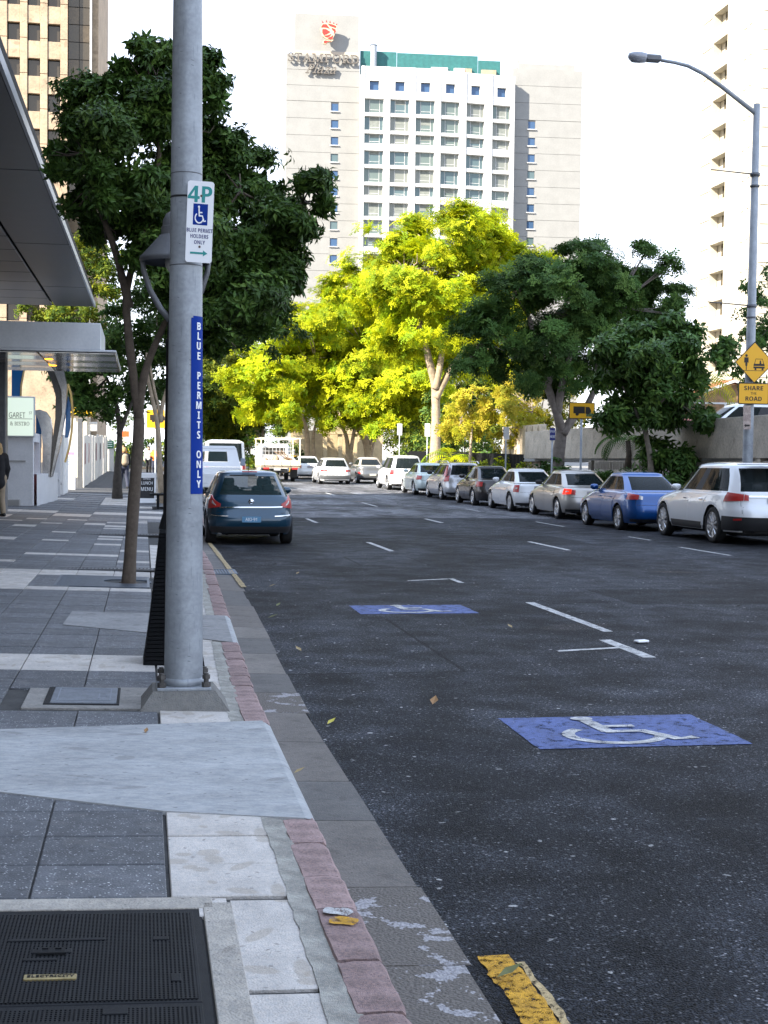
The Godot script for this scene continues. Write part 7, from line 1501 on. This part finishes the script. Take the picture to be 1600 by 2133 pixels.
		for l in q[1]: ls.append([l[0] - c.position.x, l[1], l[2] - c.position.z, l[3]])
		crown(ls, q[2], q[3], q[4], q[5], matt, c, 300 + k, "foliage", 0.0, 0.9)
		var st := S(true)
		for l in ls:
			tube(st, [Vector3(l[0], 0, l[2]), Vector3(l[0] + 0.1, l[1] * 0.6, l[2] + 0.1), Vector3(l[0], l[1] + 0.2, l[2])], [0.05, 0.04, 0.02], 6)
		obj("stems", st, M.bark_dark, c)
		k += 1
	# palms
	for q in [[Vector3(15.6, gy(70) + 0.14, -70.0), 1.3, 2.2, 13, lime, "sunlit palm with arching fronds by the yellow tree", 5], [Vector3(17.0, 1.5, -47.5), 1.0, 1.5, 9, mid, "small palm above the hedge by the retaining wall", 6], [Vector3(24.4, 2.05, -44.0), 5.4, 2.4, 11, mid, "tall palm whose fronds reach in at the right edge", 7], [Vector3(27.5, 3.0, -66.0), 2.4, 2.6, 13, amber, "dry golden palm beside the tiled house", 8]]: palm(q[0], q[1], q[2], q[3], q[4], q[5], q[6], thin)
	# bed that closes the street
	var st := S(); cbox(st, Vector3(7.0, gy(112) - 0.1, -114.0), Vector3(40.0, 0.6, 16.0), 0.05); structure(obj("garden_bed", st, mat(L(0.07, 0.055, 0.04), 0.95, 0.0, M.rough_tex, 1.0)))
func palm(at: Vector3, h: float, ln: float, n: int, cols: Array, label: String, sd: int, m):
	var r := RandomNumberGenerator.new(); r.seed = 900 + sd
	var o := base("palm", at); tag(o, label, "palm")
	var st := S(true); tube(st, [Vector3.ZERO, Vector3(0.05, h * 0.5, 0), Vector3(0, h, 0)], [0.14, 0.10, 0.09], 9); obj("trunk", st, M.bark, o)
	for i in n:
		var a := TAU * i / n + r.randf_range(-0.2, 0.2); var e := r.randf_range(0.35, 1.25); var d := Vector3(cos(a), 0, sin(a)); var p := Vector3(0, h, 0)
		st = S(); var c: Color = cols[r.randi() % cols.size()]
		st.set_color(c)
		for k in 16:
			var v := d * cos(e) + Vector3.UP * sin(e); var s := d.cross(Vector3.UP)
			var q := p + v * ln / 16.0
			var w := ln * 0.26 * sin(PI * (k + 1.5) / 18.0)
			for sg in [-1.0, 1.0]: leaf_at(st, q, (s * sg + v * 0.7 + Vector3(0, -0.25, 0)).normalized(), Vector3.UP, w, 0.05 * ln / 2.0 + 0.02, 0.5)
			leaf_at(st, p, v, s, ln / 12.0, 0.035, 0.0)
			p = q; e -= 0.135
		obj("frond", st, m, o)

# ---------------------------------------------------------------- people
# bones: [a, b, radius a, radius b]; a field of joined capsules is meshed with surface nets
func flesh(bones: Array, cell: float, k: float, st: SurfaceTool):
	var lo := Vector3(1e9, 1e9, 1e9); var hi := -lo
	for b in bones:
		for q in [[b[0], b[2]], [b[1], b[3]]]:
			var v: Vector3 = Vector3.ONE * (q[1] + cell * 2.0); lo = lo.min(q[0] - v); hi = hi.max(q[0] + v)
	var n := Vector3i((hi - lo) / cell) + Vector3i(2, 2, 2)
	var F := PackedFloat32Array(); F.resize(n.x * n.y * n.z); F.fill(1.0)
	for b in bones:
		var m: float = maxf(b[2], b[3]) + k + cell * 2.0
		var i0 := Vector3i(((b[0] as Vector3).min(b[1]) - Vector3.ONE * m - lo) / cell).clamp(Vector3i.ZERO, n - Vector3i.ONE); var i1 := Vector3i(((b[0] as Vector3).max(b[1]) + Vector3.ONE * m - lo) / cell).clamp(Vector3i.ZERO, n - Vector3i.ONE)
		var ab: Vector3 = b[1] - b[0]; var l2 := maxf(1e-8, ab.length_squared())
		for z in range(i0.z, i1.z + 1):
			for y in range(i0.y, i1.y + 1):
				for x in range(i0.x, i1.x + 1):
					var p := lo + Vector3(x, y, z) * cell
					var t := clampf((p - b[0]).dot(ab) / l2, 0.0, 1.0)
					var d: float = p.distance_to(b[0] + ab * t) - lerpf(b[2], b[3], t)
					var i := (z * n.y + y) * n.x + x
					var f := F[i]; var h := maxf(k - absf(f - d), 0.0) / k
					F[i] = minf(f, d) - h * h * k * 0.25
	var vid := {}
	var vs := []
	for z in n.z - 1:
		for y in n.y - 1:
			for x in n.x - 1:
				var s := 0; var acc := Vector3.ZERO; var cnt := 0
				var v := PackedFloat32Array(); v.resize(8)
				for c in 8:
					var f := F[((z + (c >> 2)) * n.y + y + ((c >> 1) & 1)) * n.x + x + (c & 1)]
					v[c] = f
					if f < 0.0: s |= 1 << c
				if s == 0 or s == 255: continue
				for e in [[0, 1], [2, 3], [4, 5], [6, 7], [0, 2], [1, 3], [4, 6], [5, 7], [0, 4], [1, 5], [2, 6], [3, 7]]:
					var fa := v[e[0]]; var fb := v[e[1]]
					if (fa < 0.0) != (fb < 0.0):
						var t := fa / (fa - fb)
						acc += Vector3(e[0] & 1, (e[0] >> 1) & 1, e[0] >> 2).lerp(Vector3(e[1] & 1, (e[1] >> 1) & 1, e[1] >> 2), t); cnt += 1
				vid[(z * n.y + y) * n.x + x] = vs.size(); vs.append(lo + (Vector3(x, y, z) + acc / cnt) * cell)
	for z in range(1, n.z - 1):
		for y in range(1, n.y - 1):
			for x in range(1, n.x - 1):
				var i := (z * n.y + y) * n.x + x
				var f := F[i] < 0.0
				for ax in 3:
					var o: int = [1, n.x, n.x * n.y][ax]
					if f == (F[i + o] < 0.0): continue
					var u: int = [n.x, n.x * n.y, 1][ax]; var w: int = [n.x * n.y, 1, n.x][ax]
					var q := [i - u - w, i - w, i, i - u].map(func(c): return vid.get(c, -1))
					if -1 in q: continue
					if f: Q4(st, vs[q[0]], vs[q[3]], vs[q[2]], vs[q[1]])
					else: Q4(st, vs[q[0]], vs[q[1]], vs[q[2]], vs[q[3]])
func make_person(at: Vector3, turn: float, label: String, c: Dictionary) -> Node3D:
	# faces -z at turn 0; step: length of the stride; arms: [left, right] swing
	var o := base("person", at, turn); tag(o, label, "person")
	var st_: float = c.get("step", 0.18); var H := 0.92
	var hip := [Vector3(-0.09, H, 0), Vector3(0.09, H, 0)]
	var foot := [Vector3(-0.10, 0.08, -st_), Vector3(0.10, 0.10, st_)]
	var knee := [Vector3(-0.10, 0.50, -st_ * 0.5 - 0.05), Vector3(0.10, 0.50, st_ * 0.25 - 0.05)]
	var sh := [Vector3(-0.175, 1.42, 0.0), Vector3(0.175, 1.42, 0.0)]
	var sw: Array = c.get("arms", [0.16, -0.16])
	var neck := Vector3(0, 1.50, -0.01); var head := Vector3(0, 1.615, -0.03)
	var body := [[Vector3(0, 0.98, 0), Vector3(0, 1.18, 0), 0.135, 0.125], [Vector3(0, 1.18, 0), Vector3(0, 1.36, 0), 0.125, 0.13], [sh[0] * Vector3(0.7, 1, 1), sh[1] * Vector3(0.7, 1, 1), 0.085, 0.085], [Vector3(0, 1.40, 0), neck + Vector3(0, 0.03, -0.01), 0.06, 0.05], [head + Vector3(0, 0.035, 0.015), head + Vector3(0, -0.04, -0.015), 0.098, 0.072], [head + Vector3(0, -0.07, -0.05), head + Vector3(0, -0.085, -0.06), 0.045, 0.035], [head + Vector3(0, 0.0, -0.085), head + Vector3(0, -0.02, -0.105), 0.016, 0.014], [head + Vector3(-0.088, 0.0, 0.0), head + Vector3(-0.092, -0.03, 0.0), 0.018, 0.014], [head + Vector3(0.088, 0.0, 0.0), head + Vector3(0.092, -0.03, 0.0), 0.018, 0.014]]
	var legs := []; var sleeves := []; var hands := []; var shoes := []
	for s in 2:
		var sg := -1.0 if s == 0 else 1.0
		legs += [[hip[s], knee[s], 0.095, 0.062], [knee[s], foot[s] + Vector3(0, 0.02, 0), 0.060, 0.042]]
		shoes += [[foot[s] + Vector3(0, -0.03, 0.04), foot[s] + Vector3(0, -0.045, -0.14), 0.045, 0.038]]
		var el: Vector3 = sh[s] + Vector3(sg * 0.045, -0.28, sw[s] * 0.5); var wr: Vector3 = el + Vector3(-sg * 0.01, -0.22, sw[s] * 0.6 - 0.08)
		if c.get("bent", false): wr = el + Vector3(-sg * 0.10, 0.02, -0.22)
		sleeves += [[sh[s], el, 0.058, 0.046], [el, wr, 0.045, 0.032]]
		var dir: Vector3 = (wr - el).normalized()
		hands += [[wr, wr + dir * 0.075, 0.028, 0.032]]
		for f in 4: hands += [[wr + dir * 0.08 + Vector3(0, 0, -0.024 + 0.016 * f), wr + dir * (0.145 - 0.01 * absf(f - 1.4)) + Vector3(-sg * 0.02, 0, -0.024 + 0.016 * f), 0.009, 0.008]]
		hands += [[wr + dir * 0.03 + Vector3(0, 0, -0.03), wr + dir * 0.085 + Vector3(-sg * 0.012, 0, -0.055), 0.011, 0.009]]
	var st := S(true); flesh(body + legs + sleeves + hands, 0.021, 0.03, st); obj("body", st, mat(L(0.42, 0.26, 0.18), 0.6), o)
	var grow := func(a: Array, d: float): return a.map(func(b): return [b[0], b[1], b[2] + d, b[3] + d])
	var top: Array = grow.call(body.slice(0, 3) + sleeves, 0.022)
	if c.get("long", 0.0) > 0.0: top += [[Vector3(0, 0.98, 0), Vector3(0, 0.98 - c.long, 0), 0.155, 0.17]]
	st = S(true); flesh(top, 0.026, 0.04, st); obj("jacket", st, c.top, o)
	st = S(true); flesh(grow.call([[hip[0], hip[1], 0.1, 0.1], [Vector3(0, 1.0, 0), Vector3(0, 0.93, 0), 0.125, 0.125]] + legs, 0.016), 0.026, 0.04, st); obj("trousers", st, c.legs, o)
	st = S(true); flesh(shoes, 0.016, 0.02, st); obj("shoes", st, M.black, o)
	st = S(true)
	var hair := [[head + Vector3(0, 0.055, 0.025), head + Vector3(0, 0.0, 0.045), 0.098, 0.09]]
	if c.get("hair_long", false): hair += [[head + Vector3(0, 0.0, 0.055), head + Vector3(0, -0.17, 0.07), 0.085, 0.075], [head + Vector3(0.07, 0.0, 0.02), head + Vector3(0.085, -0.16, 0.03), 0.045, 0.04], [head + Vector3(-0.07, 0.0, 0.02), head + Vector3(-0.085, -0.16, 0.03), 0.045, 0.04]]
	flesh(hair, 0.016, 0.03, st); obj("hair", st, c.hair, o)
	st = S(); for x in [-0.034, 0.034]: cbox(st, head + Vector3(x, 0.0, -0.088), Vector3(0.022, 0.012, 0.02), 0.004)
	cbox(st, head + Vector3(0, -0.062, -0.092), Vector3(0.045, 0.008, 0.01)); obj("face_features", st, mat(L(0.10, 0.05, 0.04), 0.6), o)
	return o
func build_people():
	var bk := mat(L(0.012, 0.012, 0.014), 0.9, 0.0, M.rough_tex, 6.0); var tan := mat(L(0.28, 0.22, 0.15), 0.85)
	var orange := mat(L(0.75, 0.20, 0.02), 0.7); var blond := mat(L(0.42, 0.27, 0.10), 0.6, 0.0, M.rough_tex, 12.0); var brown := mat(L(0.05, 0.03, 0.02), 0.6); var jeans := mat(L(0.03, 0.035, 0.06), 0.85)
	make_person(Vector3(-3.36, fp(-3.4, 33.6), -33.6), 0.5, "woman with blond hair in a black jacket at the left edge", {"top": bk, "legs": tan, "hair": blond, "hair_long": true, "step": 0.08, "arms": [0.02, 0.05], "long": 0.16})
	var p := make_person(Vector3(-0.82, fp(-0.8, 60), -60.0), 0.2, "person in dark clothes with a tan backpack behind the trunk", {"top": bk, "legs": jeans, "hair": blond, "step": 0.24})
	var st := S(true); flesh([[Vector3(0, 1.12, 0.2), Vector3(0, 1.36, 0.19), 0.15, 0.13]], 0.02, 0.03, st); tag(obj("backpack", st, tan), "tan backpack worn by the person behind the trunk", "backpack"); get_node("backpack").transform = p.transform
	make_person(Vector3(0.66, fp(0.6, 88), -88.0), 2.6, "person in an orange top standing in the sun, nearer the kerb", {"top": orange, "legs": jeans, "hair": brown, "step": 0.06, "bent": true})
	make_person(Vector3(0.30, fp(0.3, 90), -90.0), 2.9, "person in a white top beside the one in orange", {"top": M.white, "legs": bk, "hair": brown, "step": 0.05})
	make_person(Vector3(-1.32, fp(-1.3, 90), -90.0), 3.0, "person in an orange top walking beside the hoarding", {"top": orange, "legs": jeans, "hair": blond, "step": 0.2})
# ---------------------------------------------------------------- work vehicles
func build_work_vehicles():
	var white := paint(L(0.74, 0.75, 0.76)); var cream := mat(L(0.70, 0.62, 0.48), 0.5)
	# flatbed truck in the sun, seen from behind
	var d := 80.0
	var o := base("flatbed_truck", Vector3(7.75, gy(d), -d)); tag(o, "white flatbed truck with a loaded tray in the sun", "truck")
	var st := S(); cbox(st, Vector3(0, 0.86, -2.0), Vector3(2.3, 0.12, 4.0), 0.01); obj("tray", st, mat(L(0.40, 0.33, 0.24), 0.8, 0.0, M.rough_tex, 1.0), o)
	for q in [[0.0, 0.02, 2.3, 0.05], [-1.13, -2.0, 0.05, 3.9], [1.13, -2.0, 0.05, 3.9]]:
		st = S(); cbox(st, Vector3(q[0], 1.08, q[1]), Vector3(q[2], 0.30, q[3]), 0.012); obj("drop_side", st, cream, o)
	for i in 5: placed("hinge_rib", boxm(Vector3(0.05, 0.30, 0.03)), cream, o, Vector3(-1.0 + 0.5 * i, 1.08, 0.06))
	for q in [[-1.12, -0.05], [1.12, -0.05], [-1.12, -3.9], [1.12, -3.9]]: placed("rack_post", boxm(Vector3(0.07, 1.65, 0.07), 0.01), cream, o, Vector3(q[0], 1.72, q[1]))
	for z in [-0.05, -3.9]: placed("rack_bar", boxm(Vector3(2.4, 0.07, 0.07), 0.01), cream, o, Vector3(0, 2.50, z))
	for x in [-1.12, 1.12]: placed("rack_bar", boxm(Vector3(0.07, 0.07, 3.9), 0.01), cream, o, Vector3(x, 2.50, -2.0))
	st = S(); for i in 10: cbox(st, Vector3(-1.0 + 0.22 * i, 1.75, -3.85), Vector3(0.025, 1.1, 0.025))
	for i in 5: cbox(st, Vector3(0, 1.35 + 0.22 * i, -3.85), Vector3(2.2, 0.025, 0.025))
	var mesh_part := obj("headboard_mesh", st, M.white, o); mesh_part.set_meta("kind", "stuff")
	st = S(); cbox(st, Vector3(0, 1.35, -5.0), Vector3(1.9, 1.7, 1.7), 0.12); obj("cab", st, white, o)
	st = S(); cbox(st, Vector3(0, 1.78, -4.13), Vector3(1.3, 0.45, 0.03), 0.01); obj("cab_window", st, M.tint_glass, o)
	for x in [-1.25, 1.25]: placed("mirror", boxm(Vector3(0.18, 0.32, 0.06), 0.02), M.white, o, Vector3(x, 1.75, -5.0))
	st = S(); cbox(st, Vector3(0, 0.62, -2.4), Vector3(0.8, 0.25, 4.6), 0.02); obj("chassis", st, M.black, o)
	for x in [-0.82, 0.82]:
		var wp := wheel_parts(0.4, 6, false, true)
		for z in [-1.1, -4.9]:
			var wn := base("wheel", Vector3(x, 0.4, z), PI if x > 0.0 else 0.0, o); obj("tyre", wp[0], M.rubber, wn); obj("rim", wp[1], M.cover_grey, wn)
		placed("mud_flap", boxm(Vector3(0.42, 0.5, 0.02)), M.black, o, Vector3(x, 0.5, -0.62)); placed("tail_lamp", boxm(Vector3(0.34, 0.12, 0.06), 0.015), M.tail_red, o, Vector3(x, 0.76, 0.03))
	placed("number_plate", boxm(Vector3(0.37, 0.12, 0.02)), M.plate_white, o, Vector3(-0.2, 0.72, 0.03))
	rng.seed = 31
	for i in 9:
		var s := S(true); var w := rng.randf_range(0.3, 0.55)
		lathe(s, [Vector2(0, -0.1), Vector2(w * 0.5, -0.06), Vector2(w * 0.62, 0.12), Vector2(w * 0.5, 0.32), Vector2(w * 0.15, 0.44), Vector2(0.0, 0.45)], 9, Transform3D(Basis(Vector3(rng.randf(), rng.randf(), rng.randf()).normalized(), rng.randf_range(-0.5, 0.5)), Vector3.ZERO))
		var sack := obj("load_sack", s, M.hotel_white if i % 3 else M.tower_tan)
		sack.position = o.position + Vector3(-0.85 + 0.21 * i, 0.98 + 0.1 * (i % 2), -0.55 - 0.55 * (i % 3)); tag(sack, "pale filled sack lying on the flatbed truck's tray", "sack", "sacks on the flatbed truck")
	st = S(); for i in 3: cbox(st, Vector3(0.0, 1.2 + 0.09 * i, -0.25), Vector3(0.9, 0.04, 0.12), 0.0, Transform3D(Basis(Vector3(0, 0, 1), -0.5 - 0.1 * i), Vector3(-0.5, 0.45, 0)))
	var pk := obj("timber_offcuts", st, M.wood); pk.position = o.position; tag(pk, "dark timber offcuts leaning on the truck's tailboard", "timber")
	# white utility with its cab above the teal hatchback
	d = 46.0
	o = base("utility_truck", Vector3(2.28, gy(d), -d)); tag(o, "white utility parked ahead of the teal hatchback, cab showing above it", "ute")
	st = S()
	hexa(st, [Vector3(-0.86, 0.5, 0), Vector3(0.86, 0.5, 0), Vector3(0.88, 0.5, -2.3), Vector3(-0.88, 0.5, -2.3)], [Vector3(-0.86, 1.35, 0.02), Vector3(0.86, 1.35, 0.02), Vector3(0.88, 1.35, -2.1), Vector3(-0.88, 1.35, -2.1)])
	obj("cab", st, white, o)
	st = S()     # cab upper: frame round the rear window, roof
	for q in [[-0.86, -0.45, -0.72, -0.40, 1.36, 1.97], [0.45, 0.86, 0.40, 0.72, 1.36, 1.97]]:
		hexa(st, [Vector3(q[0], q[4], 0.02), Vector3(q[1], q[4], 0.02), Vector3(q[1], q[4], -0.06), Vector3(q[0], q[4], -0.06)], [Vector3(q[2], q[5], -0.10), Vector3(q[3], q[5], -0.10), Vector3(q[3], q[5], -0.18), Vector3(q[2], q[5], -0.18)])
	hexa(st, [Vector3(-0.45, 1.36, 0.02), Vector3(0.45, 1.36, 0.02), Vector3(0.45, 1.36, -0.06), Vector3(-0.45, 1.36, -0.06)], [Vector3(-0.44, 1.52, -0.012), Vector3(0.44, 1.52, -0.012), Vector3(0.44, 1.52, -0.09), Vector3(-0.44, 1.52, -0.09)])
	hexa(st, [Vector3(-0.41, 1.86, -0.08), Vector3(0.41, 1.86, -0.08), Vector3(0.41, 1.86, -0.16), Vector3(-0.41, 1.86, -0.16)], [Vector3(-0.40, 1.97, -0.10), Vector3(0.40, 1.97, -0.10), Vector3(0.40, 1.97, -0.18), Vector3(-0.40, 1.97, -0.18)])
	obj("cab_back", st, white, o)
	st = S(); hexa(st, [Vector3(-0.73, 1.96, -0.08), Vector3(0.73, 1.96, -0.08), Vector3(0.73, 1.96, -1.5), Vector3(-0.73, 1.96, -1.5)], [Vector3(-0.66, 2.05, -0.16), Vector3(0.66, 2.05, -0.16), Vector3(0.66, 2.05, -1.4), Vector3(-0.66, 2.05, -1.4)]); obj("roof", st, white, o)
	for x in [-1.0, 1.0]:
		st = S(); hexa(st, [Vector3(x * 0.86, 1.36, -0.12), Vector3(x * 0.83, 1.36, -0.12), Vector3(x * 0.83, 1.36, -1.9), Vector3(x * 0.86, 1.36, -1.9)], [Vector3(x * 0.73, 1.95, -0.2), Vector3(x * 0.70, 1.95, -0.2), Vector3(x * 0.70, 1.95, -1.4), Vector3(x * 0.73, 1.95, -1.4)]); obj("side_window", st, M.car_glass, o)
		st = S(); cbox(st, Vector3(x * 1.03, 1.52, -1.5), Vector3(0.16, 0.26, 0.07), 0.025); var mi := obj("mirror", st, mat_cache("mirror_blue", L(0.35, 0.42, 0.52), 0.3), o); st = S(true); tube(st, [Vector3(x * 0.86, 1.42, -1.55), Vector3(x * 1.0, 1.48, -1.52)], [0.015, 0.015], 6); obj("stalk", st, M.black, mi)
		for z in [1.9, -1.6]:
			var wp := wheel_parts(0.34, 6, false, true); var wn := base("wheel", Vector3(x * 0.72, 0.34, z), PI if x > 0.0 else 0.0, o); obj("tyre", wp[0], M.rubber, wn); obj("rim", wp[1], M.cover_grey, wn)
	st = S(); hexa(st, [Vector3(-0.43, 1.525, -0.03), Vector3(0.43, 1.525, -0.03), Vector3(0.43, 1.525, -0.05), Vector3(-0.43, 1.525, -0.05)], [Vector3(-0.40, 1.855, -0.10), Vector3(0.40, 1.855, -0.10), Vector3(0.40, 1.855, -0.12), Vector3(-0.40, 1.855, -0.12)]); obj("rear_window", st, M.car_glass_clear, o)
	st = S(); hexa(st, [Vector3(-0.7, 0.9, -2.3), Vector3(0.7, 0.9, -2.3), Vector3(0.8, 0.6, -3.4), Vector3(-0.8, 0.6, -3.4)], [Vector3(-0.75, 1.3, -2.1), Vector3(0.75, 1.3, -2.1), Vector3(0.8, 0.95, -3.4), Vector3(-0.8, 0.95, -3.4)]); obj("bonnet", st, white, o)
	st = S(); cbox(st, Vector3(0, 0.8, 1.4), Vector3(1.8, 0.12, 2.6), 0.01); for q in [[0, 2.68, 1.8, 0.04], [-0.88, 1.4, 0.04, 2.55], [0.88, 1.4, 0.04, 2.55]]: cbox(st, Vector3(q[0], 1.0, q[1]), Vector3(q[2], 0.28, q[3]))
	obj("tray", st, white, o)
	st = S(); cbox(st, Vector3(0, 0.55, 0.0), Vector3(0.8, 0.25, 4.8)); obj("chassis", st, M.black, o)
	# white van beyond, roof in the sun
	d = 68.0
	var van := make_car("van", hatch(5.0, 2.05, 2.32, 3.0, 0.9, {"paint": white, "belt": 1.25, "roof": 2.18, "r": 0.34, "bot": 0.25, "n": 9.0, "gn": 9.0, "gw": [0.98, 0.92], "gz": [-1.9, -1.3, 2.36, 2.42], "zr": [[0.25, 2.42], [0.4, 2.49], [0.6, 2.5], [0.7, 2.45], [1.25, 2.43]], "rg": 24.0, "sw": [[70.0, 82.0], [86.0, 100.0], [104.0, 135.0]]}), Vector3(3.75, gy(d), -d)); tag(van, "white van ahead of the utility with its roof in the sun", "van")
# ---------------------------------------------------------------- litter
func build_litter():
	rng.seed = 55
	var brown := [mat(L(0.30, 0.17, 0.07), 0.8), mat(L(0.36, 0.27, 0.13), 0.8), mat(L(0.16, 0.17, 0.06), 0.7), mat(L(0.55, 0.48, 0.08), 0.7)]
	for q in [[1.16, 4.25, 0.10, 0.3, 2, "dull green leaf lying on the near yellow line"], [1.95, 9.2, 0.13, 1.2, 0, "curled brown leaf on the road near the kerb"], [1.32, 11.9, 0.10, 2.0, 1, "pale dry leaf on the road past the brown one"], [1.16, 8.55, 0.09, 0.8, 3, "yellow leaf at the edge of the gutter"], [1.33, 14.4, 0.12, 0.2, 2, "dark leaf beside the gutter further on"], [1.5, 15.6, 0.10, 1.0, 2, "dark leaf lying near the far bay symbol"], [1.65, 18.0, 0.10, 0.1, 1, "dry leaf on the road behind the teal hatchback"], [2.2, 20.0, 0.09, 0.9, 1, "farthest dry leaf in the empty bay"], [0.76, 6.75, 0.07, 0.5, 1, "pale scrap lying at the kerb ramp"], [0.02, 7.75, 0.06, 1.4, 0, "orange leaf on the edge of the concrete patch"], [3.6, 13.4, 0.09, 1.9, 1, "pale leaf between the two bays"]]:
		var st := S()
		leaf_at(st, Vector3(-q[2] * 0.5, 0.0, 0), Vector3(1, 0.1, 0).normalized(), Vector3.UP, q[2], q[2] * 0.45, -0.5)
		var y: float = gy(q[1]) + 0.02 if q[0] > 0.85 else fp(q[0], q[1]) + 0.01
		var o := obj("fallen_leaf", st, brown[q[4]]); o.position = Vector3(q[0], y, -q[1]); o.rotation.y = q[3]; tag(o, q[5], "leaf", "fallen leaves")
	var st := S(); cbox(st, Vector3.ZERO, Vector3(0.13, 0.022, 0.08), 0.008); var w := obj("paper_scrap", st, M.sign_white); w.position = Vector3(4.55, 0.018, -12.25); w.rotation.y = 0.3; tag(w, "crumpled white carton on the road by the T mark", "litter")

func _ready():
	stage_t = Time.get_ticks_msec()
	# ---- camera
	var cam := Camera3D.new(); cam.name = "camera"; add_child(cam)
	cam.position = Vector3(0, 1.65, 0); cam.rotation_degrees = Vector3(-2.06, -9.8, 0.65); cam.fov = 40.383; cam.near = 0.05; cam.far = 3000.0; cam.current = true
	# ---- sky, sun, exposure
	var we := WorldEnvironment.new(); we.name = "world_environment"; add_child(we)
	var env := Environment.new(); we.environment = env
	env.background_mode = Environment.BG_SKY
	var sky := Sky.new(); var ps := ProceduralSkyMaterial.new()
	ps.sky_top_color = L(0.34, 0.42, 0.58).linear_to_srgb(); ps.sky_horizon_color = L(0.62, 0.64, 0.66).linear_to_srgb(); ps.sky_curve = 0.16
	ps.ground_bottom_color = L(0.12, 0.115, 0.11).linear_to_srgb(); ps.ground_horizon_color = L(0.5, 0.5, 0.5).linear_to_srgb(); ps.sun_angle_max = 20.0
	sky.sky_material = ps; env.sky = sky
	env.tonemap_mode = Environment.TONE_MAPPER_LINEAR; env.tonemap_exposure = 3.9
	env.sdfgi_enabled = true; env.ssao_enabled = true; env.ssil_enabled = true
	var sun := DirectionalLight3D.new(); sun.name = "sun"; add_child(sun)
	sun.light_energy = 1.35; sun.light_color = Color(1.0, 0.965, 0.90); sun.light_angular_distance = 0.5; sun.shadow_enabled = true
	sun.look_at_from_position(Vector3.ZERO, -Vector3(-0.79, 0.62, 0.47), Vector3.UP)
	make_materials(); stage("materials")
	# ---- large structure
	build_ground(); build_markings(); stage("ground")
	build_cars(); stage("cars")
	build_near_pole(); build_lamp_post(); build_covers(); build_far_signs(); stage("furniture")
	build_hotel(); build_left_towers(); build_left_street(); build_right_side(); stage("buildings")
	build_plants(); stage("plants")
	build_people(); stage("people")
	build_work_vehicles(); build_litter(); stage("vehicles")
